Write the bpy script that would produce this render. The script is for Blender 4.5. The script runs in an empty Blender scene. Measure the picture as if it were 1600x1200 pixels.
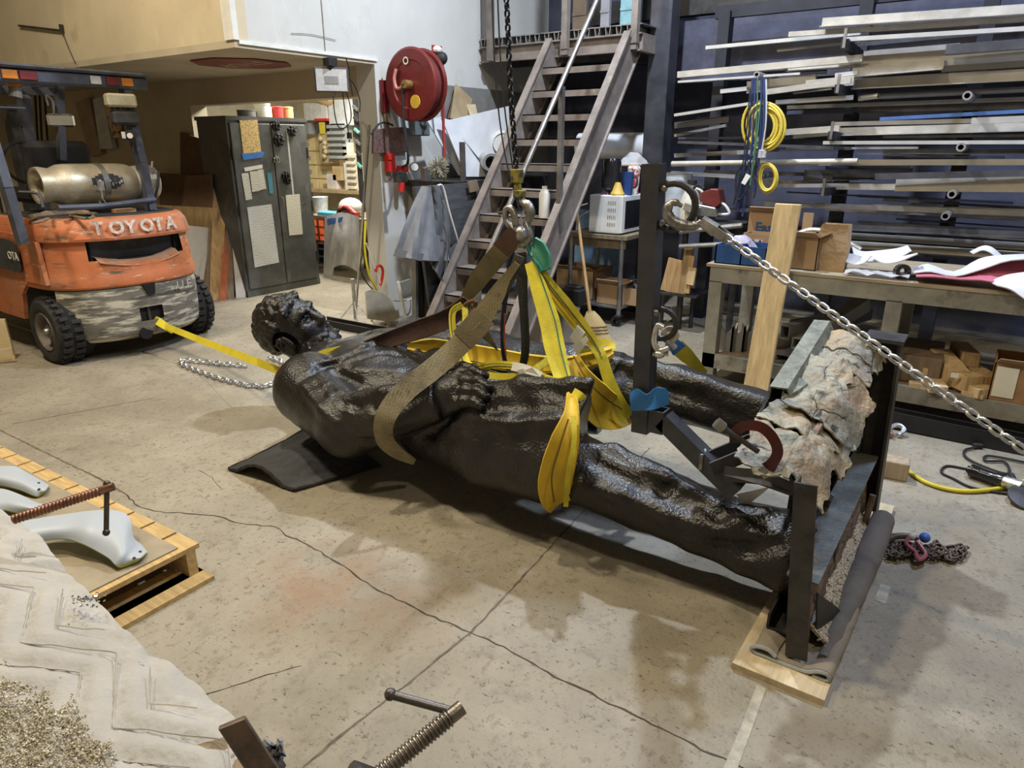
import bpy, bmesh, math, random
import numpy as np
from mathutils import Vector, Matrix, noise as mnoise
random.seed(7); rng = np.random.RandomState(5)
SC = bpy.context.scene; COL = SC.collection
# ------------------------------------------------------------------ camera
CAMH = 1.65; FPX = 1080.0; TH = math.atan(375/1080.0); YAW = math.radians(35)
cd = bpy.data.cameras.new('camera'); cam = bpy.data.objects.new('camera', cd); COL.objects.link(cam)
cam.location = (0, 0, CAMH); cam.rotation_euler = (math.pi/2-TH, 0, YAW)
cd.sensor_fit = 'HORIZONTAL'; cd.sensor_width = 36; cd.lens = 36*FPX/1600; cd.clip_start = .02
SC.camera = cam
# ------------------------------------------------------------------ light
w = bpy.data.worlds.new('world'); SC.world = w; w.use_nodes = True
w.node_tree.nodes['Background'].inputs[0].default_value = (.62, .68, .8, 1)
w.node_tree.nodes['Background'].inputs[1].default_value = .05
def area(name, loc, size, power, col, target=None, spread=None):
    l = bpy.data.lights.new(name, 'AREA'); l.shape = 'DISK'; l.size = size; l.energy = power; l.color = col
    if spread: l.spread = spread
    o = bpy.data.objects.new(name, l); COL.objects.link(o); o.location = loc
    d = Vector(target)-Vector(loc) if target else Vector((0, 0, -1))
    o.rotation_euler = d.to_track_quat('-Z', 'Y').to_euler()
    return o
area('high_bay_cool', (-2.45, 4.7, 4.6), .16, 175, (.80, .88, 1))
area('high_bay_warm', (-2.3, 1.45, 4.9), .22, 85, (1, .86, .62))
area('high_bay_warm_near', (.9, .9, 4.9), .3, 48, (1, .86, .64))
area('high_bay_left', (-5.0, .9, 4.9), .6, 135, (1, .86, .64))
area('rack_fill_light', (.5, 4.6, 4.5), .5, 105, (.52, .67, 1))  # unseen fill light, strengthened to turn rack, bench and column side brighter and bluer
area('tool_room_lamp', (-6.7, 6.1, 2.75), .9, 110, (1, .96, .86))
SC.view_settings.view_transform = 'Standard'; SC.view_settings.look = 'None'
SC.view_settings.exposure = .38; SC.view_settings.gamma = 1; SC.view_settings.use_curve_mapping = False
# ------------------------------------------------------------------ measuring helpers (photo pixel on a known plane -> world)
_fw = Vector((-math.sin(YAW)*math.cos(TH), math.cos(YAW)*math.cos(TH), -math.sin(TH)))
_rt = Vector((math.cos(YAW), math.sin(YAW), 0)); _up = _rt.cross(_fw); _C = Vector((0, 0, CAMH))
def ray(u, v): return _rt*((u-800)/FPX)+_fw-_up*((v-600)/FPX)
def PZ(u, v, z=0.0): r = ray(u, v); return _C+r*((z-CAMH)/r.z)
def PX(u, v, x): r = ray(u, v); return _C+r*(x/r.x)
def PY(u, v, y): r = ray(u, v); return _C+r*(y/r.y)
def PD(u, v, d): return _C+ray(u, v)*d
V = Vector
# ------------------------------------------------------------------ materials
MATS = {}
def M(name, col, rough=.6, metal=0., var=.18, scale=6., bump=.08, bscale=60., col2=None, lo=.35, hi=.65, stretch=(1, 1, 1), spec=.5, alpha=1, trans=0, coat=0, emit=None, estr=0, detail=5, rvar=.1):
    if name in MATS: return MATS[name]
    m = bpy.data.materials.new(name); m.use_nodes = True; nt = m.node_tree; N = nt.nodes; L = nt.links
    b = N['Principled BSDF']; tc = N.new('ShaderNodeTexCoord'); mp = N.new('ShaderNodeMapping'); mp.inputs['Scale'].default_value = stretch
    L.new(tc.outputs['Object'], mp.inputs['Vector'])
    nz = N.new('ShaderNodeTexNoise'); nz.inputs['Scale'].default_value = scale; nz.inputs['Detail'].default_value = detail; nz.inputs['Roughness'].default_value = .62
    L.new(mp.outputs[0], nz.inputs['Vector'])
    rp = N.new('ShaderNodeValToRGB'); rp.color_ramp.elements[0].position = lo; rp.color_ramp.elements[1].position = hi
    c1 = [min(1, c*(1-var)) for c in col]; c2 = list(col2) if col2 else [min(1, c*(1+var)) for c in col]
    rp.color_ramp.elements[0].color = (*c1, 1); rp.color_ramp.elements[1].color = (*c2, 1)
    L.new(nz.outputs[0], rp.inputs[0]); L.new(rp.outputs[0], b.inputs['Base Color'])
    mr = N.new('ShaderNodeMapRange'); mr.inputs['To Min'].default_value = max(.02, rough-rvar); mr.inputs['To Max'].default_value = min(1, rough+rvar)
    L.new(nz.outputs[0], mr.inputs['Value']); L.new(mr.outputs[0], b.inputs['Roughness'])
    b.inputs['Metallic'].default_value = metal; b.inputs['Specular IOR Level'].default_value = spec
    b.inputs['Alpha'].default_value = alpha; b.inputs['Transmission Weight'].default_value = trans; b.inputs['Coat Weight'].default_value = coat
    if emit: b.inputs['Emission Color'].default_value = (*emit, 1); b.inputs['Emission Strength'].default_value = estr
    if bump:
        n2 = N.new('ShaderNodeTexNoise'); n2.inputs['Scale'].default_value = bscale; n2.inputs['Detail'].default_value = 3
        L.new(mp.outputs[0], n2.inputs['Vector'])
        bp = N.new('ShaderNodeBump'); bp.inputs['Strength'].default_value = bump; bp.inputs['Distance'].default_value = .02
        L.new(n2.outputs[0], bp.inputs['Height']); L.new(bp.outputs[0], b.inputs['Normal'])
    MATS[name] = m; return m
def layer(m, col, scale, lo, hi, detail=6, stretch=(1, 1, 1), off=(0, 0, 0), zr=None):
    """mix a second colour into a material by a thresholded noise (stains, chips, dust)"""
    nt = m.node_tree; N = nt.nodes; L = nt.links; b = N['Principled BSDF']; src = b.inputs['Base Color'].links[0].from_socket
    tc = N.new('ShaderNodeTexCoord'); mp = N.new('ShaderNodeMapping'); mp.inputs['Scale'].default_value = stretch; mp.inputs['Location'].default_value = off
    L.new(tc.outputs['Object'], mp.inputs['Vector'])
    nz = N.new('ShaderNodeTexNoise'); nz.inputs['Scale'].default_value = scale; nz.inputs['Detail'].default_value = detail; nz.inputs['Roughness'].default_value = .65
    L.new(mp.outputs[0], nz.inputs['Vector'])
    mr = N.new('ShaderNodeMapRange'); mr.inputs['From Min'].default_value = lo; mr.inputs['From Max'].default_value = hi; L.new(nz.outputs[0], mr.inputs['Value'])
    f = mr.outputs[0]
    if zr:
        sp = N.new('ShaderNodeSeparateXYZ'); L.new(tc.outputs['Object'], sp.inputs[0])
        m2 = N.new('ShaderNodeMapRange'); m2.inputs['From Min'].default_value = zr[0]; m2.inputs['From Max'].default_value = zr[1]; L.new(sp.outputs[2], m2.inputs['Value'])
        mu = N.new('ShaderNodeMath'); mu.operation = 'MULTIPLY'; L.new(f, mu.inputs[0]); L.new(m2.outputs[0], mu.inputs[1]); f = mu.outputs[0]
    mx = N.new('ShaderNodeMix'); mx.data_type = 'RGBA'; L.new(f, mx.inputs['Factor']); L.new(src, mx.inputs['A']); mx.inputs['B'].default_value = (*col, 1)
    L.new(mx.outputs['Result'], b.inputs['Base Color']); return m
def bands(m, col, scale, axis='X', dist=0., lo=.5, hi=.7, bump=0.):
    """woven / ribbed bands along an object axis (webbing, stitching, corrugation)"""
    nt = m.node_tree; N = nt.nodes; L = nt.links; b = N['Principled BSDF']; src = b.inputs['Base Color'].links[0].from_socket
    tc = N.new('ShaderNodeTexCoord'); wv = N.new('ShaderNodeTexWave'); wv.bands_direction = axis; wv.inputs['Scale'].default_value = scale; wv.inputs['Distortion'].default_value = dist
    L.new(tc.outputs['Object'], wv.inputs['Vector'])
    mr = N.new('ShaderNodeMapRange'); mr.inputs['From Min'].default_value = lo; mr.inputs['From Max'].default_value = hi; L.new(wv.outputs[1], mr.inputs['Value'])
    mx = N.new('ShaderNodeMix'); mx.data_type = 'RGBA'; L.new(mr.outputs[0], mx.inputs['Factor']); L.new(src, mx.inputs['A']); mx.inputs['B'].default_value = (*col, 1)
    L.new(mx.outputs['Result'], b.inputs['Base Color'])
    return m
def cracks(m, scale, width, col):
    nt = m.node_tree; N = nt.nodes; L = nt.links; b = N['Principled BSDF']; src = b.inputs['Base Color'].links[0].from_socket
    tc = N.new('ShaderNodeTexCoord'); nz = N.new('ShaderNodeTexNoise'); nz.inputs['Scale'].default_value = scale*.6; nz.inputs['Detail'].default_value = 5; L.new(tc.outputs['Object'], nz.inputs['Vector'])
    mx0 = N.new('ShaderNodeMix'); mx0.data_type = 'VECTOR'; mx0.inputs['Factor'].default_value = .12; L.new(tc.outputs['Object'], mx0.inputs['A']); L.new(nz.outputs['Color'], mx0.inputs['B'])
    vo = N.new('ShaderNodeTexVoronoi'); vo.feature = 'DISTANCE_TO_EDGE'; vo.inputs['Scale'].default_value = scale; L.new(mx0.outputs['Result'], vo.inputs['Vector'])
    mr = N.new('ShaderNodeMapRange'); mr.inputs['From Min'].default_value = width; mr.inputs['From Max'].default_value = width*.3; L.new(vo.outputs['Distance'], mr.inputs['Value'])
    m2 = N.new('ShaderNodeMapRange'); m2.inputs['From Min'].default_value = .46; m2.inputs['From Max'].default_value = .58; L.new(nz.outputs[0], m2.inputs['Value'])
    mu = N.new('ShaderNodeMath'); mu.operation = 'MULTIPLY'; L.new(mr.outputs[0], mu.inputs[0]); L.new(m2.outputs[0], mu.inputs[1])
    mx = N.new('ShaderNodeMix'); mx.data_type = 'RGBA'; L.new(mu.outputs[0], mx.inputs['Factor']); L.new(src, mx.inputs['A']); mx.inputs['B'].default_value = (*col, 1); L.new(mx.outputs['Result'], b.inputs['Base Color'])
    return m
# ------------------------------------------------------------------ mesh builder
def axes(d):
    d = V(d).normalized(); a = V((0, 0, 1)) if abs(d.z) < .9 else V((1, 0, 0)); x = d.cross(a).normalized(); return x, d.cross(x).normalized(), d
def catmull(pts, n=6, closed=False):
    P = [V(p) for p in pts]; out = []; m = len(P)
    if m < 3: return P
    for i in range(m if closed else m-1):
        p0 = P[(i-1) % m] if closed or i > 0 else P[0]*2-P[1]; p1 = P[i]; p2 = P[(i+1) % m]; p3 = P[(i+2) % m] if closed or i+2 < m else P[-1]*2-P[-2]
        for k in range(n):
            t = k/n; out.append(.5*((2*p1)+(p2-p0)*t+(2*p0-5*p1+4*p2-p3)*t*t+(3*p1-p0-3*p2+p3)*t**3))
    if not closed: out.append(P[-1].copy())
    return out
ORG = {}
class MB:
    def __init__(s): s.v = []; s.f = []; s.mi = []; s.cur = 0
    def add(s, vs, fs):
        b = len(s.v); s.v += [V(p) for p in vs]; s.f += [tuple(i+b for i in f) for f in fs]; s.mi += [s.cur]*len(fs); return s
    def bx(s, x0, x1, y0, y1, z0, z1, R=None):
        vs = [V((x, y, z)) for z in (z0, z1) for y in (y0, y1) for x in (x0, x1)]
        if R is not None: vs = [R @ p for p in vs]
        return s.add(vs, [(0, 2, 3, 1), (4, 5, 7, 6), (0, 1, 5, 4), (2, 6, 7, 3), (0, 4, 6, 2), (1, 3, 7, 5)])
    def box(s, c, size, rot=(0, 0, 0)):
        R = Matrix.Translation(c) @ (Matrix.Rotation(rot[2], 4, 'Z') @ Matrix.Rotation(rot[1], 4, 'Y') @ Matrix.Rotation(rot[0], 4, 'X'))
        a, b, c2 = size; return s.bx(-a/2, a/2, -b/2, b/2, -c2/2, c2/2, R)
    def bar(s, p0, p1, w, h, up=(0, 0, 1)):
        """box beam between two points: w across, h along up"""
        p0 = V(p0); p1 = V(p1); d = (p1-p0).normalized(); x = d.cross(V(up)).normalized()
        if x.length < .1: x = d.cross(V((1, 0, 0))).normalized()
        y = x.cross(d).normalized(); vs = []
        for p in (p0, p1):
            for a, b in ((-1, -1), (1, -1), (1, 1), (-1, 1)): vs.append(p+x*(a*w/2)+y*(b*h/2))
        return s.add(vs, [(0, 1, 2, 3), (7, 6, 5, 4), (0, 4, 5, 1), (1, 5, 6, 2), (2, 6, 7, 3), (3, 7, 4, 0)])
    def prof(s, p0, p1, poly, up=(0, 0, 1)):
        """extrude a 2-D profile (list of x,y; may be concave, closed) from p0 to p1"""
        p0 = V(p0); p1 = V(p1); d = (p1-p0).normalized(); x = d.cross(V(up)).normalized(); y = x.cross(d).normalized(); n = len(poly)
        vs = [p+x*a+y*b for p in (p0, p1) for a, b in poly]
        return s.add(vs, [(i, (i+1) % n, n+(i+1) % n, n+i) for i in range(n)]+[tuple(range(n-1, -1, -1)), tuple(range(n, 2*n))])
    def cyl(s, p0, p1, r0, r1=None, n=14, caps=True):
        r1 = r0 if r1 is None else r1; p0 = V(p0); p1 = V(p1); x, y, d = axes(p1-p0); vs = []
        for p, r in ((p0, r0), (p1, r1)):
            for k in range(n): a = 2*math.pi*k/n; vs.append(p+x*(r*math.cos(a))+y*(r*math.sin(a)))
        fs = [(k, (k+1) % n, n+(k+1) % n, n+k) for k in range(n)]
        if caps: fs += [tuple(range(n-1, -1, -1)), tuple(range(n, 2*n))]
        return s.add(vs, fs)
    def lathe(s, o, d, prof, n=20, a0=0, a1=2*math.pi):
        """profile list of (r, h) turned about axis d from o"""
        x, y, d = axes(d); o = V(o); full = abs(a1-a0-2*math.pi) < 1e-6; m = n if full else n+1; vs = []
        for r, h in prof:
            for k in range(m): a = a0+(a1-a0)*k/n; vs.append(o+d*h+x*(r*math.cos(a))+y*(r*math.sin(a)))
        fs = []
        for i in range(len(prof)-1):
            for k in range(n): k2 = (k+1) % m; fs.append((i*m+k, i*m+k2, (i+1)*m+k2, (i+1)*m+k))
        return s.add(vs, fs)
    def tube(s, pts, r, n=8, closed=False, sm=0, caps=True):
        P = catmull(pts, sm, closed) if sm else [V(p) for p in pts]; m = len(P); vs = []
        rr = r if isinstance(r, (list, tuple)) else None
        px = None
        for i in range(m):
            t = (P[(i+1) % m]-P[i-1]) if closed else (P[min(i+1, m-1)]-P[max(i-1, 0)])
            if t.length < 1e-9: t = V((0, 0, 1))
            t.normalize()
            if px is None: x, y, _ = axes(t)
            else:
                x = px-t*px.dot(t); x = x.normalized() if x.length > 1e-6 else axes(t)[0]; y = t.cross(x)
            px = x; R = (rr[int(round(i*(len(rr)-1)/(m-1)))] if rr else r)
            for k in range(n): a = 2*math.pi*k/n; vs.append(P[i]+x*(R*math.cos(a))+y*(R*math.sin(a)))
        fs = []
        for i in range(m if closed else m-1):
            j = (i+1) % m
            for k in range(n): fs.append((i*n+k, i*n+(k+1) % n, j*n+(k+1) % n, j*n+k))
        if not closed and caps: fs += [tuple(range(n-1, -1, -1)), tuple((m-1)*n+k for k in range(n))]
        return s.add(vs, fs)
    def sph(s, c, r, n=14, m=9, sc=(1, 1, 1), R=None):
        vs = []; c = V(c)
        for i in range(m+1):
            th = math.pi*i/m
            for k in range(n):
                a = 2*math.pi*k/n; p = V((r*sc[0]*math.sin(th)*math.cos(a), r*sc[1]*math.sin(th)*math.sin(a), r*sc[2]*math.cos(th)))
                vs.append(c+(R @ p if R is not None else p))
        return s.add(vs, [(i*n+k, (i+1)*n+k, (i+1)*n+(k+1) % n, i*n+(k+1) % n) for i in range(m) for k in range(n)])
    def poly(s, pts, d):
        """flat polygon (3-D points) thickened by vector d"""
        n = len(pts); d = V(d); vs = [V(p) for p in pts]+[V(p)+d for p in pts]
        return s.add(vs, [tuple(range(n-1, -1, -1)), tuple(range(n, 2*n))]+[(i, (i+1) % n, n+(i+1) % n, n+i) for i in range(n)])
    def sheet(s, G, th=0.0):
        """grid of points G[i][j]; th>0 gives it thickness along its normals"""
        a = len(G); b = len(G[0]); vs = [V(p) for r in G for p in r]
        f = [(i*b+j, i*b+j+1, (i+1)*b+j+1, (i+1)*b+j) for i in range(a-1) for j in range(b-1)]
        if not th: return s.add(vs, f)
        nn = []
        for i in range(a):
            for j in range(b):
                du = vs[min(i+1, a-1)*b+j]-vs[max(i-1, 0)*b+j]; dv = vs[i*b+min(j+1, b-1)]-vs[i*b+max(j-1, 0)]
                q = du.cross(dv); nn.append(q.normalized() if q.length > 1e-12 else V((0, 0, 1)))
        N = a*b; v2 = [p-q*th for p, q in zip(vs, nn)]
        f2 = [tuple(reversed([i+N for i in q])) for q in f]; rim = []
        bd = [(i, 0) for i in range(a)]+[(a-1, j) for j in range(1, b)]+[(i, b-1) for i in range(a-2, -1, -1)]+[(0, j) for j in range(b-2, 0, -1)]
        ids = [i*b+j for i, j in bd]
        for k in range(len(ids)): p, q = ids[k], ids[(k+1) % len(ids)]; rim.append((q, p, p+N, q+N))
        return s.add(vs+v2, f+f2+rim)
    def ribbon(s, pts, wd, th=.006, sm=6, wide=None, seg=2, bulge=0.):
        """flat strap along pts; wd width (or list); wide: one vector, list of vectors, or None = across the line of sight"""
        P = catmull(pts, sm) if sm else [V(p) for p in pts]; m = len(P); G = []
        pw = None
        for i in range(m):
            t = (P[min(i+1, m-1)]-P[max(i-1, 0)]).normalized(); f = i/(m-1)
            if wide is None: x = t.cross(P[i]-_C)
            elif isinstance(wide, list):
                q = f*(len(wide)-1); k = min(int(q), len(wide)-2); x = V(wide[k]).lerp(V(wide[k+1]), q-k)
            else: x = V(wide)
            x = x-t*x.dot(t); x = x.normalized() if x.length > 1e-6 else axes(t)[0]
            if pw is not None and pw.dot(x) < 0: x = -x
            pw = x
            W = wd if not isinstance(wd, (list, tuple)) else wd[min(int(f*(len(wd)-1)), len(wd)-2)]*(1-(f*(len(wd)-1)-min(int(f*(len(wd)-1)), len(wd)-2)))+wd[min(int(f*(len(wd)-1)), len(wd)-2)+1]*(f*(len(wd)-1)-min(int(f*(len(wd)-1)), len(wd)-2))
            nrm = x.cross(t)
            G.append([P[i]+x*(W*(k/seg-.5))+nrm*(bulge*(1-(2*k/seg-1)**2)) for k in range(seg+1)])
        return s.sheet(G, th)
    def xf(s, Mx, start=0):
        for i in range(start, len(s.v)): s.v[i] = Mx @ s.v[i]
        return s
    def build(s, name, mat, parent=None, smooth=False, bevel=0, label=None, mats=None, merge=False):
        me = bpy.data.meshes.new(name); o = bpy.data.objects.new(name, me); COL.objects.link(o)
        if parent is not None: org = ORG[parent.name]
        else:
            a = np.array([tuple(p) for p in s.v]); org = V(((a[:, 0].min()+a[:, 0].max())/2, (a[:, 1].min()+a[:, 1].max())/2, a[:, 2].min())); o.location = org
        me.from_pydata([tuple(p-org) for p in s.v], [], s.f)
        for m_ in (mats or [mat]): me.materials.append(m_)
        if mats: me.polygons.foreach_set('material_index', s.mi)
        bm = bmesh.new(); bm.from_mesh(me)
        if merge: bmesh.ops.remove_doubles(bm, verts=bm.verts, dist=1e-5)
        bmesh.ops.recalc_face_normals(bm, faces=bm.faces)
        if bevel: bmesh.ops.bevel(bm, geom=[e for e in bm.edges if len(e.link_faces) == 2 and e.calc_face_angle(0) > .6], offset=bevel, segments=1, affect='EDGES', clamp_overlap=True)
        bm.to_mesh(me); bm.free()
        if smooth:
            me.shade_smooth()
            try: me.set_sharp_from_angle(angle=smooth if not isinstance(smooth, bool) else .7)
            except Exception: pass
        if parent is not None: o.parent = parent
        ORG[o.name] = org
        if label: o['label'] = label
        return o
def tag(o, label, cat, group=None, kind=None):
    if label: o['label'] = label
    if cat: o['category'] = cat
    if group: o['group'] = group
    if kind: o['kind'] = kind
    return o
def thing(name, label, cat, loc=(0, 0, 0), group=None):
    o = bpy.data.objects.new(name, None); COL.objects.link(o); o.location = loc; o.empty_display_size = .05
    ORG[o.name] = V(loc); return tag(o, label, cat, group)
def struct(o): o['kind'] = 'structure'; return o
def one(name, mb, mat, label, cat, group=None, **k): return tag(mb.build(name, mat, None, **k), label, cat, group)
def text(name, body, size, o, ex, ey, mat, parent, th=.004, bold=0.0):
    """flat raised lettering: o lower-left corner, ex reading direction, ey up direction"""
    c = bpy.data.curves.new('t', 'FONT'); c.body = body; c.size = size; c.extrude = th; c.offset = bold; c.resolution_u = 2
    t = bpy.data.objects.new('t', c); COL.objects.link(t); dg = bpy.context.evaluated_depsgraph_get(); me = t.evaluated_get(dg).to_mesh()
    ex = V(ex).normalized(); ey = V(ey).normalized(); ez = ex.cross(ey); b = MB()
    b.add([V(o)+ex*p.co.x+ey*p.co.y+ez*p.co.z for p in me.vertices], [tuple(p.vertices) for p in me.polygons])
    t.evaluated_get(dg).to_mesh_clear(); bpy.data.objects.remove(t); return b.build(name, mat, parent)
def fbm(p, s, o=3): return mnoise.fractal(V(p)*s, 1.0, 2.0, o)
def link_mesh(Lk, W, r, n1=6, n2=6):
    """one oval chain link along +X, flat in XY"""
    hl = Lk/2-r; hw = W/2-r; st = max(hl-hw, 0); pts = []
    for k in range(n1+1): a = -math.pi/2+math.pi*k/n1; pts.append(V((st+hw*math.cos(a), hw*math.sin(a), 0)))
    for k in range(n1+1): a = math.pi/2+math.pi*k/n1; pts.append(V((-st+hw*math.cos(a), hw*math.sin(a), 0)))
    b = MB(); b.tube(pts, r, n2, closed=True); return b
def chain(path, Lk, W, r, mat, parent, name='link', roll=0., n1=5, n2=6, alt=True):
    """links as separate parts sharing one mesh, along a polyline"""
    P = [V(p) for p in path]; seg = [0]
    for a, b in zip(P, P[1:]): seg.append(seg[-1]+(b-a).length)
    pitch = Lk-2*r; n = int(seg[-1]/pitch); src = None; org = ORG[parent.name]
    def at(d):
        for i in range(len(P)-1):
            if d <= seg[i+1]+1e-9: return P[i].lerp(P[i+1], (d-seg[i])/max(1e-9, seg[i+1]-seg[i]))
        return P[-1]
    for k in range(n):
        a = at(k*pitch); b_ = at((k+1)*pitch); d = (b_-a).normalized(); x, y, _ = axes(d)
        ang = roll+(math.pi/2 if (k % 2 and alt) else 0); yy = x*math.cos(ang)+y*math.sin(ang); zz = d.cross(yy)
        Mx = Matrix((d, yy, zz)).transposed().to_4x4(); Mx.translation = (a+b_)/2-org
        if src is None:
            lb = link_mesh(Lk, W, r, n1, n2); me = bpy.data.meshes.new(name); me.from_pydata([tuple(p) for p in lb.v], [], lb.f); me.materials.append(mat); me.shade_smooth(); src = me
        o = bpy.data.objects.new(name, src); COL.objects.link(o); o.parent = parent; o.matrix_local = Mx
    return n
# common materials
def wood(n, c, **k): return M(n, c, .7, var=.22, scale=3, stretch=k.pop('stretch', (12, 12, 1)), bump=.05, bscale=25, **k)
steel_dk = M('steel_dark', (.055, .052, .05), .5, .55, var=.35, scale=9, bump=.05, rvar=.15)
steel_gr = M('steel_grey', (.3, .3, .3), .42, .85, var=.3, scale=5, bump=.04, rvar=.15)
steel_lt = M('steel_light', (.55, .54, .5), .4, .85, var=.25, scale=4, bump=.03, stretch=(1, 6, 6))
galv = M('galvanized', (.62, .62, .61), .38, .9, var=.2, scale=30, bump=.05)
rusty = M('rusty_steel', (.16, .1, .065), .75, .3, var=.5, scale=14, bump=.2, bscale=70, col2=(.22, .16, .12))
black = M('black_matte', (.012, .012, .013), .7, var=.3, bump=.05)
blackg = M('black_gloss', (.012, .012, .014), .2, var=.2, bump=0)
white = M('white_plain', (.72, .72, .7), .5, var=.06, bump=.02)
paper = M('paper', (.7, .69, .62), .9, var=.06, bump=.01)
card = M('cardboard', (.36, .235, .13), .85, var=.12, scale=4, bump=.04)
red = M('red_paint', (.5, .025, .02), .4, var=.15, bump=.02)
chrome = M('chrome', (.75, .75, .76), .18, 1, var=.1, bump=0)
rubber = M('rubber', (.02, .019, .018), .85, var=.4, scale=10, bump=.15)
# ================================================================== SETTING
def floor_mat():
    m = M('concrete_floor', (.262, .232, .17), .62, var=.24, scale=1.6, bump=.2, bscale=70, col2=(.345, .308, .235), lo=.3, hi=.7, detail=9)
    layer(m, (.17, .14, .1), 9, .56, .78, 8); layer(m, (.40, .36, .285), 3.1, .58, .85, 9, off=(3, 1, 0))
    layer(m, (.09, .07, .05), 42, .60, .70, 4, stretch=(1, 1.6, 1)); layer(m, (.17, .14, .10), 24, .55, .72, 6, stretch=(1.4, 1, 1)); layer(m, (.05, .04, .03), 110, .67, .72, 2)
    nt = m.node_tree; N = nt.nodes; L = nt.links; b = N['Principled BSDF']
    for (cx, cy, rad, col, st) in ((-1.95, 1.47, .42, (.27, .15, .075), .6), (-1.55, 1.55, .3, (.27, .165, .09), .4), (-3.4, 3.4, 1.5, (.38, .355, .29), .5), (-.1, 3.2, .5, (.22, .165, .1), .35)):
        src = b.inputs['Base Color'].links[0].from_socket; g = N.new('ShaderNodeNewGeometry'); d = N.new('ShaderNodeVectorMath'); d.operation = 'DISTANCE'; d.inputs[1].default_value = (cx, cy, 0)
        L.new(g.outputs['Position'], d.inputs[0]); mr = N.new('ShaderNodeMapRange'); mr.inputs['From Min'].default_value = rad; mr.inputs['From Max'].default_value = rad*.2; mr.inputs['To Max'].default_value = st
        L.new(d.outputs['Value'], mr.inputs['Value']); nz = N.new('ShaderNodeTexNoise'); nz.inputs['Scale'].default_value = 6; nz.inputs['Detail'].default_value = 8; L.new(g.outputs['Position'], nz.inputs['Vector'])
        mu = N.new('ShaderNodeMath'); mu.operation = 'MULTIPLY'; L.new(mr.outputs[0], mu.inputs[0]); r2 = N.new('ShaderNodeMapRange'); r2.inputs['From Min'].default_value = .35; r2.inputs['From Max'].default_value = .6; L.new(nz.outputs[0], r2.inputs['Value']); L.new(r2.outputs[0], mu.inputs[1])
        mx = N.new('ShaderNodeMix'); mx.data_type = 'RGBA'; L.new(mu.outputs[0], mx.inputs['Factor']); L.new(src, mx.inputs['A']); mx.inputs['B'].default_value = (*col, 1); L.new(mx.outputs['Result'], b.inputs['Base Color'])
    return m
fm = floor_mat()
fl = struct(MB().bx(-12, 4.2, -4.5, 9, -.2, 0).build('floor', fm))
crackm = M('crack', (.06, .048, .036), .9, var=.3, bump=0); jointm = M('joint_fill', (.13, .105, .075), .9, var=.4, scale=20, bump=.1)
def fline(name, px, wd, mat, jag=0.):
    P = []
    for (a, b) in zip(px, px[1:]):
        p = PZ(*a, .0012); q = PZ(*b, .0012); n = max(2, int((q-p).length/.03))
        for k in range(n): t = k/n; r = p.lerp(q, t); P.append(r+V((random.uniform(-1, 1), random.uniform(-1, 1), 0))*jag)
    P.append(PZ(*px[-1], .0012)); b = MB()
    G = []
    for i, p in enumerate(P):
        t = (P[min(i+1, len(P)-1)]-P[max(i-1, 0)]).normalized(); x = V((-t.y, t.x, 0)); W = wd*(random.uniform(.5, 1.4) if jag else random.uniform(.8, 1.2)); G.append([p-x*W/2, p+x*W/2])
    b.sheet(G); return b.build(name, mat, fl)
fline('joint', [(-140, 605), (0, 672), (90, 716), (150, 745), (190, 768)], .011, jointm, .002)
fline('crack', [(190, 768), (215, 790), (240, 799), (300, 803), (345, 806), (370, 818), (432, 823), (442, 833), (500, 862), (540, 885), (580, 915), (620, 937), (680, 965), (735, 988), (800, 1018), (870, 1057), (950, 1097), (1050, 1148), (1150, 1195), (1200, 1220)], .006, crackm, .006)
fline('joint', [(1015, 700), (905, 805), (880, 832), (800, 920), (735, 988), (640, 1065), (560, 1128), (470, 1200), (430, 1235)], .008, jointm, .003)
fline('crack', [(270, 1100), (400, 1060), (470, 1040)], .003, crackm, .004); fline('crack', [(310, 735), (330, 745), (345, 762)], .003, crackm, .004)
fline('joint', [(20, 662), (140, 640), (240, 622)], .006, jointm, .003)
tape = M('floor_tape', (.37, .345, .28), .8, var=.25, scale=20, bump=.1)
b = MB(); b.sheet([[PZ(1182, 1070, .0015), PZ(1197, 1076, .0015)], [PZ(1160, 1130, .0015), PZ(1176, 1136, .0015)], [PZ(1128, 1205, .0015), PZ(1148, 1213, .0015)]]); b.build('tape_strip', tape, fl)
b = MB(); b.sheet([[PZ(1376, 912, .0015), PZ(1392, 916, .0015)], [PZ(1366, 937, .0015), PZ(1384, 944, .0015)]]); b.build('tape_patch', tape, fl)
# walls ------------------------------------------------------------
tan = M('tan_painted_wall', (.58, .5, .35), .8, var=.1, scale=1.2, bump=.06, bscale=30, detail=8); layer(tan, (.68, .6, .42), 7, .58, .75, 8, stretch=(1, 1, .35)); layer(tan, (.38, .3, .18), 2.5, .6, .8, 8)
wht = M('white_painted_wall', (.55, .55, .52), .75, var=.06, scale=1.5, bump=.05, bscale=25, detail=8); layer(wht, (.42, .41, .365), 2.2, .58, .85, 9); layer(wht, (.66, .67, .64), 5, .6, .8, 8, stretch=(1, 1, .3))
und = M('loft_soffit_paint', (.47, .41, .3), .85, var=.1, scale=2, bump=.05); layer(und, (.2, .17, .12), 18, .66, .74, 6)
bkw = M('dark_back_wall', (.062, .066, .1), .8, var=.3, scale=2, bump=.1); layer(bkw, (.09, .093, .13), 4, .55, .8, 8)
struct(MB().bx(-12, -4.8, 3.37, 3.49, 2.36, 5.6).build('wall_loft_left', tan))
struct(MB().bx(-4.9, -4.8, 3.49, 4.75, 2.36, 5.6).build('wall_loft_front', wht))
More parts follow.
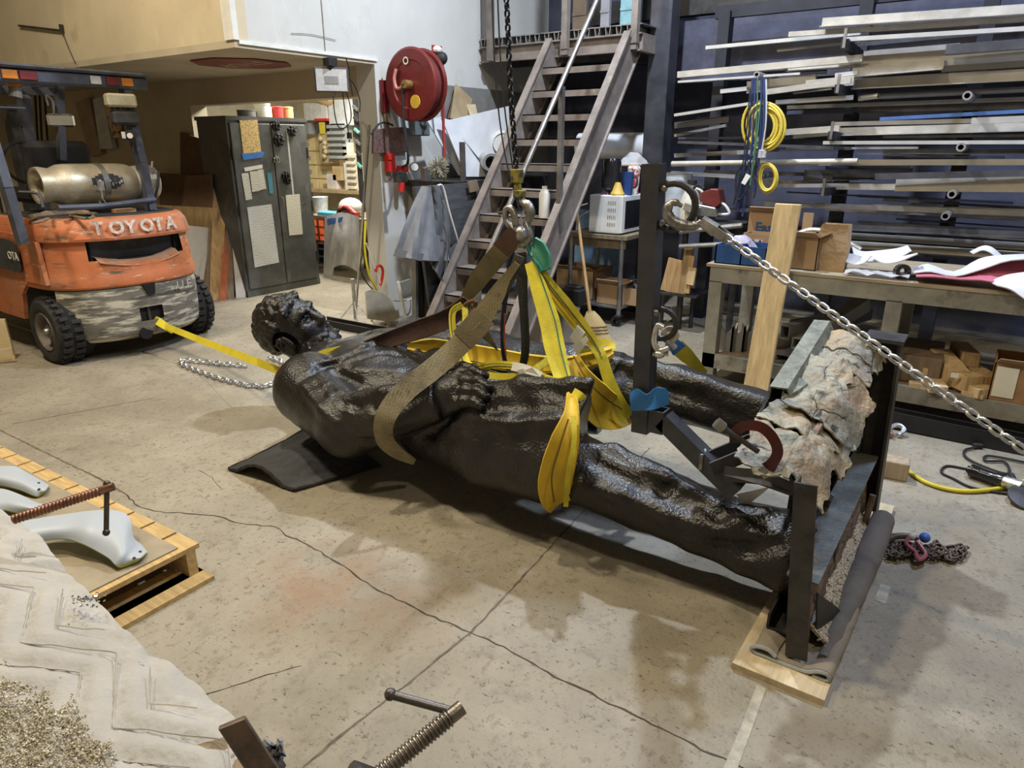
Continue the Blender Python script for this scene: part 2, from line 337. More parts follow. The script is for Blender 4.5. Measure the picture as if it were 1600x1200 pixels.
b = MB(); b.bx(-4.895, -4.785, 3.355, 3.40, 2.36, 5.6); b.bx(-4.8, -4.785, 3.40, 4.78, 2.335, 2.36); struct(b.build('trim_1', M('white_trim', (.7, .7, .66), .7, var=.1, bump=.05)))
struct(MB().bx(-4.797, -4.79, 4.2, 4.205, 2.36, 5.6).build('trim_2', M('seam', (.35, .34, .31), .8)))
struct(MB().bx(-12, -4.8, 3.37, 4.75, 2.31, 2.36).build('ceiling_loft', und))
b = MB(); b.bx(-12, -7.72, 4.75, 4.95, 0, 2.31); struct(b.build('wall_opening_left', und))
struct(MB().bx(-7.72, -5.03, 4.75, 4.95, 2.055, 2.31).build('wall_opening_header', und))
struct(MB().bx(-5.03, -4.8, 4.75, 5.0, 0, 2.36).build('wall_column', wht))
struct(MB().bx(-5.0, -4.8, 5.0, 7.6, 0, 5.6).build('wall_white', wht)); struct(MB().bx(-5.0, -4.8, 4.75, 5.0, 2.36, 5.6).build('wall_white_upper', wht))
struct(MB().bx(-4.8, -4.785, 5.62, 7.6, .9, 2.2).build('trim_3', M('grey_panel', (.2, .195, .185), .7, var=.15, bump=.05)))
struct(MB().bx(-4.8, 4.2, 7.6, 7.8, 0, 5.6).build('wall_back', bkw))
struct(MB().bx(4.2, 4.4, -4.5, 7.8, 0, 5.6).build('wall_right', tan)); struct(MB().bx(-12, 4.4, -4.7, -4.5, 0, 5.6).build('wall_near', tan)); struct(MB().bx(-12.2, -12, -4.7, 9, 0, 5.6).build('wall_far_left', tan))
struct(MB().bx(-12.2, 4.4, -4.7, 9.2, 5.6, 5.8).build('ceiling', M('ceiling_paint', (.5, .5, .48), .9)))
cream = M('tool_room_wall', (.66, .6, .46), .8, var=.1)
struct(MB().bx(-12, -5.0, 8.0, 8.2, 0, 3).build('wall_tool_room_back', cream)); struct(MB().bx(-12, -5, 4.95, 8.2, 2.95, 3.05).build('ceiling_tool_room', cream))
struct(MB().bx(-10.2, -10.1, 4.95, 8.0, 0, 2.95).build('wall_tool_room_left', cream))
# wires on the white wall, the stop sign laid against the soffit, hook bar on the tan face
b = MB(); oct_ = [(-5.30+.42*math.cos(math.pi/8+k*math.pi/4)-.35, 4.02+.42*math.sin(math.pi/8+k*math.pi/4), 2.305) for k in range(8)]
sg = thing('stop_sign', 'red octagonal stop sign fixed flat under the loft soffit', 'sign', (-5.65, 4.02, 2.3))
b.poly(oct_, (0, 0, -.006)); b.build('sign_plate', M('sign_red', (.2, .035, .02), .5, var=.3, bump=.03), sg)
text('lettering', 'STOP', .26, (-5.32, 3.93, 2.297), (-1, 0, 0), (0, 1, 0), M('sign_cream', (.42, .33, .22), .6), sg, .001)
hb = thing('wall_bracket', 'thin black iron bar bracket with wire on the tan loft face', 'bracket', tuple(PY(97, 48, 3.36)))
b = MB(); b.bar(PY(29, 40, 3.35), PY(97, 48, 3.35), .012, .018); b.bar(PY(95, 38, 3.35), PY(97, 51, 3.35), .03, .02); b.build('bar', steel_dk, hb)
MB().tube([PY(97, 50, 3.35), PY(108, 78, 3.35), PY(118, 100, 3.35)], .003, 5).build('wire', black, hb)
for i, (px, lab) in enumerate((([(455, 52), (487, 54), (525, 63)], 'thin dark crack wire on white loft face'),)):
    one('wall_cable', MB().tube([PX(u, v, -4.79) for u, v in px], .002, 5, sm=4), steel_dk, lab, 'cable')
# ---------------------------------------------------------------- mezzanine
mz = thing('mezzanine', 'steel mezzanine deck with corrugated edge above the stairs', 'mezzanine', (-3.5, 6.6, 2.4))
brn = M('brown_primer_steel', (.2, .17, .15), .6, .15, var=.25, scale=6, bump=.05); layer(brn, (.36, .29, .19), 5, .6, .8, 6)
b = MB(); b.prof((-4.78, 6.27, 2.515), (-2.97, 6.27, 2.515), [(-.03, -.075), (.03, -.075), (.03, -.062), (-.015, -.062), (-.015, .062), (.03, .062), (.03, .075), (-.03, .075)]); b.build('edge_channel', brn, mz)
MB().bx(-4.78, -2.97, 6.25, 7.58, 2.655, 2.665).build('deck_plate', steel_gr, mz)
for i in range(16):
    x = -4.74+i*.11; b = MB(); G = [[V((x+a, y, 2.59+z)) for a, z in ((-.05, .065), (-.028, .065), (-.018, 0), (.018, 0), (.028, .065), (.05, .065))] for y in (6.25, 7.5)]; b.sheet(G, .004); b.build('deck_flute', galv, mz)
for y in (6.8, 7.3): MB().bx(-4.78, -2.97, y-.04, y+.04, 2.44, 2.59).build('joist', steel_dk, mz)
MB().bx(-3.03, -2.97, 6.3, 7.58, 2.44, 2.59).build('end_joist', brn, mz)
for x, y, z0 in ((-4.62, 6.22, 2.45), (-3.74, 6.22, 2.5), (-3.02, 6.22, 2.5)):
    q = MB(); q.bx(x-.03, x+.03, y-.03, y+.03, z0, 4.2); q.build('guard_post', brn, mz)
for u in (882, 990):
    p = PY(u, 60, 6.22); MB().bx(p.x-.035, p.x+.035, 6.2, 6.25, 2.45, 2.62).build('post_bracket', brn, mz)
one('loft_beam', MB().prof((-4.0, 7.2, 2.93), (-.2, 7.2, 2.93), [(-.06, -.1), (.06, -.1), (.06, .1), (-.06, .1)]), steel_dk, 'dark riveted steel beam running behind the mezzanine railing', 'beam')
for i, (u, v0, v1, wd, col, lab, cat) in enumerate(((905, -30, 20, .16, (.16, .12, .08), 'brown upright carton on mezzanine behind the handrail', 'carton'), (945, -40, 16, .1, (.3, .3, .33), 'grey upright panel on mezzanine beside the brown carton', 'panel'), (985, -30, 10, .22, (.25, .45, .5), 'teal sheet standing on mezzanine near the dark post', 'sheet'))):
    p = PY(u, v1, 6.95); one(cat, MB().bx(p.x-wd/2, p.x+wd/2, 6.95, 7.0, 2.665, 3.3).bx(p.x-wd/2, p.x+wd/2, 6.94, 6.95, 2.9, 2.93), M('mezz_%d' % i, col, .7), lab, cat, bevel=.004)
# ---------------------------------------------------------------- stairs
st = thing('steel_stairs', 'steep brown steel stairs rising to the mezzanine', 'stairs', (-3.48, 4.3, 0))
def sty(z): return 4.28+z/1.255
x0, x1 = -3.88, -3.06
for x, s in ((x0, 1), (x1, -1)):
    a = V((x, sty(0)+.02, .0)); c = V((x, sty(2.50), 2.50)); q = MB()
    n = V((0, -.78, .62)); q.prof(a+n*.02, c+n*.02, [(-.012, -.13), (.012, -.13), (.012, .13), (-.012, .13)], up=n); q.prof(a+n*.15, c+n*.15, [(-.035, -.008), (.035, -.008), (.035, .008), (-.035, .008)], up=n); q.prof(a-n*.11, c-n*.11, [(-.035, -.008), (.035, -.008), (.035, .008), (-.035, .008)], up=n)
    q.build('stringer', brn, st)
for i in range(1, 12):
    z = i*.212; q = MB(); y = sty(z); q.bx(x0+.02, x1-.02, y-.12, y+.1, z-.01, z); q.bx(x0+.02, x1-.02, y-.12, y-.11, z-.062, z); q.build('tread', brn, st)
rail = [PX(950, -40, -3.06), PX(880, 124, -3.06), PX(773, 373, -3.06), PX(742, 446, -3.06)]
MB().tube(rail, .021, 10).build('handrail', M('worn_rail', (.2, .18, .165), .45, .7, var=.3, scale=10, bump=.03), st)
q = MB(); p = PX(878, 135, -3.06); q.bx(-3.08, -3.04, p.y-.02, p.y+.02, .95+.0, p.z); q.build('baluster', steel_gr, st)
p = PX(746, 440, -3.06); MB().bx(-3.08, -3.04, p.y-.02, p.y+.02, max(0, (p.y-4.28)*1.255), p.z).build('baluster', steel_gr, st)
# ---------------------------------------------------------------- building column
pc = PZ(1032, 487); pc = V((PY(1041, 0, pc.y).x, pc.y, 0)); cl = thing('steel_column', 'tall dark square steel column standing behind the microwave table', 'column', (pc.x, pc.y, 0))
colm = M('column_paint', (.06, .062, .075), .4, .35, var=.25, bump=.03)
b = MB(); b.bx(pc.x-.105, pc.x+.105, pc.y-.105, pc.y+.105, 0, 5.6); b.build('shaft', colm, cl, bevel=.012)
MB().bx(pc.x-.19, pc.x+.19, pc.y-.19, pc.y+.19, 0, .02).build('base_plate', steel_dk, cl)
# ================================================================== STATUE (signed-distance modelling, surface nets)
class SDF:
    def __init__(s, lo, hi, h):
        s.lo = np.array(lo, float); s.h = h; s.n = [int((b-a)/h)+2 for a, b in zip(lo, hi)]
        s.F = np.full(s.n, .3, np.float32); s.ax = [s.lo[i]+h*np.arange(s.n[i]) for i in range(3)]
    def reg(s, lo, hi):
        sl = []
        for i in range(3):
            a = max(0, int((lo[i]-s.lo[i])/s.h)); b = min(s.n[i], int((hi[i]-s.lo[i])/s.h)+2)
            if b <= a: return None, None
            sl.append(slice(a, b))
        g = np.meshgrid(*[s.ax[i][sl[i]] for i in range(3)], indexing='ij'); return tuple(sl), [q.astype(np.float32) for q in g]
    def comb(s, sl, d, k, op):
        F = s.F[sl]
        if op == 'u': hh = np.clip(.5+.5*(F-d)/k, 0, 1); s.F[sl] = F*(1-hh)+d*hh-k*hh*(1-hh)
        else: hh = np.clip(.5-.5*(F+d)/k, 0, 1); s.F[sl] = F*(1-hh)-d*hh+k*hh*(1-hh)
    def cone(s, a, b, r0, r1, k=.03, op='u', sq=None):
        a = np.array(a, float); b = np.array(b, float); m = max(r0, r1)+k+.06
        sl, g = s.reg(np.minimum(a, b)-m, np.maximum(a, b)+m)
        if sl is None: return s
        ba = b-a; L = ba@ba+1e-9; p = [g[i]-a[i] for i in range(3)]
        t = np.clip((p[0]*ba[0]+p[1]*ba[1]+p[2]*ba[2])/L, 0, 1); q = [p[i]-t*ba[i] for i in range(3)]
        if sq is not None: q = [q[i]/sq[i] for i in range(3)]
        d = np.sqrt(q[0]**2+q[1]**2+q[2]**2)-(r0+(r1-r0)*t); s.comb(sl, d, k, op); return s
    def path(s, pts, rs, k=.03, op='u', sq=None):
        if not isinstance(rs, (list, tuple)): rs = [rs]*len(pts)
        for i in range(len(pts)-1): s.cone(pts[i], pts[i+1], rs[i], rs[i+1], k, op, sq)
        return s
    def ell(s, c, r, k=.03, op='u', R=None):
        c = np.array(c, float); m = max(r)+k+.06; sl, g = s.reg(c-m, c+m)
        if sl is None: return s
        p = [g[i]-c[i] for i in range(3)]
        if R is not None: p = [p[0]*R[j][0]+p[1]*R[j][1]+p[2]*R[j][2] for j in range(3)]
        q = np.sqrt(sum((p[i]/r[i])**2 for i in range(3))); q2 = np.sqrt(sum((p[i]/r[i]**2)**2 for i in range(3)))+1e-9
        s.comb(sl, q*(q-1)/q2, k, op); return s
    def cut(s, o, n):
        n = np.array(n, float); n /= np.linalg.norm(n); g = np.meshgrid(*s.ax, indexing='ij'); d = sum((g[i]-o[i])*n[i] for i in range(3)); s.F = np.maximum(s.F, d.astype(np.float32)); return s
    def hit(s, u, v, off=0.):
        r = ray(u, v); r = np.array(tuple(r)); c = np.array(tuple(_C)); p = None
        for t in np.arange(1.6, 5.2, s.h*.5):
            q = c+r*t; i = np.round((q-s.lo)/s.h).astype(int)
            if (i < 0).any() or (i >= s.n).any(): continue
            if s.F[tuple(i)] < 0: p = q; break
        if p is None: return None
        return p+r/np.linalg.norm(r)*off
    def crease(s, px, rs, k, op, depth):
        P = []
        for u, v in px:
            q = s.hit(u, v, depth)
            if q is not None and (not P or np.linalg.norm(q-P[-1]) < .28): P.append(q)
        if len(P) < 2: return s
        if not isinstance(rs, (list, tuple)): rs = [rs*.6]+[rs]*(len(P)-2)+[rs*.6]
        return s.path(P, list(rs)[:len(P)], k, op)
    def mesh(s):
        F = s.F; I = F < 0; nx, ny, nz = F.shape
        cnt = np.zeros((nx-1, ny-1, nz-1), np.float32); acc = np.zeros((3, nx-1, ny-1, nz-1), np.float32)
        offs = [(i, j, k) for i in (0, 1) for j in (0, 1) for k in (0, 1)]
        def S(A, o): return A[o[0]:nx-1+o[0], o[1]:ny-1+o[1], o[2]:nz-1+o[2]]
        for ax in range(3):
            for o in offs:
                if o[ax]: continue
                o2 = list(o); o2[ax] = 1; a = S(F, o); b = S(F, o2); c = (a < 0) != (b < 0); t = np.where(c, a/np.where(c, a-b, 1), 0); cnt += c
                for d in range(3): acc[d] += np.where(c, t if d == ax else o[d], 0)
        act = cnt > 0; idx = np.full(act.shape, -1, np.int64); idx[act] = np.arange(act.sum()); ci = np.argwhere(act)
        vs = s.lo+(ci+np.stack([acc[d][act]/cnt[act] for d in range(3)], 1))*s.h
        fs = []
        for ax in range(3):
            u, v = (ax+1) % 3, (ax+2) % 3; sl0 = [slice(1, -1)]*3; sl1 = [slice(1, -1)]*3; sl0[ax] = slice(0, -1); sl1[ax] = slice(1, None)
            a = I[tuple(sl0)]; b = I[tuple(sl1)]; pos = np.argwhere(a != b)
            if not len(pos): continue
            fl_ = a[tuple(pos.T)]; base = pos.copy()
            for d in range(3):
                if d != ax: base[:, d] += 1
            q = []
            for du, dv in ((0, 0), (-1, 0), (-1, -1), (0, -1)):
                c = base.copy(); c[:, u] += du; c[:, v] += dv; q.append(idx[tuple(c.T)])
            q = np.stack(q, 1); q[~fl_] = q[~fl_][:, ::-1]; fs.append(q)
        return vs, np.concatenate(fs)
def v3(p): return np.array(tuple(p), float)
def pp(Y, *px): return [v3(PY(u, v, Y)) for u, v in px]
# body ---------------------------------------------------------------
B = SDF((-3.68, 1.85, .0), (-.38, 3.5, 1.0), .0105)
B.path([(-3.5, 2.76, .38), (-3.3, 2.72, .37), (-3.0, 2.68, .36)], [.115, .13, .17], .03)
B.ell((-2.78, 2.72, .36), (.46, .46, .24), .06); B.ell((-2.15, 2.70, .34), (.62, .40, .22), .08)
B.path([(-2.98, 3.12, .45), (-2.4, 3.24, .42), (-1.95, 3.1, .5)], [.17, .15, .11], .06)
# coat, cut at its hem
Ct = SDF((-3.68, 1.85, .0), (-.38, 3.5, 1.0), .0105)
Ct.path([(-2.2, 2.46, .30), (-1.75, 2.36, .34), (-1.15, 2.34, .36)], [.2, .2, .2], .05); Ct.path([(-1.75, 2.34, .5), (-1.1, 2.34, .6)], [.13, .10], .06)
Ct.path([(-2.35, 2.85, .4), (-1.7, 2.92, .46), (-1.1, 2.95, .5)], [.25, .22, .2], .06)
Ct.path(pp(2.36, (760, 612), (820, 600), (893, 603), (920, 600)), [.03, .035, .03, .03], .05)
Ct.path([(-1.25, 2.3, .36), (-1.0, 2.3, .34)], [.15, .17], .02, 's'); Ct.path([(-1.4, 2.7, .5), (-1.0, 2.7, .5)], [.14, .2], .05, 's')
Ct.cut((-1.30, 2.36, .5), (1, .25, -.22))
B.F = np.minimum(B.F, Ct.F)
# legs
B.path([(-1.75, 2.45, .36), (-1.33, 2.39, .31), (-1.02, 2.39, .285), (-.75, 2.4, .245), (-.56, 2.39, .235), (-.42, 2.39, .235)], [.17, .15, .142, .13, .135, .16], .03, sq=(1, 1.1, .95))
B.path([(-1.8, 2.9, .45), (-1.42, 2.95, .5), (-1.11, 2.96, .54), (-.8, 2.96, .51), (-.55, 2.97, .49), (-.42, 2.97, .49)], [.19, .165, .13, .118, .13, .16], .03)
# near arm
Ar = SDF((-3.68, 1.85, .0), (-.38, 3.5, 1.0), .0105); wr = v3(PY(697, 622, 2.30)); el = np.array([-2.52, 2.17, .31])
Ar.path([(-2.97, 2.29, .365), el, wr+(wr-el)*.1], [.185, .16, .112], .03); Ar.ell((-2.99, 2.33, .39), (.17, .19, .18), .05); Ar.cone(wr-(wr-el)*.04, wr+(wr-el)*.04, .125, .127, .006); Ar.cut(wr, wr-el)
hh_ = np.clip(.5+.5*(B.F-Ar.F)/.02, 0, 1); B.F = (B.F*(1-hh_)+Ar.F*hh_-.02*hh_*(1-hh_)).astype(np.float32)
# chest, lapels, collar
B.path(pp(2.9, (590, 527), (640, 530), (690, 545)), [.05, .07, .06], .06)
B.path([(-3.16, 2.45, .47), (-3.18, 2.68, .5), (-3.12, 2.92, .52)], [.03, .025, .03], .04); B.ell((-2.6, 2.72, .62), (.3, .16, .03), .05, 's')
# folds laid on the surface: (pixels on the photo, radius, blend, ridge/groove, depth)
for px, r, k, op, dp in (
    ([(497, 570), (530, 584), (560, 598), (600, 607), (650, 606)], .022, .035, 's', -.006), ([(470, 592), (490, 582), (510, 572)], .014, .03, 's', -.003),
    ([(500, 590), (525, 618), (545, 634)], .022, .05, 'u', .010), ([(478, 605), (505, 640), (525, 660)], .02, .05, 'u', .010), ([(560, 618), (600, 614), (650, 600)], .02, .05, 'u', .010), ([(560, 668), (620, 655), (685, 640)], .02, .05, 'u', .012),
    ([(560, 690), (620, 690), (672, 676), (702, 655)], .024, .03, 's', -.006), ([(515, 600), (535, 628), (556, 634), (580, 630)], .016, .03, 's', -.004), ([(585, 640), (620, 634), (665, 615)], .014, .03, 's', -.004),
    ([(545, 568), (600, 556), (680, 566)], .022, .05, 'u', .010), ([(560, 580), (620, 582), (690, 592)], .022, .05, 'u', .010), ([(550, 563), (600, 549), (650, 556)], .014, .03, 's', -.003),
    ([(760, 660), (800, 664), (870, 655)], .03, .06, 'u', .014), ([(700, 690), (780, 700), (865, 728)], .026, .06, 'u', .012), ([(660, 715), (740, 735), (845, 775)], .026, .06, 'u', .012), ([(770, 632), (810, 630), (870, 634)], .03, .06, 's', -.018),
    ([(900, 700), (960, 705), (1040, 745), (1120, 790)], .022, .05, 'u', .010), ([(895, 752), (960, 772), (1040, 805), (1120, 830), (1180, 835)], .018, .04, 'u', .010), ([(930, 722), (1000, 755), (1080, 790)], .02, .05, 's', -.006), ([(1010, 742), (1035, 768), (1050, 760)], .018, .03, 's', -.004), ([(1100, 800), (1150, 815), (1200, 800)], .026, .05, 'u', .010), ([(1120, 850), (1170, 862), (1215, 850)], .02, .04, 's', -.004), ([(1080, 775), (1120, 800), (1170, 795)], .02, .04, 's', -.006),
    ([(960, 565), (1020, 575), (1100, 600), (1190, 628)], .022, .05, 'u', .010), ([(985, 590), (1060, 615), (1150, 650)], .02, .04, 's', -.006), ([(980, 620), (1060, 640), (1130, 668)], .022, .05, 'u', .010), ([(940, 575), (960, 605), (962, 650)], .024, .05, 'u', .010)):
    B.crease(px, r, k, op, dp)
B.crease([(500, 566), (530, 562), (566, 544), (592, 534), (622, 536), (655, 548)], .02, .022, 'u', -.004)
X_, Y_, Z_ = np.meshgrid(*B.ax, indexing='ij')
B.F += .3*(.0032*np.sin(31*X_+17*Y_+5*np.sin(9*Z_))*np.sin(23*Z_+11*Y_)+.0025*np.sin(57*X_-29*Z_+3*np.sin(13*Y_))+.002*np.sin(83*Y_+61*Z_+40*X_)).astype(np.float32)
meshes = [B.mesh()]
# near hand -------------------------------------------------------------
Hd = SDF(wr-np.array([.2, .34, .34]), wr+np.array([.5, .4, .34]), .006)
Hd.path([wr-(wr-el)*.06, v3(PY(704, 614, 2.28)), v3(PY(717, 607, 2.285))], [.078, .07, .05], .03); Hd.path([wr+np.array([.0, -.03, -.045]), v3(PY(716, 630, 2.235))], [.05, .034], .04); Hd.path([wr+np.array([.0, .03, .045]), v3(PY(716, 590, 2.325))], [.05, .036], .04)
for Yk, Yt, px, r in ((2.335, 2.345, [(714, 589), (722, 583), (740, 580), (758, 587)], .0255), (2.295, 2.285, [(716, 602), (728, 595), (747, 596), (764, 605)], .028), (2.262, 2.245, [(716, 617), (729, 611), (746, 612), (760, 620)], .0265), (2.235, 2.215, [(714, 632), (726, 627), (741, 628), (753, 635)], .0235)):
    P_ = [v3(PY(u, v, Yk+(Yt-Yk)*i/3)) for i, (u, v) in enumerate(px)]
    Hd.path(P_, [r*1.2, r*1.1, r, r*.8], .008); Hd.ell(P_[1], (r*1.2, r*1.2, r*1.2), .012); Hd.ell(P_[2], (r*1.06, r*1.06, r*1.06), .008); Hd.ell(P_[3]+np.array([.004, -.016, .01]), (.014, .008, .011), .006)
Hd.path([wr+np.array([.0, .05, .06]), v3(PY(708, 578, 2.38)), v3(PY(722, 573, 2.39)), v3(PY(735, 574, 2.39))], [.035, .03, .026, .02], .012)
meshes.append(Hd.mesh())
# head ------------------------------------------------------------------
hc = np.array([-3.541, 2.68, .556]); sd = np.array([.407, -.872, -.27]); fa = np.array([.817, .216, .534]); hu = np.array([-.408, -.438, .801])
HS = .9
def hl(s_, f_, u_): return hc+HS*(sd*s_+fa*f_+hu*u_)
RH = [sd, fa, hu]
K = SDF(hc-.37, hc+.37, .0052)
K.ell(hl(0, -.035, .05), (.165, .2, .185), .02, R=RH); K.ell(hl(0, .055, -.07), (.128, .135, .165), .04, R=RH); K.path([hl(0, -.05, -.1), hl(0, -.06, -.3)], [.115, .13], .04)
for s_ in (-1, 1):
    K.ell(hl(s_*.085, .105, -.035), (.05, .05, .045), .035, R=RH); K.path([hl(s_*.012, .175, .052), hl(s_*.06, .172, .066), hl(s_*.115, .125, .05)], [.022, .026, .02], .02)
    K.ell(hl(s_*.058, .185, .018), (.04, .04, .03), .02, 's', R=RH); K.ell(hl(s_*.058, .142, .014), (.034, .03, .026), .006, R=RH)
    K.path([hl(s_*.025, .165, .022), hl(s_*.058, .177, .034), hl(s_*.095, .15, .018)], .009, .006); K.path([hl(s_*.025, .165, .005), hl(s_*.058, .17, -.006), hl(s_*.095, .147, .008)], .008, .008); K.ell(hl(s_*.058, .17, .014), (.008, .01, .008), .004, 's', R=RH)
    K.ell(hl(s_*.024, .195, -.062), (.02, .026, .018), .012, R=RH); K.ell(hl(s_*.013, .215, -.074), (.008, .01, .008), .006, 's', R=RH)
    K.path([hl(s_*.035, .18, -.06), hl(s_*.06, .15, -.1), hl(s_*.07, .12, -.15)], [.006, .010, .008], .015, 's')
    
K.path([hl(0, .165, .055), hl(0, .195, .0), hl(0, .222, -.045)], [.018, .02, .026], .02); K.ell(hl(0, .212, -.055), (.026, .028, .022), .012, R=RH)
K.path([hl(-.05, .158, -.118), hl(0, .182, -.108), hl(.05, .158, -.118)], [.01, .017, .01], .012); K.path([hl(-.042, .155, -.142), hl(0, .178, -.143), hl(.042, .155, -.142)], [.01, .018, .01], .012); K.path([hl(-.055, .172, -.13), hl(0, .198, -.126), hl(.055, .172, -.13)], .006, .006, 's')
hr = np.random.RandomState(3)
K.path([hl(-.12, .02, -.13), hl(-.075, .11, -.195), hl(0, .15, -.215), hl(.075, .11, -.195), hl(.12, .02, -.13)], [.05, .055, .06, .055, .05], .03)
for i in range(120):   # curly beard
    t = hr.uniform(-1.15, 1.15); a = hl(.142*math.sin(t*1.1), .03+.15*math.cos(t)-.01, -.205+.06*abs(t)+hr.uniform(-.055, .05)); b = a+hr.uniform(-.028, .028, 3)
    K.cone(a, b, hr.uniform(.014, .022), .012, .012)
for i in range(240):   # locks of hair
    th = hr.uniform(0, 2*math.pi); ph = math.acos(hr.uniform(-.55, 1)); d = np.array([math.sin(ph)*math.cos(th), math.sin(ph)*math.sin(th), math.cos(ph)])
    if d[1] > .35 and d[2] < .72: continue
    if abs(d[0]) > .55 and d[1] > .0 and d[2] < .2: continue
    def hs(q, m): q = q/np.linalg.norm(q); return hl(q[0]*.166*m, -.035+q[1]*.203*m, .05+q[2]*.188*m)
    o1 = hr.uniform(-.32, .32, 3); o2 = hr.uniform(-.3, .3, 3)
    K.path([hs(d, 1.0), hs(d+o1, 1.08), hs(d+o1*1.2+o2, 1.02)], [hr.uniform(.026, .04), hr.uniform(.022, .034), .012], .006)
for i in range(26): K.cone(hl(.155+hr.uniform(-.01, .01), .04+hr.uniform(-.03, .025), hr.uniform(-.1, .06)), hl(.15, .045+hr.uniform(-.03, .03), hr.uniform(-.12, .04)), .014, .009, .01)
for q_ in range(14): K.path([hl(-.1+.22*q_/13, .10+hr.uniform(-.02, .03), .17+hr.uniform(-.02, .02)), hl(-.1+.22*q_/13+.02, .13+hr.uniform(-.02, .02), .165), hl(-.1+.22*q_/13+.045, .135, .14+hr.uniform(-.02, .01))], [.024, .02, .01], .008)
for s_ in (-1, 1):   # ears last, clear of the hair
    K.ell(hl(s_*.178, -.01, -.04), (.05, .075, .1), .012, 's', R=RH); K.ell(hl(s_*.168, -.02, -.04), (.028, .05, .075), .012, R=RH); K.ell(hl(s_*.198, -.012, -.035), (.022, .03, .048), .008, 's', R=RH)
    K.path([hl(s_*.18, .0, -.005), hl(s_*.187, -.03, .03), hl(s_*.19, -.062, .005), hl(s_*.187, -.06, -.05), hl(s_*.18, -.03, -.1)], [.012, .013, .013, .012, .014], .006); K.path([hl(s_*.18, -.03, .0), hl(s_*.182, -.042, -.04), hl(s_*.178, -.015, -.07)], .008, .005)
meshes.append(K.mesh())
bronze = M('dark_bronze', (.0125, .0112, .0102), .34, .15, var=.45, scale=7, bump=.3, bscale=85, spec=.6, rvar=.14)
layer(bronze, (.03, .026, .021), 3, .55, .8, 8); layer(bronze, (.11, .10, .09), 160, .69, .74, 2)
stt = thing('bronze_statue', 'large dark bronze statue of a bearded man lying on its back in slings', 'statue', (-1.9, 2.65, .04))
vs = []; fs = []; k = 0
for a, f in meshes: vs.append(a); fs.append(f+k); k += len(a)
vs = np.concatenate(vs)-np.array(ORG[stt.name]); fs = np.concatenate(fs)
me = bpy.data.meshes.new('figure'); me.from_pydata(vs.tolist(), [], fs.tolist()); me.materials.append(bronze); me.shade_smooth()
fig = bpy.data.objects.new('figure', me); COL.objects.link(fig); fig.parent = stt; ORG[fig.name] = ORG[stt.name]
# ---------------------------------------------------------------- base of the statue, tipped on its side
brz = M('weathered_bronze', (.24, .23, .18), .68, .15, var=.3, scale=6, bump=.6, bscale=38, col2=(.36, .345, .27)); layer(brz, (.40, .29, .165), 4, .47, .66, 9); layer(brz, (.24, .135, .075), 3.2, .56, .74, 9, off=(2, 0, 1)); layer(brz, (.15, .175, .15), 7, .58, .72, 9); layer(brz, (.55, .52, .44), 15, .64, .72, 9); layer(brz, (.04, .035, .03), 13, .64, .7, 10, stretch=(1, .5, 1))
brown = M('brown_core', (.17, .115, .08), .85, var=.35, scale=5, bump=.5, bscale=18, stretch=(1, 1, 2.5)); layer(brown, (.3, .24, .18), 9, .56, .72, 8)
cracks(brz, 9, .035, (.03, .025, .02)); cracks(brown, 14, .05, (.04, .03, .02))
edgem = M('green_bronze_rim', (.17, .18, .145), .6, .2, var=.35, scale=14, bump=.4)
Y0, Y1 = 2.13, 3.22
def ztop(y): return .655+(y-Y0)*.205
def crumple(y, s_):  # point of the weathered side: s_ 0 rim at the feet .. 1 lower lip
    n = fbm((y*1.3, s_*1.1, 2), 2.2, 4); x = -.60+.31*s_; z = ztop(y)+.005-.30*max(0, s_-.52)**1.5-.035*s_+.055*n*(.25+s_*.8)
    x += .02*fbm((y, s_, 9), 4, 2)-.05*(y-2.6)*s_*.3
    if s_ > .1: z -= .05*max(0, 1-abs(y-2.62)/.12)*(.3 if s_ < .5 else 1)*fbm((y*2, s_*2, 4), 3, 2)
    return V((x, y, z))
def plates(y0, y1, s0, s1, lift=0., tw=0., n=26, m=26):
    G = []; sd_ = y0*31+s0*7
    for i in range(n+1):
        row = []
        for j in range(m+1):
            a_ = i/n; b2 = j/m; y = y0+(y1-y0)*a_+.018*fbm((b2*3, sd_, a_*.5), 1.5, 3)*(1 if i in (0, n) else .6); s_ = s0+(s1-s0)*b2+.05*fbm((a_*3, sd_, 5), 1.7, 3)
            p = crumple(y, s_); p.z += lift+tw*(a_-.5)+.016*fbm((p.x, p.y, 6), 9, 4)+.005*fbm((p.x, p.y, 3), 34, 2); p.x += .010*fbm((p.x, p.y, 8), 8, 3); row.append(p)
        G.append(row)
    return G
for y0, y1, s0, s1, lift, tw in ((2.13, 2.36, .0, .62, .0, .02), (2.15, 2.40, .5, .88, .006, .03), (2.36, 2.56, .05, .80, .006, -.02), (2.50, 2.74, .18, .84, .012, -.03), (2.42, 2.62, .6, .95, -.006, .03), (2.70, 2.90, .14, .74, .012, .03), (2.88, 3.08, .14, .9, .004, -.02), (3.05, 3.22, .1, .95, .0, -.01), (2.66, 2.86, .68, .98, -.02, .06)):
    MB().sheet(plates(y0, y1, s0, s1, lift, tw), .006).build('crumpled_plate', brz, stt, smooth=True)
q = MB(); rim = [V((-.60, Y0+(Y1-Y0)*i/12, ztop(Y0+(Y1-Y0)*i/12)+.014)) for i in range(5, 13)]; q.sheet([[p+V((-.012, 0, -.04)), p+V((-.012, 0, .016)), p+V((.045, 0, .018)), p+V((.06, 0, -.012))] for p in rim], .008); q.build('rim', edgem, stt)
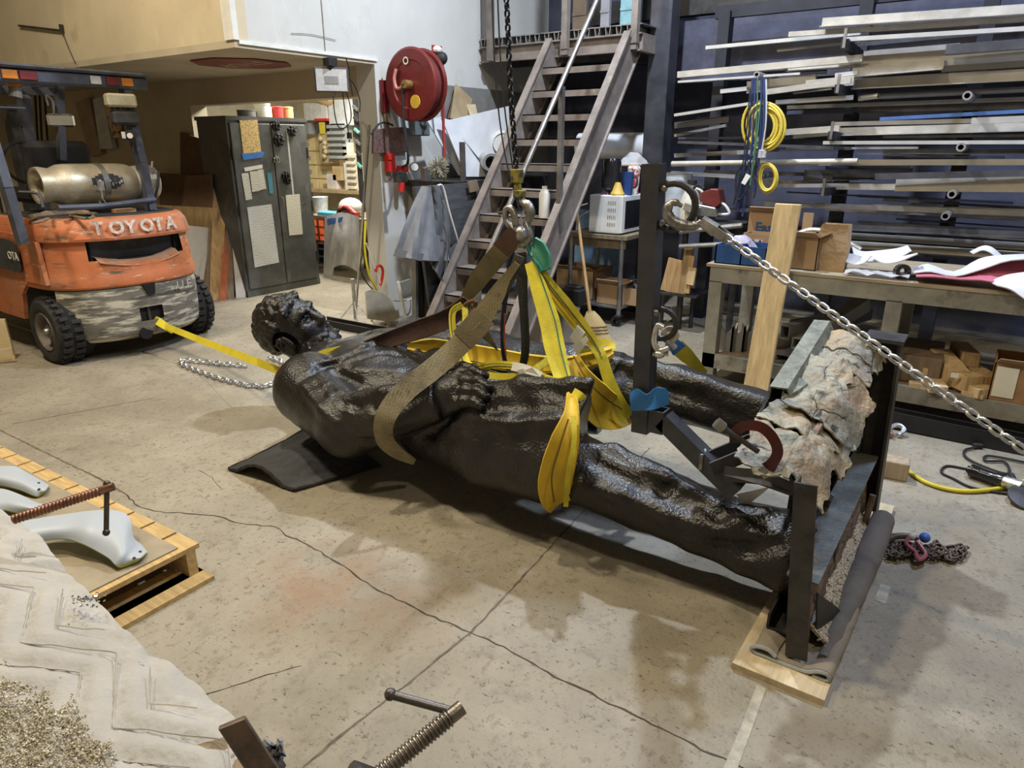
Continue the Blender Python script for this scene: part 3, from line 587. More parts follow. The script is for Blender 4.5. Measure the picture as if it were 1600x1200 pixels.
q = MB(); q.poly([crumple(2.55, .12)+V((0, 0, .012)), crumple(2.60, .28)+V((0, 0, .03)), crumple(2.70, .32)+V((0, 0, .012)), crumple(2.72, .14)+V((0, 0, .03)), crumple(2.62, .06)+V((0, 0, .04))], (.006, 0, -.03)); q.build('torn_flap', edgem, stt)
G = []
for i in range(13):
    y = 2.34+(Y1-2.34)*i/12; G.append([V((-.40+.012*fbm((y, z, 3), 6, 3), y, .075+(ztop(y)-.1)*z)) for z in [k/10 for k in range(11)]])
MB().sheet(G, .02).build('core_wall', brown, stt, smooth=True)
G = []
for i in range(13):
    y = 2.46+(Y1-2.46)*i/12; G.append([V((-.455-.15*max(0, z-.6)/.4+.01*fbm((y, z, 5), 4, 3), y, .10+(ztop(y)-.1)*z)) for z in [k/10 for k in range(11)]])
MB().sheet(G, .015).build('foot_plate', bronze, stt, smooth=True)
for y in (Y1,): MB().poly([(-.46, y, .09), (-.36, y, .07), (-.36, y, ztop(y)-.12), (-.42, y, ztop(y)-.04), (-.59, y, ztop(y)-.01), (-.47, y, ztop(y)-.24)], (0, .015, 0)).build('end_plate', bronze, stt)
q = MB(); q.prof((-.298, 2.055, .048), (-.352, 2.065, .668), [(-.034, 0), (.034, 0), (.034, .065), (.026, .065), (.026, .009), (-.034, .009)], up=(0, 1, 0)); q.build('frame_post', steel_dk, stt)
q = MB(); q.prof((-.285, 3.2, .06), (-.315, 3.22, .885), [(-.055, -.055), (.055, -.055), (.055, .055), (.043, .055), (.043, -.04), (-.043, -.04), (-.043, .055), (-.055, .055)], up=(0, -1, 0)); q.bx(-.40, -.25, 3.14, 3.29, .872, .887); q.build('frame_post', steel_dk, stt)
q = MB(); q.prof((-.325, 2.11, .315), (-.315, 3.17, .36), [(-.05, 0), (.05, 0), (.05, -.008), (-.05, -.008)][::-1]); q.build('cross_rail', M('rail_steel', (.17, .175, .155), .5, .5, var=.3, bump=.1), stt)
G = []
for i in range(25):
    y = 2.12+1.04*i/24; G.append([V((-.283+.014*fbm((y, z, 3), 8, 3)-.012*z, y, .07+.245*z+.035*z*(y-2.12))) for z in [k/10 for k in range(11)]])
MB().sheet(G, .03).build('core_lower', brown, stt, smooth=True)
for y in (2.35, 2.62, 2.9): MB().box((-.385, y, .36+.04*(y-2.2)), (.08, .05, .03), (0, .5, 0)).build('wedge', steel_dk, stt)
MB().prof((-.35, 2.14, .06), (-.35, 3.15, .06), [(-.07, 0), (.07, 0), (.07, .008), (-.062, .008), (-.062, .06), (-.07, .06)]).build('lower_angle', steel_dk, stt)
MB().box((-.29, 2.5, .235), (.012, .07, .07), (.2, 0, 0)).build('square_hole', M('hole_dark', (.03, .02, .015), .9), stt)
q = MB(); G = []
for i in range(15):
    y = 2.16+.95*i/14; G.append([V((-.30+.085*k/5, y, .125-.06*(k/5)-.03*abs(i/14-.35)+.012*fbm((y, k, 1), 7, 2))) for k in range(6)])
grav = M('gravel', (.42, .35, .24), .9, var=.5, scale=130, bump=.8, bscale=140, detail=2, lo=.4, hi=.55); q.sheet(G, .01)
for i in range(420):
    a = random.randrange(14); k = random.randrange(5); p = G[a][k].lerp(G[a+1][k+1], random.random())+V((random.uniform(-.01, .01), random.uniform(-.03, .03), .006)); q.box(p, (random.uniform(.004, .012),)*3, (random.random()*3, random.random()*3, 0))
o = q.build('gravel_fill', grav, stt); o['kind'] = 'stuff'
MB().poly([(-.285, 2.16, .25), (-.27, 2.17, .10), (-.22, 2.36, .075), (-.24, 2.33, .11)], (.006, 0, 0)).build('bent_flange', steel_dk, stt)
MB().cyl((-.26, 3.05, .07), (-.25, 3.07, .22), .014, n=10).build('bent_rod', rusty, stt)
# ================================================================== LIFTING GEAR
def sqtube(b, p0, p1, w, h, t, up=(0, 0, 1)):
    p0 = V(p0); p1 = V(p1); d = (p1-p0).normalized(); x = d.cross(V(up)).normalized(); y = x.cross(d); vs = []
    for p in (p0, p1):
        for k in (0, t):
            for a, c in ((-1, -1), (1, -1), (1, 1), (-1, 1)): vs.append(p+x*(a*(w/2-k))+y*(c*(h/2-k)))
    f = []
    for i in range(4): j = (i+1) % 4; f += [(i, j, 8+j, 8+i), (4+j, 4+i, 12+i, 12+j), (i, 4+i, 4+j, j), (8+i, 8+j, 12+j, 12+i)]
    return b.add(vs, f)
hot = M('hot_rolled_tube', (.05, .051, .056), .42, .45, var=.35, scale=5, bump=.04, rvar=.12); layer(hot, (.085, .065, .052), 4, .6, .8, 7)
weld = M('weld_bead', (.3, .29, .27), .35, .9, var=.4, scale=40, bump=.4)
ma = PY(1000, 672, 2.35); ms = thing('lifting_mast', 'upright dark square steel tube with a diagonal foot clamped to the statue base', 'steel tube', (ma.x, 2.35, ma.z))
q = MB(); sqtube(q, (ma.x+.01, 2.35, ma.z), (ma.x-.012, 2.35, 1.585), .066, .066, .005, up=(0, 1, 0)); q.build('tube', hot, ms)
q = MB(); sqtube(q, (ma.x+.075, 2.35, .60), (ma.x+.075, 2.35, .69), .06, .066, .006, up=(0, 1, 0)); q.build('stub', hot, ms)
a0 = V((ma.x+.095, 2.35, .655)); a1 = V(PY(1152, 768, 2.35)); q = MB(); sqtube(q, a0, a1, .066, .066, .006, up=(0, 1, 0)); q.build('diagonal_leg', hot, ms)
MB().tube([a0.lerp(a1, .56)+V((0, -.034, -.03)), a0.lerp(a1, .56)+V((.0, -.036, .03)), a0.lerp(a1, .56)+V((0, .0, .036))], .008, 6).build('weld', weld, ms)
q = MB(); q.prof(PY(1108, 728, 2.32), PY(1182, 697, 2.42), [(-.045, -.02), (.045, -.02), (.045, .035), (.037, .035), (.037, -.012), (-.037, -.012), (-.037, .035), (-.045, .035)]); q.build('clamped_channel', hot, ms)
MB().poly([PY(1130, 742, 2.27), PY(1190, 748, 2.24), PY(1240, 770, 2.18), PY(1235, 775, 2.18), PY(1185, 757, 2.24), PY(1133, 752, 2.27)], (0, .01, .03)).build('edge_plate', hot, ms)
MB().poly([PY(1150, 772, 2.4), PY(1205, 760, 2.4), PY(1165, 792, 2.4)], (.0, .008, 0)).build('shim', M('shim', (.5, .49, .46), .5, .5), ms)
for (u, v, r, rt) in ((1053, 322, .078, .013), (1033, 505, .056, .011)):
    c = PY(u, v, 2.36); c = V((max(c.x, ma.x+.033+r*.4), 2.35, c.z)); q = MB(); ex = V((.9, .15, 0)).normalized()
    q.tube([c+ex*(r*math.cos(a))+V((0, 0, r*math.sin(a))) for a in [k*2*math.pi/20 for k in range(20)]], rt, 8, closed=True); q.build('welded_ring', steel_dk, ms, smooth=True)
    for dz in (r*.75, -r*.75): MB().sph((ma.x+.036, 2.335, c.z+dz), .014, 8, 6).build('weld', weld, ms)
# blue rag round the joint
q = MB(); G = []
for i in range(13):
    t = i/12; u = 985+t*60; row = []
    for j in range(5):
        s_ = j/4; top = 615-8*math.sin(t*9)-(14*math.exp(-((t-.6)/.16)**2)); bot = 641-22*max(0, t-.55)
        y = 2.306-.008*math.sin(t*6+s_*3) if t < .62 else 2.306+(t-.62)*.1
        row.append(PY(u, top+(bot-top)*s_, y-.004))
    G.append(row)
q.sheet(G, .004); one('blue_tape_wrap', q, M('blue_nylon', (.03, .19, .55), .5, var=.15, bump=.03), 'bright blue tape wrapped round the foot of the steel mast', 'tape', smooth=True)
# red C-clamp
cc = thing('c_clamp', 'red and black C-clamp gripping the crumpled statue base', 'clamp', tuple(PY(1185, 740, 2.15)))
P_ = [PY(u, v, y) for u, v, y in ((1148, 692, 2.13), (1150, 675, 2.13), (1166, 665, 2.14), (1190, 668, 2.15), (1208, 685, 2.16), (1215, 706, 2.16), (1206, 724, 2.16), (1190, 734, 2.16))]
q = MB(); q.ribbon(P_, .034, .03, 5); q.build('frame', M('clamp_red', (.10, .012, .012), .4, .1, var=.3, scale=12, bump=.08, col2=(.03, .02, .02), lo=.45, hi=.75), cc, smooth=True)
MB().cyl(PY(1124, 664, 2.11), PY(1185, 706, 2.15), .009, n=10).build('screw', steel_dk, cc); MB().cyl(PY(1119, 660, 2.105), PY(1130, 669, 2.115), .02, n=6).build('hex_head', steel_gr, cc)
MB().cyl(PY(1188, 730, 2.15), PY(1199, 745, 2.15), .014, n=8).build('anvil', steel_gr, cc)
# tension chain with grab hook
e0 = PY(1104, 350, 2.36); e1 = PD(1660, 728, 2.02); e1 = e0+(e1-e0)*((e0.z-.03)/(e0.z-e1.z))
tc = thing('tension_chain', 'galvanized steel chain pulled tight from the mast ring to the right', 'chain', tuple(e0))
hkm = M('forged_hook', (.3, .29, .28), .4, .85, var=.4, scale=14, bump=.15)
hp = [PY(u, v, y) for u, v, y in ((1066, 322, 2.345), (1052, 316, 2.33), (1043, 326, 2.32), (1046, 341, 2.32), (1062, 351, 2.33), (1082, 353, 2.35), (1096, 347, 2.36))]
MB().tube(hp, [.008, .013, .017, .02, .02, .017, .012], 10, sm=5).build('grab_hook', hkm, tc, smooth=True)
ax = (e1-e0).normalized(); q = MB(); q.cyl(e0-ax*.02, e0+ax*.04, .02, .024, n=10); q.build('coupler', hkm, tc)
q = MB(); sx, sy, _ = axes(ax)
for s_ in (-1, 1): q.bar(e0+ax*.03+sx*(s_*.02), e0+ax*.095+sx*(s_*.02), .008, .03, up=sy)
q.cyl(e0+ax*.075-sx*.03, e0+ax*.075+sx*.03, .008, n=8); q.build('clevis', hkm, tc)
sag = [(e0+ax*.07).lerp(e1, t)+V((0, 0, -.03*math.sin(math.pi*t))) for t in [k/24 for k in range(25)]]
chain(sag, .05, .036, .0058, galv, tc, roll=.6)
MB().lathe(e1+V((0, 0, -.03)), (0, 0, 1), [(.001, .012), (.06, .012), (.065, 0)], 16).build('floor_anchor_plate', steel_gr, tc); MB().tube([e1+V((.03*math.cos(a), 0, .03*math.sin(a)-.005)) for a in [k*math.pi/8 for k in range(9)]], .008, 8).build('anchor_eye', steel_gr, tc)
# lower shackle on the mast and its short strap
sk = thing('shackle', 'steel bow shackle hanging from the lower ring of the mast', 'shackle', tuple(PY(1035, 555, 2.33)))
P_ = [PY(u, v, y) for u, v, y in ((1024, 515, 2.33), (1022, 535, 2.325), (1030, 548, 2.33), (1045, 544, 2.34))]
MB().tube([PY(1036, 512, 2.34)]+[PY(1028, 508, 2.335)]+P_, .0115, 10, sm=5).build('bow', galv, sk, smooth=True)
q = MB(); q.sph(PY(1030, 553, 2.335), .022, 10, 7, sc=(1, 1, .8)); q.cyl(PY(1020, 553, 2.33), PY(1044, 553, 2.345), .009, n=8); q.build('pin', galv, sk, smooth=True)
sk2 = thing('pin_shackle', 'cream painted shackle with open eye beside the mast ring', 'shackle', tuple(PY(1046, 535, 2.37)))
q = MB(); q.lathe(PY(1047, 523, 2.38), _C-PY(1047, 523, 2.38), [(.012, -.012), (.03, -.012), (.034, 0), (.03, .012), (.012, .012), (.012, -.012)], 16); q.build('eye', M('cream_metal', (.55, .5, .4), .4, .3), sk2, smooth=True); MB().cyl(PY(1040, 530, 2.36), PY(1054, 543, 2.4), .012, n=8).build('pin', galv, sk2)
yel = M('yellow_webbing', (.60, .53, .035), .75, var=.2, scale=7, bump=.12, bscale=160, stretch=(1, 1, 1)); layer(yel, (.3, .27, .06), 6, .58, .75, 8)
ylw = M('yellow_sleeve', (.60, .40, .02), .6, var=.18, scale=5, bump=.12, bscale=14); layer(ylw, (.33, .24, .04), 5, .56, .78, 8)
tanw = M('tan_webbing', (.25, .21, .115), .85, var=.25, scale=6, bump=.2, bscale=120); layer(tanw, (.07, .055, .03), 8, .58, .72, 8); bands(tanw, (.3, .255, .15), 30, 'X', 2.5, .6, 1.0); layer(tanw, (.09, .075, .045), 5, .5, .75, 9, off=(1, 2, 3))
blw = M('black_webbing', (.03, .03, .032), .8, var=.3, bump=.2, bscale=140); stitch = M('stitching', (.09, .08, .04), .8); blueband = M('blue_nylon_strap', (.03, .16, .5), .6)
ss = thing('choker_strap', 'short yellow strap with blue end lying on the far leg', 'strap', tuple(PY(1085, 560, 2.6)))
MB().ribbon([PY(1046, 533, 2.42), PY(1055, 540, 2.44), PY(1062, 548, 2.47)], [.045, .05, .06], .01, 4).build('blue_end', blueband, ss, smooth=True)
MB().ribbon([PY(1057, 541, 2.45), PY(1072, 555, 2.55), PY(1088, 570, 2.68), PY(1104, 582, 2.8)], [.06, .06, .045, .012], .006, 5).build('webbing', yel, ss, smooth=True)
# hoist ---------------------------------------------------------------------
hk = PY(812, 345, 2.65); ho = thing('chain_hoist', 'black hoist load chain with grey swivel hook over the statue', 'hoist', tuple(PY(812, 375, 2.65)))
ldc = M('black_chain', (.03, .03, .032), .35, .8, var=.3, bump=.05); top = PY(788, -60, 2.65)
chain([PY(807, 268, 2.65), PY(797, 130, 2.65), PY(793, 30, 2.65), top], .038, .03, .0055, ldc, ho)
for dx, lab in ((-16, 0), (-3, 0)):
    MB().tube([PY(777+dx*.6, -60, 2.65), PY(786+dx*.75, 120, 2.65), PY(800+dx*.7, 240, 2.65), PY(812, 330, 2.63)], .0035, 5, sm=4).build('control_cord', black, ho)
MB().tube([PY(800, 120, 2.66), PY(806, 240, 2.66), PY(818, 330, 2.64), PY(826, 360, 2.62)], .003, 5, sm=4).build('control_cord', steel_gr, ho)
hy = M('chipped_yellow', (.42, .36, .06), .5, .2, var=.4, scale=30, bump=.1, col2=(.06, .06, .05), lo=.45, hi=.6)
q = MB(); q.box(PY(808, 275, 2.65), (.045, .045, .06)); q.cyl(PY(808, 285, 2.65), PY(811, 308, 2.65), .017, .022, n=10); q.box(PY(812, 303, 2.65), (.05, .04, .035)); q.build('swivel_block', hy, ho, bevel=.004)
P_ = [PY(u, v, 2.65) for u, v in ((813, 310), (817, 316), (826, 322), (829, 335), (823, 352), (827, 368), (823, 382), (812, 384))]
MB().tube(P_, [.014, .018, .021, .022, .02, .02, .016, .01], 10, sm=5).build('hook', hkm, ho, smooth=True)
MB().tube([PY(822, 322, 2.65), PY(814, 340, 2.65), PY(818, 362, 2.65)], .005, 6).build('latch', galv, ho)
sh2 = thing('bow_shackle', 'large grey bow shackle with long pin hanging on the hoist hook', 'shackle', tuple(PY(800, 370, 2.62)))
MB().tube([PY(u, v, 2.62) for u, v in ((806, 352), (803, 335), (797, 325), (790, 330), (792, 346), (802, 358))], .016, 10, sm=5, closed=False).build('bow', hkm, sh2, smooth=True)
MB().cyl(PY(779, 333, 2.61), PY(802, 331, 2.63), .008, n=8).build('pin', steel_dk, sh2); MB().sph(PY(814, 366, 2.6), .03, 12, 8, sc=(1, 1, 1.25)).build('eye', hkm, sh2, smooth=True)
# slings ---------------------------------------------------------------------
def hit(u, v, off=-.01):
    q = B.hit(u, v, off); return V(q) if q is not None else PY(u, v, 2.4)
def strap(name, lab, parts, cat='sling', base=None):
    o = thing(name, lab, cat, tuple(base or V(parts[0][1][-1])))
    for pn, pts, wd, mat, kw in parts:
        bl = kw.pop('bulge', 0); s_ = MB(); s_.ribbon(pts, wd, kw.pop('th', .006), kw.pop('sm', 6), seg=kw.pop('seg', 4 if bl else 2), bulge=bl, **kw); s_.build(pn, mat, o, smooth=True)
    return o
def edge(pts, off, wd=.004):
    """thin stitch line running along a strap at a fraction of its width"""
    return pts
A1 = [PY(u, v, y) for u, v, y in ((818, 368, 2.6), (800, 376, 2.58), (770, 408, 2.6), (745, 440, 2.64), (728, 466, 2.68))]
A2 = [PY(u, v, y) for u, v, y in ((728, 470, 2.7), (700, 497, 2.72), (660, 513, 2.72), (610, 530, 2.66), (560, 548, 2.62), (525, 562, 2.58), (505, 573, 2.5))]
sl = strap('tan_choker_sling', 'worn tan choker sling with brown leather sleeve reaching the neck', [('webbing', A1, [.06, .085, .095, .09, .055], tanw, {'th': .012}), ('leather_sleeve', A2, [.05, .095, .10, .085, .07, .05, .03], M('brown_leather', (.045, .021, .016), .5, var=.3, scale=8, bump=.15), {'th': .014, 'bulge': .012})])
MB().ribbon([PY(806, 362, 2.57), PY(794, 378, 2.565), PY(782, 392, 2.575)], [.075, .085, .09], .006, 4).build('eye_wrap', M('brown_wrap', (.12, .065, .04), .6, var=.25, bump=.1), sl, smooth=True)
MB().tube([PY(742, 470, 2.66), PY(730, 474, 2.67), PY(722, 485, 2.69), PY(735, 490, 2.68), PY(742, 478, 2.67)], .012, 8, sm=4, closed=True).build('knot', M('brown_wrap', (.12, .065, .04)), sl, smooth=True)
C1 = [PY(808, 412, 2.58), PY(790, 436, 2.57), PY(775, 462, 2.55), PY(752, 497, 2.5), PY(728, 528, 2.42), PY(700, 556, 2.33), PY(668, 583, 2.22), PY(640, 604, 2.13), PY(614, 632, 2.045), PY(600, 660, 2.0), PY(602, 688, 2.03), PY(622, 708, 2.12), PY(648, 722, 2.22)]
sl = strap('grey_tan_web_sling', 'wide grimy tan web sling crossing over the statue forearm', [('webbing', C1, [.03, .045, .08, .098, .10, .10, .10, .10, .095, .09, .08, .06, .03], tanw, {'th': .009, 'sm': 6})])
MB().ribbon([PY(757, 493, 2.485), PY(740, 513, 2.44), PY(722, 532, 2.40)], .118, .007, 3).build('sewn_patch', M('tan_patch', (.17, .14, .085), .85, var=.2, bump=.25, bscale=150), sl, smooth=True)
MB().ribbon([PY(745, 510, 2.45), PY(760, 525, 2.52), PY(778, 548, 2.6)], [.05, .04, .006], .006, 4).build('loose_tail', tanw, sl, smooth=True)
sl = strap('black_sling', 'narrow black webbing sling hanging in a loop from the hook', [('webbing', [PY(u, v, 2.6) for u, v in ((812, 395), (815, 430), (818, 480), (821, 540), (816, 572), (802, 590))], [.06, .055, .04, .04, .035, .02], blw, {'th': .012})])
sl = strap('blue_edged_sling', 'thin blue and dark sling hanging left of the black loop', [('webbing', [PY(u, v, 2.61) for u, v in ((806, 395), (795, 430), (788, 480), (785, 520), (788, 560), (798, 586))], [.04, .03, .022, .022, .022, .02], M('navy_webbing', (.02, .025, .07), .7, bump=.1), {'th': .01}), ('orange_stripe', [PY(u, v, 2.598) for u, v in ((789, 490), (788, 530), (791, 556))], .008, M('orange_stripe', (.5, .12, .04), .6), {'th': .003})])
sl = strap('twin_grey_sling', 'narrow grey webbing hanging between the tan slings', [('webbing', [PY(u, v, 2.59) for u, v in ((812, 400), (800, 430), (790, 455), (778, 470))], [.05, .045, .03, .02], M('grey_webbing', (.10, .095, .09), .8, bump=.2), {'th': .01})])
one('green_sleeve', MB().ribbon([PY(829, 378, 2.64), PY(838, 388, 2.63), PY(846, 402, 2.62), PY(853, 420, 2.61)], [.05, .075, .07, .03], .012, 5, seg=4, bulge=.02), M('green_nylon', (.02, .17, .105), .6, var=.2, bump=.08), 'green protective sleeve over yellow slings below the hook', 'sleeve', smooth=True)
grn = M('green_edge', (.03, .12, .05), .7)
Ya = [PY(828, 410, 2.6), PY(842, 450, 2.58), PY(858, 500, 2.53), PY(866, 540, 2.48), PY(876, 580, 2.42), PY(884, 606, 2.37), PY(893, 622, 2.33)]
Yb = [PY(u, v, y) for u, v, y in ((893, 612, 2.30), (893, 645, 2.20), (884, 685, 2.13), (874, 722, 2.105), (867, 755, 2.105), (868, 778, 2.13), (876, 792, 2.2))]
sl = strap('yellow_round_sling', 'yellow round sling dropping from the hook around the near knee', [('strap_leg', Ya, [.05, .075, .09, .09, .075, .06, .03], yel, {'th': .01}), ('sleeve_loop', Yb, [.02, .05, .105, .125, .13, .12, .10], ylw, {'th': .012, 'bulge': .012})])
MB().ribbon([p+V((.028, -.002, .008)) for p in Ya], .006, .012, 6).build('edge_stitching', grn, sl)
MB().ribbon([PY(888, 655, 2.145), PY(874, 700, 2.09), PY(862, 745, 2.075), PY(866, 785, 2.10)], .007, .004, 5).build('fold_line', M('fold_dark', (.16, .10, .01), .7), sl)
MB().ribbon([PY(896, 650, 2.17), PY(897, 690, 2.115), PY(888, 740, 2.09), PY(884, 792, 2.14)], .02, .006, 5).build('edge_band', yel, sl, smooth=True)
MB().ribbon([PY(895, 612, 2.3), PY(905, 618, 2.29), PY(912, 624, 2.3)], .035, .006, 3).build('tail_end', yel, sl)
Yc = [PY(834, 405, 2.62), PY(850, 436, 2.63), PY(880, 475, 2.66), PY(905, 507, 2.7), PY(928, 537, 2.72), PY(940, 558, 2.7), PY(952, 595, 2.68), PY(968, 628, 2.68), PY(985, 650, 2.72)]
Yd = [PY(893, 560, 2.62), PY(905, 590, 2.58), PY(925, 620, 2.58), PY(948, 642, 2.62), PY(970, 650, 2.7), PY(988, 652, 2.78)]
sl = strap('yellow_thigh_sling', 'yellow round sling from the hook under the far thigh', [('strap_leg', Yc, [.04, .06, .075, .07, .055, .05, .055, .055, .05], yel, {'th': .009}), ('sleeve_loop', Yd, [.06, .11, .16, .17, .12, .05], ylw, {'th': .014, 'bulge': .015})])
MB().ribbon([PY(896, 556, 2.58), PY(915, 590, 2.53), PY(940, 618, 2.54), PY(972, 640, 2.64)], .007, .004, 5).build('fold_line', M('fold_dark', (.16, .10, .01)), sl)
MB().ribbon([p+V((.0, -.012, .018)) for p in Yc[:6]], .007, .004, 6).build('edge_stitching', stitch, sl)
MB().ribbon([p+V((.0, -.008, -.02)) for p in Yc[1:6]], .012, .008, 6).build('second_ply', ylw, sl)
Ye = [hit(636, 541, -.03), hit(675, 543, -.035), hit(730, 553, -.035), hit(785, 563, -.04), hit(835, 570, -.05), PY(885, 570, 2.62), PY(930, 560, 2.7), PY(958, 548, 2.8)]
sl = strap('yellow_long_sling', 'long yellow round sling lying along the far side of the torso', [('sleeve', Ye, [.03, .09, .10, .10, .085, .06, .05, .02], ylw, {'th': .02, 'bulge': .012})])
MB().ribbon([p+V((0, -.02, -.028)) for p in Ye[1:6]], .006, .004, 6).build('fold_line', M('fold_dark', (.16, .10, .01)), sl)
MB().ribbon([PY(900, 548, 2.74), PY(935, 551, 2.78), PY(958, 543, 2.85), PY(945, 535, 2.88), PY(925, 534, 2.86)], .03, .006, 5).build('loop_end', yel, sl, smooth=True)
Yf = [PY(u, v, y) for u, v, y in ((722, 476, 2.66), (708, 486, 2.63), (707, 510, 2.6), (713, 545, 2.56), (720, 575, 2.52), (735, 577, 2.46), (770, 570, 2.44), (810, 573, 2.42), (845, 588, 2.4), (880, 600, 2.36))]
sl = strap('loose_yellow_strap', 'thin loose yellow strap looped from the brown sleeve over the belly', [('webbing', Yf, .034, yel, {'th': .005}), ('webbing', [PY(u, v, y) for u, v, y in ((726, 478, 2.67), (727, 500, 2.63), (724, 540, 2.55), (733, 570, 2.5), (760, 585, 2.44), (800, 588, 2.42), (830, 580, 2.44), (862, 558, 2.55))], .03, yel, {'th': .005})])
MB().ribbon([p+V((.0, -.008, .006)) for p in Yf], .004, .003, 6).build('edge_stitching', stitch, sl)
sl = strap('neck_sling', 'doubled yellow strap wrapped round the statue neck', [('webbing', [PY(478, 578, 2.36), PY(484, 566, 2.4), PY(500, 553, 2.47), PY(520, 546, 2.52), PY(548, 540, 2.6)], [.03, .035, .03, .025, .012], yel, {'th': .006}), ('webbing', [PY(484, 582, 2.33), PY(492, 570, 2.37), PY(510, 556, 2.46), PY(535, 548, 2.54)], [.02, .025, .02, .01], ylw, {'th': .006})])
for i, (px, Yt, lab) in enumerate((([(808, 578), (818, 576), (828, 604), (822, 606)], 2.38, 'narrow white label tag hanging off the loose yellow strap'), ([(820, 578), (832, 574), (850, 596), (838, 601)], 2.385, 'wider white label tag on the loose yellow strap beside the narrow one'), ([(893, 540), (915, 525), (919, 532), (903, 556)], 2.6, 'white label tag pointing left on the thigh sling'), ([(890, 527), (902, 508), (914, 520), (900, 540)], 2.63, 'printed white label flap above the far thigh'))):
    one('label_tag', MB().poly([PY(u, v, Yt) for u, v in px], (0, .003, 0)), paper, lab, 'tag')
one('strap_label', MB().ribbon([PY(800, 572, 2.40), PY(822, 577, 2.39), PY(845, 588, 2.385)], .04, .003, 4), white, 'white woven label sewn round the loose yellow strap', 'label')
# ratchet strap from the forklift to the statue
sl = strap('yellow_tow_strap', 'flat yellow strap stretched over the floor from forklift to statue shoulder', [('webbing', [PX(247, 505, -5.61), PX(330, 538, -4.75), PX(400, 565, -3.85), PY(462, 590, 2.55)], .05, M('bright_yellow_strap', (.66, .56, .03), .6, var=.1, bump=.1, bscale=150), {'th': .003, 'sm': 3})], 'strap')
MB().ribbon([PX(236, 493, -5.66), PX(247, 502, -5.58), PX(270, 517, -5.4)], [.03, .065, .05], .01, 3).build('hook_end', M('bright_yellow_strap', (.66, .56, .03)), sl)
# ================================================================== FORKLIFT
org = M('orange_paint', (.48, .15, .055), .6, var=.15, scale=4, bump=.06); layer(org, (.36, .17, .1), 2.5, .48, .7, 8); layer(org, (.27, .09, .04), 5, .56, .72, 8, stretch=(1, 1, 2.5)); layer(org, (.55, .45, .35), 14, .60, .68, 9, stretch=(.5, .5, 2.4)); layer(org, (.11, .085, .065), 8, .59, .68, 9, stretch=(.4, .4, 2.4))
grw = M('scraped_grey_paint', (.14, .13, .11), .65, var=.3, scale=5, bump=.15, stretch=(1, 1, 3)); layer(grw, (.5, .47, .38), 7, .49, .58, 10, stretch=(.5, .5, 3.2)); layer(grw, (.06, .06, .055), 6, .58, .66, 8, stretch=(.4, .4, 3)); layer(grw, (.4, .13, .05), 4, .63, .7, 8)
ddk = M('dusty_dark', (.045, .047, .052), .6, .2, var=.3, scale=8, bump=.08); layer(ddk, (.2, .17, .13), 3, .6, .8, 8)
blu = M('guard_blue_grey', (.075, .085, .115), .5, .3, var=.3, scale=6, bump=.05); layer(blu, (.2, .18, .15), 7, .6, .75, 8)
fk = thing('forklift', 'worn orange and grey forklift truck parked under the loft', 'forklift', (-6.6, 2.86, 0))
plan = [(-6.75, 2.24), (-6.35, 2.24), (-5.98, 2.26), (-5.80, 2.34), (-5.68, 2.48), (-5.61, 2.68), (-5.585, 2.86), (-5.60, 3.06), (-5.66, 3.24), (-5.79, 3.38), (-5.98, 3.45), (-6.35, 3.46), (-6.75, 3.46)]
pl2 = catmull([V((x, y, 0)) for x, y in plan], 5); NP = len(pl2)
def cw(z, inset=0.):
    c = V((-6.6, 2.86, 0)); return [V((p.x+(c.x-p.x)*inset*(1 if p.x > -6.3 else 0), p.y+(c.y-p.y)*inset, z)) for p in pl2]
def shell(levels, name, mat, i0=0, i1=None, skip=None):
    i1 = i1 or NP; G = [cw(z, k)[i0:i1] for z, k in levels]; q = MB(); nb = i1-i0
    vs = [p for r in G for p in r]; f = []
    for a in range(len(G)-1):
        for j in range(nb-1):
            m_ = (G[a][j]+G[a+1][j+1])/2
            if skip and skip(m_): continue
            f.append((a*nb+j, a*nb+j+1, (a+1)*nb+j+1, (a+1)*nb+j))
    q.add(vs, f); return q.build(name, mat, fk, smooth=.5)
iL = next(i for i, p in enumerate(pl2) if p.x > -5.93); iR = NP-1-next(i for i, p in enumerate(reversed(pl2)) if p.x > -5.93)
shell([(.15, .06), (.19, .015), (.27, 0), (.29, 0), (.40, 0), (.52, 0), (.575, .005), (.585, .02)], 'counterweight_lower', grw, iL, iR+1, lambda m: (abs(m.y-2.86) < .095 and .285 < m.z < .405 and m.x > -5.75))
def mouth(m): return m.x > -5.72 and 2.5 < m.y < 3.22 and .775 < m.z < .945 and (m.z > .80 or 2.62 < m.y < 3.1)
shell([(.585, .0), (.60, -.01), (.655, -.012), (.68, .0), (.73, .005), (.77, .008), (.80, .01), (.85, .015), (.90, .02), (.945, .03)], 'counterweight_body', org, 0, None, mouth)
shell([(.945, .03), (.95, -.01), (.97, -.015), (1.06, .01), (1.105, .05), (1.118, .1)], 'engine_cover_band', org)
q = MB(); q.poly(cw(1.115, .1), (0, 0, .004)); q.build('cover_top', ddk, fk)
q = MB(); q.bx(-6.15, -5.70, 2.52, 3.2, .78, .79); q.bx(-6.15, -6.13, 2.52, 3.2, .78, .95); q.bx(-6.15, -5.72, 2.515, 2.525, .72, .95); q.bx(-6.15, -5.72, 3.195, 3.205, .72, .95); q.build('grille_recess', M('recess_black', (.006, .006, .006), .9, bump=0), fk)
G = [[V((-5.66-.1*(1-t*t), 2.58+.58*s_, .735+.045*t)) for t in (0, .5, 1)] for s_ in [k/10 for k in range(11)]]
q = MB(); G = []
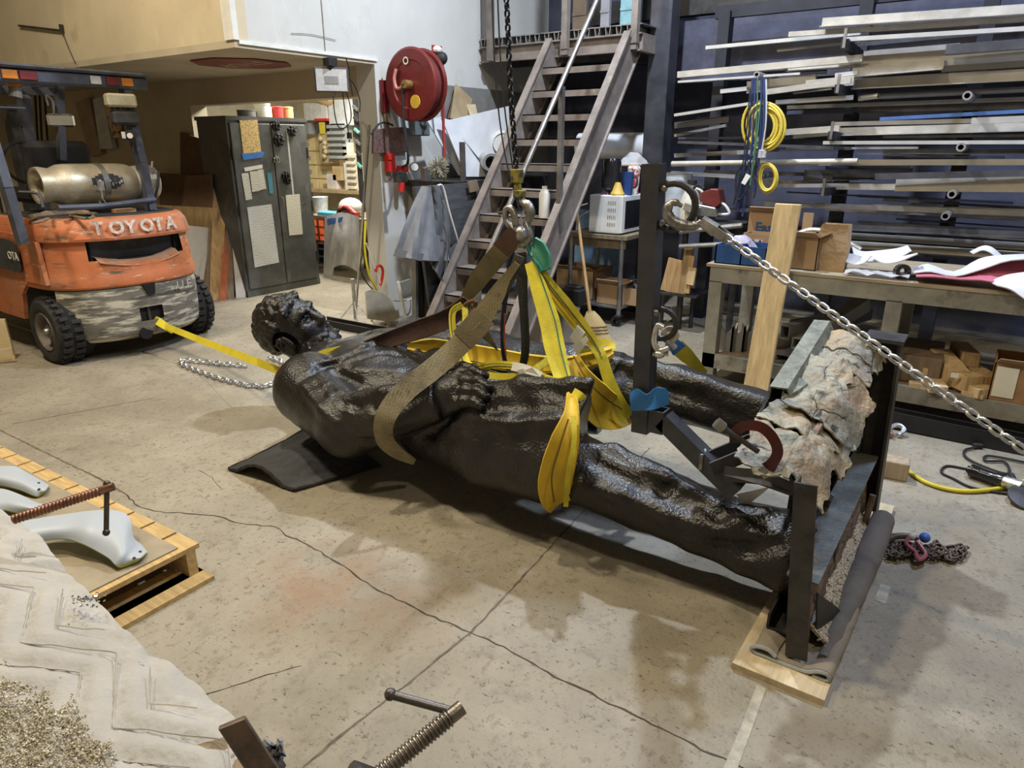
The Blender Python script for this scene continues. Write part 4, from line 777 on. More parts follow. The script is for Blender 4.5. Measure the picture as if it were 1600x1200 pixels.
for k in range(13): y = 2.54+.64*k/12; xx = max(p.x for p in pl2 if abs(p.y-y) < .06); G.append([V((xx-.005, y, .74+.05*abs((y-2.86)/.33)**2)), V((xx-.07, y, .775+.05*abs((y-2.86)/.33)**2)), V((xx-.13, y, .78+.05*abs((y-2.86)/.33)**2))])
q.sheet(G, .004); q.build('grille_lip', M('dusty_orange', (.36, .2, .12), .8, var=.15, bump=.05), fk, smooth=True)
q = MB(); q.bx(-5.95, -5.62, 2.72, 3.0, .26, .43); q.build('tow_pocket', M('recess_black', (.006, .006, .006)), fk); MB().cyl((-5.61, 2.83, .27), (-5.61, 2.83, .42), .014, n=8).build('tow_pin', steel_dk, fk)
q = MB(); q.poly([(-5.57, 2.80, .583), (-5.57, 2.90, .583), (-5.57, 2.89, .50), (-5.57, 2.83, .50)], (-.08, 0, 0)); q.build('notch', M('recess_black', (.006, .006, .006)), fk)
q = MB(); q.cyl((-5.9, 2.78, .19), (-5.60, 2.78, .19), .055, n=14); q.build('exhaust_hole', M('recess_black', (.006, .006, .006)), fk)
# lettering on the band, slightly raised and chipped
lt = M('pale_letter', (.62, .5, .42), .5, var=.3, scale=40, bump=.05, col2=(.75, .7, .66))
cs = [0]
bl_ = cw(1.0, -.014)
for a, b_ in zip(bl_, bl_[1:]): cs.append(cs[-1]+(b_-a).length)
def onband(d):
    for i in range(NP-1):
        if cs[i+1] >= d: t = (d-cs[i])/(cs[i+1]-cs[i]); return bl_[i].lerp(bl_[i+1], t), (bl_[i+1]-bl_[i]).normalized()
    return bl_[-1], V((0, 1, 0))
d0 = cs[next(i for i, p in enumerate(bl_) if p.x > -5.7 and p.y > 2.5)]
for i, ch in enumerate('TOYOTA'):
    p, t = onband(d0+.02+i*.112); nrm = t.cross(V((0, 0, 1))); text('letter', ch, .135, p+V((0, 0, .0))+nrm*.012-t*.0, t, V((-.12, 0, 1)), lt, fk, .003, .004)
text('letter', 'OTA', .09, (-6.36, 2.195, .80), (1, 0, 0), (0, 0, 1), paper, fk, .002)
for i, (ch, y, z) in enumerate((('U', 3.08, .50), ('E', 3.18, .50))):
    text('letter', ch, .1, (-5.575-.02*i, y, z), (-.1, 1, 0), (0, 0, 1), M('worn_white_letter', (.42, .42, .38), .7), fk, .002)
# side panel, wheels, arches
MB().poly([(-7.9, 2.23, .3), (-6.42, 2.23, .3), (-6.35, 2.23, .52), (-6.2, 2.23, .63), (-5.9, 2.24, .63), (-5.93, 2.24, .95), (-6.3, 2.22, 1.0), (-7.9, 2.22, 1.0)], (0, .03, 0)).build('side_panel', org, fk)
MB().poly([(-6.9, 2.205, .70), (-6.22, 2.205, .70), (-6.2, 2.205, .74), (-6.2, 2.205, .92), (-6.3, 2.205, .95), (-6.9, 2.205, .95)], (0, .01, 0)).build('black_side_plate', ddk, fk)
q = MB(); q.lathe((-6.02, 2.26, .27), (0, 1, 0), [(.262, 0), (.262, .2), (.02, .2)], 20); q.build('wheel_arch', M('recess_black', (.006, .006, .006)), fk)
q = MB(); q.bx(-7.8, -5.75, 2.5, 3.3, .2, .95); q.build('chassis', ddk, fk)
def wheel(x, y, s_):
    r = .255; q = MB(); q.lathe((x, y, r), (0, s_, 0), [(.15, .01), (.19, -.005), (.235, .0), (r, .03), (r, .17), (.235, .2), (.15, .2)], 32); w_ = q.build('tyre', rubber, fk, smooth=True)
    q = MB()
    for k in range(26):
        a = 2*math.pi*k/26
        for yy, da in ((.035, 0), (.125, .12)): c = V((x+(r+.006)*math.cos(a+da), y+s_*(yy+.02), r+(r+.006)*math.sin(a+da))); q.box(c, (.03, .065, .032), (0, -(a+da), .25 if yy < .1 else -.25))
    q.build('tread_lug', rubber, fk)
    q = MB(); q.lathe((x, y+s_*.012, r), (0, s_, 0), [(.155, 0), (.15, -.012), (.14, .0), (.125, .05), (.06, .055), (.055, .02), (.03, .015), (.001, .015)], 28); rm = q.build('rim', M('dusty_rim', (.16, .14, .12), .6, .3, var=.3, bump=.1), fk, smooth=.6)
    q = MB(); q.lathe((x, y-s_*.0, r), (0, s_, 0), [(.001, 0), (.025, .0), (.032, .015), (.032, .05)], 14); q.build('hub', steel_gr, rm, smooth=True)
wheel(-6.02, 2.20, 1); wheel(-6.02, 3.52, -1)
# overhead guard
def bent(pts, w, h, name, mat, up=(1, 0, 0)):
    q = MB()
    for a, b_ in zip(pts, pts[1:]): q.bar(a, b_, w, h, up)
    return q.build(name, mat, fk)
gm = blu
bent([(-5.95, 2.17, .95), (-5.96, 2.15, 1.35), (-6.02, 2.14, 1.8), (-6.06, 2.16, 2.08)], .06, .09, 'guard_pillar', gm)
bent([(-5.93, 3.16, 1.12), (-5.98, 3.17, 1.5), (-6.05, 3.18, 1.85), (-6.1, 3.2, 2.1)], .06, .09, 'guard_pillar', gm)
bent([(-7.45, 2.95, .9), (-7.45, 2.95, 1.8), (-7.35, 2.95, 2.05)], .09, .09, 'guard_pillar', gm); bent([(-7.5, 2.2, .9), (-7.5, 2.2, 2.05)], .08, .08, 'guard_pillar', gm)
q = MB(); q.bx(-6.12, -6.02, 2.02, 3.36, 2.07, 2.17); q.bx(-6.1, -5.98, 2.02, 3.36, 2.165, 2.195); q.build('guard_rear_beam', gm, fk, bevel=.015)
for k in range(9): MB().bx(-7.6, -6.1, 2.1+k*.145, 2.13+k*.145, 2.14, 2.18).build('guard_slat', gm, fk)
MB().bx(-7.66, -7.58, 2.02, 3.36, 2.08, 2.17).build('guard_front_beam', gm, fk)
am = M('amber_lens', (.55, .2, .03), .3, bump=0); rl = M('red_lens', (.16, .02, .02), .35, bump=0); cl_ = M('clear_lens', (.5, .52, .55), .25, bump=0)
for y, wd, m_ in ((2.30, .10, am), (2.41, .12, rl), (2.90, .08, cl_), (3.02, .10, rl), (3.14, .09, am)): MB().bx(-6.022, -6.006, y-.0, y+wd, 2.09, 2.15).build('tail_lamp', m_, fk, bevel=.004)
# beacon, mirror, work lamps on pillars
q = MB(); q.cyl(PX(24, 152, -6.15), PX(24, 136, -6.15), .045, .04, 14); q.build('beacon_base', M('beacon_body', (.2, .19, .16), .5), fk); MB().lathe(PX(23, 136, -6.15), (0, 0, 1), [(.045, 0), (.045, .05), (.03, .07), (.001, .072)], 14).build('beacon_lens', am, fk, smooth=True)
MB().bx(-6.25, -6.05, 2.2, 2.42, 1.895, 1.905).build('beacon_shelf', gm, fk)
q = MB(); q.box(PX(95, 188, -6.3), (.03, .19, .1), (0, .1, -.3)); q.build('mirror', chrome, fk, bevel=.02); MB().tube([PX(75, 165, -6.3), PX(72, 150, -6.3), PX(82, 158, -6.3), PX(84, 178, -6.3)], .009, 6, sm=3).build('mirror_arm', steel_gr, fk)
MB().bar(PX(92, 130, -6.3), PX(97, 250, -6.35), .05, .06, (1, 0, 0)).build('inner_post', gm, fk)
q = MB(); q.box(PX(188, 157, -5.98), (.1, .22, .1), (0, 0, -.15)); q.build('work_lamp', M('lamp_glass', (.42, .4, .3), .2, bump=0), fk, bevel=.015); q = MB(); q.box(PX(195, 184, -6.0), (.12, .2, .11), (0, 0, -.15)); q.build('work_lamp_hood', ddk, fk, bevel=.02)
q = MB(); q.cyl(PX(204, 212, -5.95), PX(203, 212, -5.9), .045, n=16); q.build('backup_alarm', black, fk); MB().cyl(PX(203, 212, -5.90), PX(203, 212, -5.885), .022, n=12).build('alarm_cone', white, fk)
MB().box(PX(193, 211, -5.9), (.01, .025, .05)).build('alarm_label', white, fk)
for u, y0 in ((40, 0), (50, 1)): pass
q = MB(); q.box((-6.75, 2.75, 1.25), (.5, .5, .12)); q.box((-6.5, 2.75, 1.45), (.12, .5, .45), (0, .15, 0)); q.build('seat', black, fk, bevel=.04)
q = MB(); q.tube([V((-7.1, 2.75+.17*math.cos(a), 1.5+.17*math.sin(a))) for a in [k*2*math.pi/20 for k in range(20)]], .014, 6, closed=True); q.build('steering_wheel', black, fk, smooth=True)
for y in (2.55, 3.05): MB().bx(-8.0, -7.85, y-.06, y+.06, .1, 2.0).build('mast_channel', ddk, fk)
for i in range(3): MB().tube([(-7.8, 2.65+.08*i, .9), (-7.8, 2.66+.08*i, 1.5), (-7.82, 2.7+.07*i, 1.95)], .012, 6, sm=3).build('mast_hose', rubber, fk)
MB().tube([PX(90, 325, -5.75), PX(160, 322, -5.8), PX(242, 312, -5.9)], .022, 8).build('tank_rail', gm, fk); MB().tube([PX(30, 300, -5.95), PX(60, 303, -5.85), PX(68, 325, -5.78)], .012, 6, sm=3).build('tank_bracket', ddk, fk)
MB().tube([PX(240, 318, -5.95), PX(247, 290, -5.95), PX(248, 268, -5.95)], .012, 6).build('rail_upright', ddk, fk); MB().cyl(PX(237, 262, -5.9), PX(238, 252, -5.9), .008, n=6).build('stud', galv, fk)
# LPG tank
tk = M('tank_aluminium', (.46, .42, .33), .42, .55, var=.2, scale=4, bump=.08); layer(tk, (.3, .22, .1), 3, .52, .75, 8); layer(tk, (.12, .11, .1), 28, .66, .72, 8)
tp = thing('propane_tank', 'dusty aluminium propane cylinder lying across the forklift', 'gas cylinder', (-6.08, 2.86, 1.2))
ta = V((-6.1, 2.40, 1.35)); td = V((0, 1, -.012))
MB().lathe(ta, td, [(.10, .1), (.115, .0), (.135, -.004), (.138, .03), (.125, .1), (.152, .16), (.157, .22), (.157, .62), (.15, .68), (.128, .73)], 28).build('cylinder', tk, tp, smooth=True)
q = MB(); q.lathe(ta, td, [(.128, .70), (.132, .73), (.14, .78), (.14, .90), (.132, .91), (.13, .9)], 26); q.build('collar', M('collar_alu', (.52, .51, .49), .4, .6, var=.15, bump=.05), tp, smooth=True)
MB().lathe(ta, td, [(.001, .06), (.09, .07), (.12, .1)], 20).build('foot_end', M('tank_foot', (.36, .29, .17), .6, .3), tp, smooth=True)
MB().lathe(ta, td, [(.160, .43), (.163, .43), (.163, .475), (.160, .475)], 28).build('band', steel_gr, tp, smooth=True)
bb = thing('tank_buckle', 'steel overcentre buckle hanging under the propane tank strap', 'buckle', tuple(PX(160, 318, -5.88)))
MB().box(PX(157, 290, -5.945), (.02, .05, .07)).build('latch', galv, bb); MB().tube([PX(158, 295, -5.93), PX(160, 310, -5.92), PX(166, 318, -5.92), PX(160, 324, -5.92), PX(155, 314, -5.92)], .006, 6).build('chain_clip', galv, bb)
G = []
for i in range(9):
    a = .85*(i/8-.5)*1; G.append([ta+td*(.34+.24*j/8)+V((math.cos(a*.9+.15)*.1595, 0, math.sin(a*.9+.15)*.1595)) for j in range(9)])
q = MB(); vs = []; fs = []
for i in range(9):
    for j in range(9): vs.append(G[i][j])
def inell(i, j): return ((i-3.5)/4)**2+((j-3.5)/4)**2 < 1.02
for i in range(8):
    for j in range(8):
        if inell(i, j): fs.append((i*9+j, i*9+j+1, (i+1)*9+j+1, (i+1)*9+j))
q.add(vs, fs); q.build('oval_decal', M('decal_black', (.03, .03, .035), .5, var=.2, scale=22, col2=(.5, .5, .48), lo=.56, hi=.58, bump=0), tp)
MB().bx(-5.966, -5.960, 3.15, 3.27, 1.37, 1.41).build('sticker', paper, tp); MB().sph((-5.972, 3.2, 1.30), .045, 10, 6, sc=(.18, .8, .7)).build('hand_hole', black, tp)
# glove on the cover
q = MB(); gp = [PZ(u, v, 1.14) for u, v in ((48, 338), (80, 334), (120, 332), (145, 334))]
q.tube(gp, [.03, .045, .04, .015], 8, sm=4); q.tube([PZ(75, 341, 1.135), PZ(62, 346, 1.13), PZ(52, 348, 1.13)], .014, 6, sm=3); q.tube([PZ(110, 336, 1.14), PZ(135, 341, 1.135), PZ(146, 338, 1.135)], .014, 6, sm=3); q.tube([PZ(115, 331, 1.14), PZ(138, 332, 1.135), PZ(150, 333, 1.135)], .014, 6, sm=3)
for p in q.v: p.z = 1.125+(p.z-1.125)*.7
one('work_glove', q, M('dirty_leather', (.16, .125, .085), .9, var=.25, bump=.2), 'dirty leather work glove on the orange forklift cover', 'glove', smooth=True)
one('small_carton', MB().bx(-5.98, -5.9, 2.86, 3.02, 1.122, 1.15), card, 'small flat carton under the propane tank', 'carton')
# floor chain near the forklift
fc = thing('floor_chain', 'shiny zinc chain lying on the floor beside the yellow tow strap', 'chain', tuple(PZ(350, 595)))
chain([PZ(u, v, .018) for u, v in ((385, 572), (330, 567), (282, 562), (285, 570), (310, 580), (345, 592), (385, 602), (415, 604), (440, 592), (452, 582), (440, 565), (420, 558))], .062, .045, .0075, M('zinc', (.6, .63, .68), .28, .9, var=.2, bump=.02), fc, roll=.4)
# ================================================================== LEFT AND MIDDLE BACKGROUND
cabm = M('locker_paint', (.085, .088, .085), .5, .25, var=.25, scale=5, bump=.05); layer(cabm, (.17, .165, .15), 6, .58, .75, 9, stretch=(1, 1, .5)); layer(cabm, (.025, .025, .025), 4, .6, .75, 6)
cb = thing('steel_locker', 'tall dark grey steel locker with two doors covered in notes', 'locker', (-7.15, 5.15, 0))
CX, CY0, CY1, CZ = -6.88, 4.62, 5.66, 1.93
q = MB(); q.bx(CX-.55, CX-.02, CY0, CY1, .0, CZ-.04); q.bx(CX-.57, CX, CY0-.01, CY1+.01, CZ-.04, CZ); q.bx(CX-.03, CX-.01, CY0, CY1, 0, .07); q.build('body', cabm, cb)
for y0, y1 in ((CY0+.03, CY0+.535), (CY0+.545, CY1-.03)):
    d = MB().bx(CX-.02, CX+.002, y0, y1, .09, CZ-.07).build('door', cabm, cb, bevel=.004)
    for z in (.35, .95, 1.55): MB().bx(CX-.0, CX+.012, y0-.012 if y0 < 5 else y1-.004, y0+.006 if y0 < 5 else y1+.014, z-.06, z+.06).build('hinge', steel_dk, d)
MB().tube([(CX+.01, 5.19, 1.08), (CX+.035, 5.2, 1.06), (CX+.035, 5.2, .98), (CX+.01, 5.19, .96)], .007, 6).build('handle', steel_gr, cb)
MB().bx(CX+.002, CX+.004, 5.36, 5.385, .75, 1.8).build('pale_stripe', M('pale_streak', (.4, .4, .38), .7), cb)
def onc(u, v): p = PX(u, v, CX+.006); return p
def note(name, px, mat, lab, cat='notice', off=.0, th=.002):
    return one(name, MB().poly([V((CX+.006+off, onc(u, v).y, onc(u, v).z)) for u, v in px], (th, 0, 0)), mat, lab, cat)
note('parts_chart', [(374, 188), (402, 187), (408, 238), (380, 240)], M('yellowed_card', (.52, .38, .16), .8, var=.25, scale=40, bump=.1, lo=.45, hi=.5), 'yellow perforated chart at the top of the left locker door', 'chart')
note('blue_tape', [(377, 240), (413, 237), (410, 246), (380, 250)], blueband, 'blue tape strip below the yellow chart on locker', 'tape', .003)
note('notice', [(381, 262), (410, 257), (410, 263), (383, 268)], paper, 'small white strip notice under the blue tape')
def lined(n, c=(.66, .66, .58)):
    m = M(n, c, .9, var=.04, bump=.01); return bands(m, (.38, .38, .36), 16, 'Z', 9., .72, .95)
note('notice', [(377, 271), (388, 270), (394, 311), (384, 313)], lined('lined1'), 'narrow white notice, left of three on the locker door')
note('notice', [(390, 268), (402, 267), (406, 298), (394, 300)], lined('lined1'), 'short white notice, middle of three on the locker door')
note('notice', [(402, 266), (411, 264), (416, 295), (406, 297)], lined('lined1'), 'small white notice, right of three on the locker door')
note('blue_label', [(417, 270), (424, 269), (427, 302), (421, 302)], M('blue_fade', (.06, .25, .36), .8), 'faded blue strip on the locker door seam', 'label')
note('drawing_sheet', [(386, 324), (424, 319), (436, 410), (398, 418)], lined('lined2', (.62, .66, .68)), 'large white technical drawing low on the left locker door')
note('notice', [(446, 305), (468, 303), (473, 366), (452, 368)], lined('lined3', (.66, .64, .52)), 'tall cream notice on the right locker door')
for i, (u, v, r) in enumerate(((431, 197, .05), (435, 219, .065), (455, 205, .055), (431, 250, .04), (446, 275, .05), (448, 282, .045))):
    c = onc(u, v); q = MB(); q.lathe((CX+.004, c.y, c.z), (1, 0, 0), [(.001, .03), (r*.35, .03), (r*.35, .045), (r*.55, .045), (r*.6, .02), (r, .018), (r, 0)], 14)
    for k in range(7): a = k*.9; q.sph((CX+.02, c.y+r*.85*math.cos(a), c.z+r*.85*math.sin(a)), r*.3, 6, 5)
    one('cast_rosette', q, black if i != 3 else steel_gr, ['black cast rosette at the top of the right door', 'largest black rosette with square hole on the locker', 'black round rosette nearest the locker right edge', 'small grey rosette at mid height of the locker', 'upper black rosette of the touching pair above the cream notice', 'lower black rosette of the touching pair above the cream notice'][i], 'rosette', smooth=True)
# things on top of the locker, seen through the opening
tops = [('bucket', 410, 176, .09, .16, (.6, .6, .55), 'white lidded tub on top of the locker'), ('paint_can', 433, 176, .07, .13, (.5, .04, .04), 'red and white can on top of the locker'), ('jar', 418, 177, .05, .12, (.55, .42, .25), 'tan jar beside the red can on the locker'), ('yellow_jug', 450, 177, .06, .13, (.5, .4, .15), 'pale yellow jug on the locker, rightmost on top'), ('grey_can', 385, 177, .1, .08, (.12, .12, .12), 'low dark tin on top of the locker')]
for n, u, v, r, h, c, lab in tops:
    p = PX(u, v, CX-.28); q = MB(); q.lathe((CX-.28, p.y, CZ), (0, 0, 1), [(.001, 0), (r, 0), (r, h*.85), (r*1.05, h*.86), (r*1.05, h*.95), (r*.9, h), (.001, h)], 16); one(n, q, M(n+'_m', c, .5, var=.1), lab, n.split('_')[-1], smooth=.6)
# leaning boards and panels -------------------------------------------------
def lean(name, px, X, th, mat, lab, cat, dx=0.18):
    """board leaning back: front-face pixels bottom L, bottom R, top R, top L; bottom on the floor, top tipped towards -X"""
    a = PZ(*px[0]); b_ = PZ(*px[1]); c = PX(px[2][0], px[2][1], b_.x-dx); d = PX(px[3][0], px[3][1], a.x-dx)
    n = (b_-a).cross(d-a).normalized(); n = n if n.dot(_C-a) < 0 else -n
    return one(name, MB().poly([a, b_, c, d], n*th), mat, lab, cat)
pine = wood('pine', (.42, .27, .12), stretch=(14, 14, 1)); dkw = wood('grey_board', (.2, .15, .1), stretch=(14, 14, 1)); redw = wood('red_board', (.36, .10, .035), stretch=(14, 14, 1)); ply = wood('plywood', (.45, .32, .16), stretch=(6, 6, 1.5))
wpan = M('pale_panel', (.56, .54, .5), .7, var=.05, bump=.02)
lean('leaning_panel', [(296, 478), (313, 472), (330, 356), (290, 352)], 0, .012, wpan, 'pale grey panel leaning behind the forklift rear corner', 'panel')  # plain pale panel, not known to be wallboard
lean('board', [(316, 470), (326, 470), (336, 300), (331, 300)], 0, .05, dkw, 'weathered grey board leaning beside the pale panel', 'board')
lean('board', [(327, 470), (338, 469), (352, 282), (334, 282)], 0, .04, pine, 'wide raw pine board leaning left of the locker', 'board')
lean('board', [(338, 469), (344, 469), (356, 284), (350, 283)], 0, .04, pine, 'narrow pine board behind the wide pine board', 'board')
lean('board', [(343, 470), (354, 469), (361, 342), (349, 342)], 0, .04, redw, 'short red-brown board in front of the pine boards', 'board')
lean('board', [(355, 468), (366, 466), (362, 315), (354, 315)], 0, .04, dkw, 'brown board between red board and white panel', 'board')
lean('leaning_panel', [(369, 466), (384, 465), (372, 302), (357, 300)], 0, .012, wpan, 'tall pale panel leaning against the locker side', 'panel')
p0 = PY(238, 330, 4.45)
q = MB(); q.poly([PY(245, 330, 4.5), PY(332, 336, 4.5), PY(335, 322, 4.58), PY(245, 322, 4.58)], (0, .02, 0)); 
one('plywood_sheet', MB().poly([PY(230, 420, 4.45), PY(330, 440, 4.45), PY(338, 325, 4.55), PY(240, 320, 4.55)], (0, .018, 0)), ply, 'plywood sheet standing behind the forklift below the cardboard', 'plywood')
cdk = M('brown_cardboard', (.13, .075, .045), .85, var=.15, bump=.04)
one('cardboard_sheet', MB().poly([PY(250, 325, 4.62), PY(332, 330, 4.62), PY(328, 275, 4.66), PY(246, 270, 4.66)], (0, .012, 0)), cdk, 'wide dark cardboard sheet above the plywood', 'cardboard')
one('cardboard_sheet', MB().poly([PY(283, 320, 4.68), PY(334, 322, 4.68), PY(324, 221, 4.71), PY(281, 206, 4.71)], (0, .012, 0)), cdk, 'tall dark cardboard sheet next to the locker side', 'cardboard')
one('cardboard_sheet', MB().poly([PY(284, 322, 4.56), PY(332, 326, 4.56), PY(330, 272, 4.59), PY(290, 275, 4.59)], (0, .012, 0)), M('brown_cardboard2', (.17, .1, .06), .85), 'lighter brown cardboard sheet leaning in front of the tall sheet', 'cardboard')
for px, Yp, m_, lab, nm in (([(117, 160), (138, 152), (158, 240), (140, 245)], 4.74, M('carton_pink', (.33, .24, .19), .8, var=.2), 'printed open carton hung on the wall behind the forklift', 'wall_carton'), ([(145, 155), (160, 150), (176, 232), (156, 233)], 4.73, M('light_grey_sheet', (.5, .52, .54), .6), 'light grey metal box door on the wall behind forklift', 'wall_box'), ([(160, 155), (172, 160), (187, 214), (176, 216)], 4.72, M('printed_strip', (.45, .3, .2), .8, var=.6, scale=20, lo=.45, hi=.5), 'narrow printed packet right of the grey wall box', 'packet')):
    one(nm, MB().poly([PY(u, v, Yp-.06) for u, v in px], (0, .055, 0)), m_, lab, nm.split('_')[-1])
for i, (u0, v0, v1) in enumerate(((55, 150, 285), (62, 155, 300), (70, 150, 280))):
    one('rubber_hose', MB().tube([V((PY(u0, v0, 4.6).x, 4.6, 2.308)), PY(u0, v0, 4.6), PY(u0+4, (v0+v1)/2, 4.6), PY(u0+12, v1, 4.6)], .014, 6, sm=4), black, ['leftmost black hose hanging behind the forklift beacon', 'middle black hose hanging behind the forklift beacon', 'rightmost black hose hanging behind the forklift beacon'][i], 'hose')
one('wood_crate', MB().poly([PZ(-60, 570), PZ(24, 562), V(PZ(24, 562))+V((-.02, 0, .33)), V(PZ(-60, 570))+V((-.02, 0, .36))], (-.03, .02, 0)).poly([V(PZ(-60, 576))+V((.02, -.01, .06)), V(PZ(24, 566))+V((.02, -.01, .06)), V(PZ(24, 566))+V((.02, -.01, .12)), V(PZ(-60, 576))+V((.02, -.01, .12))], (-.02, .01, 0)), M('pale_pine', (.55, .44, .26), .7, var=.12), 'pale pine crate side at the left edge by the forklift wheel', 'crate')
# flood light under the loft edge ---------------------------------------------
FX = -4.74; fg = thing('flood_light', 'grey halogen flood light hanging under the white loft edge', 'flood light', tuple(PX(516, 100, FX)))
c = PX(518, 125, FX); R = Matrix.Translation(c) @ Matrix.Rotation(math.radians(-38), 4, 'Z') @ Matrix.Rotation(.12, 4, 'Y')
q = MB(); q.bx(-.015, .0, -.135, .135, -.095, .095, R); q.bx(-.09, -.015, -.07, .07, -.05, .05, R); q.build('housing', M('lamp_grey', (.12, .125, .14), .5, .3), fg, bevel=.006)
q = MB(); q.bx(0, .006, -.122, .122, -.082, .082, R); q.build('glass', M('lamp_pane', (.6, .61, .62), .3, bump=0, var=.12, scale=25), fg)
q = MB(); q.bx(.006, .009, -.055, .055, -.03, .03, R); q.build('reflector', M('reflector_grey', (.4, .41, .42), .3, .3), fg); q = MB(); q.box(PX(516, 97, FX), (.07, .09, .06)); q.cyl(PX(515, 104, FX), PX(516, 110, FX), .03, .012, 10); q.build('bracket', black, fg)
for i, px in enumerate(([(524, 143), (521, 160), (527, 195), (538, 200), (548, 188), (547, 165), (541, 144)], [(541, 122), (552, 130), (562, 155), (562, 175)], [(535, 143), (540, 180), (545, 210)], [(540, 90), (545, 105), (548, 130), (551, 150)])):
    one('lamp_lead', MB().tube([PX(u, v, FX) for u, v in px], .005, 6, sm=5), black, ['looped black cord below the flood light', 'black cord arching right of the flood light', 'straight black cord with plug below the flood light', 'black cord dropping from the loft corner'][i], 'cord')
one('cord_plug', MB().box(PX(546, 212, FX), (.03, .03, .05)).cyl(PX(546, 218, FX), PX(546, 222, FX), .006, n=6), black, 'black plug at the end of the straight lamp cord', 'plug')
# tool room through the opening -----------------------------------------------
DY = 7.35; cream_d = M('cream_drawer', (.68, .56, .3), .6, var=.05); greyd = M('grey_drawer', (.25, .27, .27), .5, .2)
du = thing('drawer_cabinet', 'cream card-file drawer cabinet seen past the locker edge', 'cabinet', tuple(PY(505, 300, DY)))
a = PY(474, 292, DY); b_ = PY(524, 214, DY)
MB().bx(a.x-.3, b_.x+.02, DY+.02, DY+.45, a.z, b_.z).build('body', cream_d, du)
for r in range(4):
    for k in range(-1, 2 if r < 2 else 4):
        wd = .34 if k < 2 else .2; x = a.x+.03+(k*.34 if k < 2 else .68+(k-2)*.2); z = b_.z-.16-r*.2
        d = MB().bx(x, x+wd-.02, DY, DY+.02, z-.035, z+.15).build('drawer', cream_d, du, bevel=.004); MB().bx(x+wd*.3, x+wd*.62, DY-.006, DY, z+.03, z+.09).build('label_holder', M('label_holder', (.35, .3, .2), .5), d)
ctz = a.z
one('tool_counter', MB().bx(a.x-.4, PY(560, 300, DY).x+.3, DY-.2, DY+.5, ctz-.05, ctz).bx(a.x-.35, a.x-.28, DY, DY+.4, 0, ctz-.05).bx(PY(560, 300, DY).x+.15, PY(560, 300, DY).x+.25, DY, DY+.4, 0, ctz-.05), M('counter_wood', (.4, .3, .16), .7), 'wooden counter carrying the cream drawers in the tool room', 'counter')
sh = thing('tool_room_shelf', 'shelf with grey bins and boxes above the drawers', 'shelf', tuple(PY(520, 185, DY)))
MB().bx(a.x-.3, PY(556, 200, DY).x+.15, DY-.05, DY+.4, PY(520, 191, DY).z, PY(520, 188, DY).z).build('board', M('shelf_wood', (.5, .4, .22), .7), sh)
for (u, v, wd, h, c_, lab, n) in ((495, 188, .5, .24, (.6, .6, .58), 'clear plastic wrapped pack on the tool room shelf', 'wrapped_pack'), (532, 196, .42, .36, (.62, .64, .64), 'white box with red spot on the tool room shelf', 'white_box'), (478, 210, .22, .16, (.25, .26, .26), 'grey small-parts drawer left of the black sign', 'grey_drawer_unit'), (504, 209, .2, .2, (.05, .05, .05), 'black box with yellow label among the shelves', 'black_box'), (532, 250, .34, .5, (.32, .34, .33), 'grey louvred bin rack under the white box', 'bin_rack'), (512, 255, .26, .42, (.42, .34, .2), 'brown peg panel hung with pink gloves', 'peg_panel'), (544, 285, .1, .55, (.7, .7, .64), 'white tall tube beside the bin rack', 'white_tube'), (529, 282, .2, .2, (.5, .36, .18), 'tan carton below the bin rack', 'tan_carton'), (554, 290, .16, .45, (.68, .62, .5), 'stack of cream trays right of the white tube', 'tray_stack'), (520, 290, .22, .16, (.6, .55, .5), 'small white box heap on the tool room counter', 'box_heap')):
    p = PY(u, v, DY-.1)
    if p.z < ctz+.12: h += p.z-ctz; p.z = ctz
    q = MB(); q.bx(p.x-wd/2, p.x+wd/2, DY-.12, DY+.02, p.z, p.z+h)
    if n in ('bin_rack', 'tray_stack'):
        for k in range(6): z = p.z+h*(k+.2)/6; q.bx(p.x-wd/2, p.x+wd/2, DY-.17, DY-.11, z, z+h/12)
    if n == 'peg_panel':
        for k in range(5): q.sph((p.x-.03+random.uniform(-.06, .08), DY-.15, p.z+.1+k*.06), .04, 7, 5)
    o = one(n, q, M(n+'_mat', c_, .6, var=.15, scale=10), lab, n.split('_')[-1], bevel=.004)
    if n == 'black_box': pass
one('yellow_label', MB().bx(PY(504, 205, DY-.13).x-.06, PY(504, 205, DY-.13).x+.06, DY-.135, DY-.13, PY(504, 205, DY).z-.04, PY(504, 205, DY).z+.12), M('yellow_print', (.6, .5, .05), .6), 'yellow square label on the black box', 'label')
one('red_tray', MB().bx(PY(492, 188, DY-.14).x, PY(512, 188, DY-.14).x, DY-.15, DY-.05, PY(500, 190, DY).z, PY(500, 186, DY).z), red, 'red tray edge on the tool room shelf', 'tray')
one('tan_cloth', MB().tube([PY(487, 159, DY-.1), PY(497, 156, DY-.1), PY(512, 162, DY-.1), PY(525, 160, DY-.1)], [.03, .05, .04, .03], 8, sm=3), M('tan_cloth', (.5, .33, .16), .8, bump=.2), 'tan crumpled cloth on the top shelf', 'cloth', smooth=True)
one('black_strip_rack', MB().bx(PY(558, 200, 6.8).x-.03, PY(558, 200, 6.8).x+.03, 6.78, 6.82, 0, PY(556, 150, 6.8).z), black, 'black vertical tool strip beside the column', 'strip')
for i in range(6): one('hung_tool', MB().bar(V((PY(558, 200, 6.8).x-.01, 6.765, PY(560, 165+i*18, 6.76).z)), V((PY(558, 200, 6.8).x+.07, 6.765, PY(560, 172+i*18, 6.76).z)), .03, .03), [steel_gr, black, M('green_bits', (.1, .25, .2), .5)][i % 3], 'small hand tool on the black strip, number %s from top' % ['one', 'two', 'three', 'four', 'five', 'six'][i], 'hand tool')
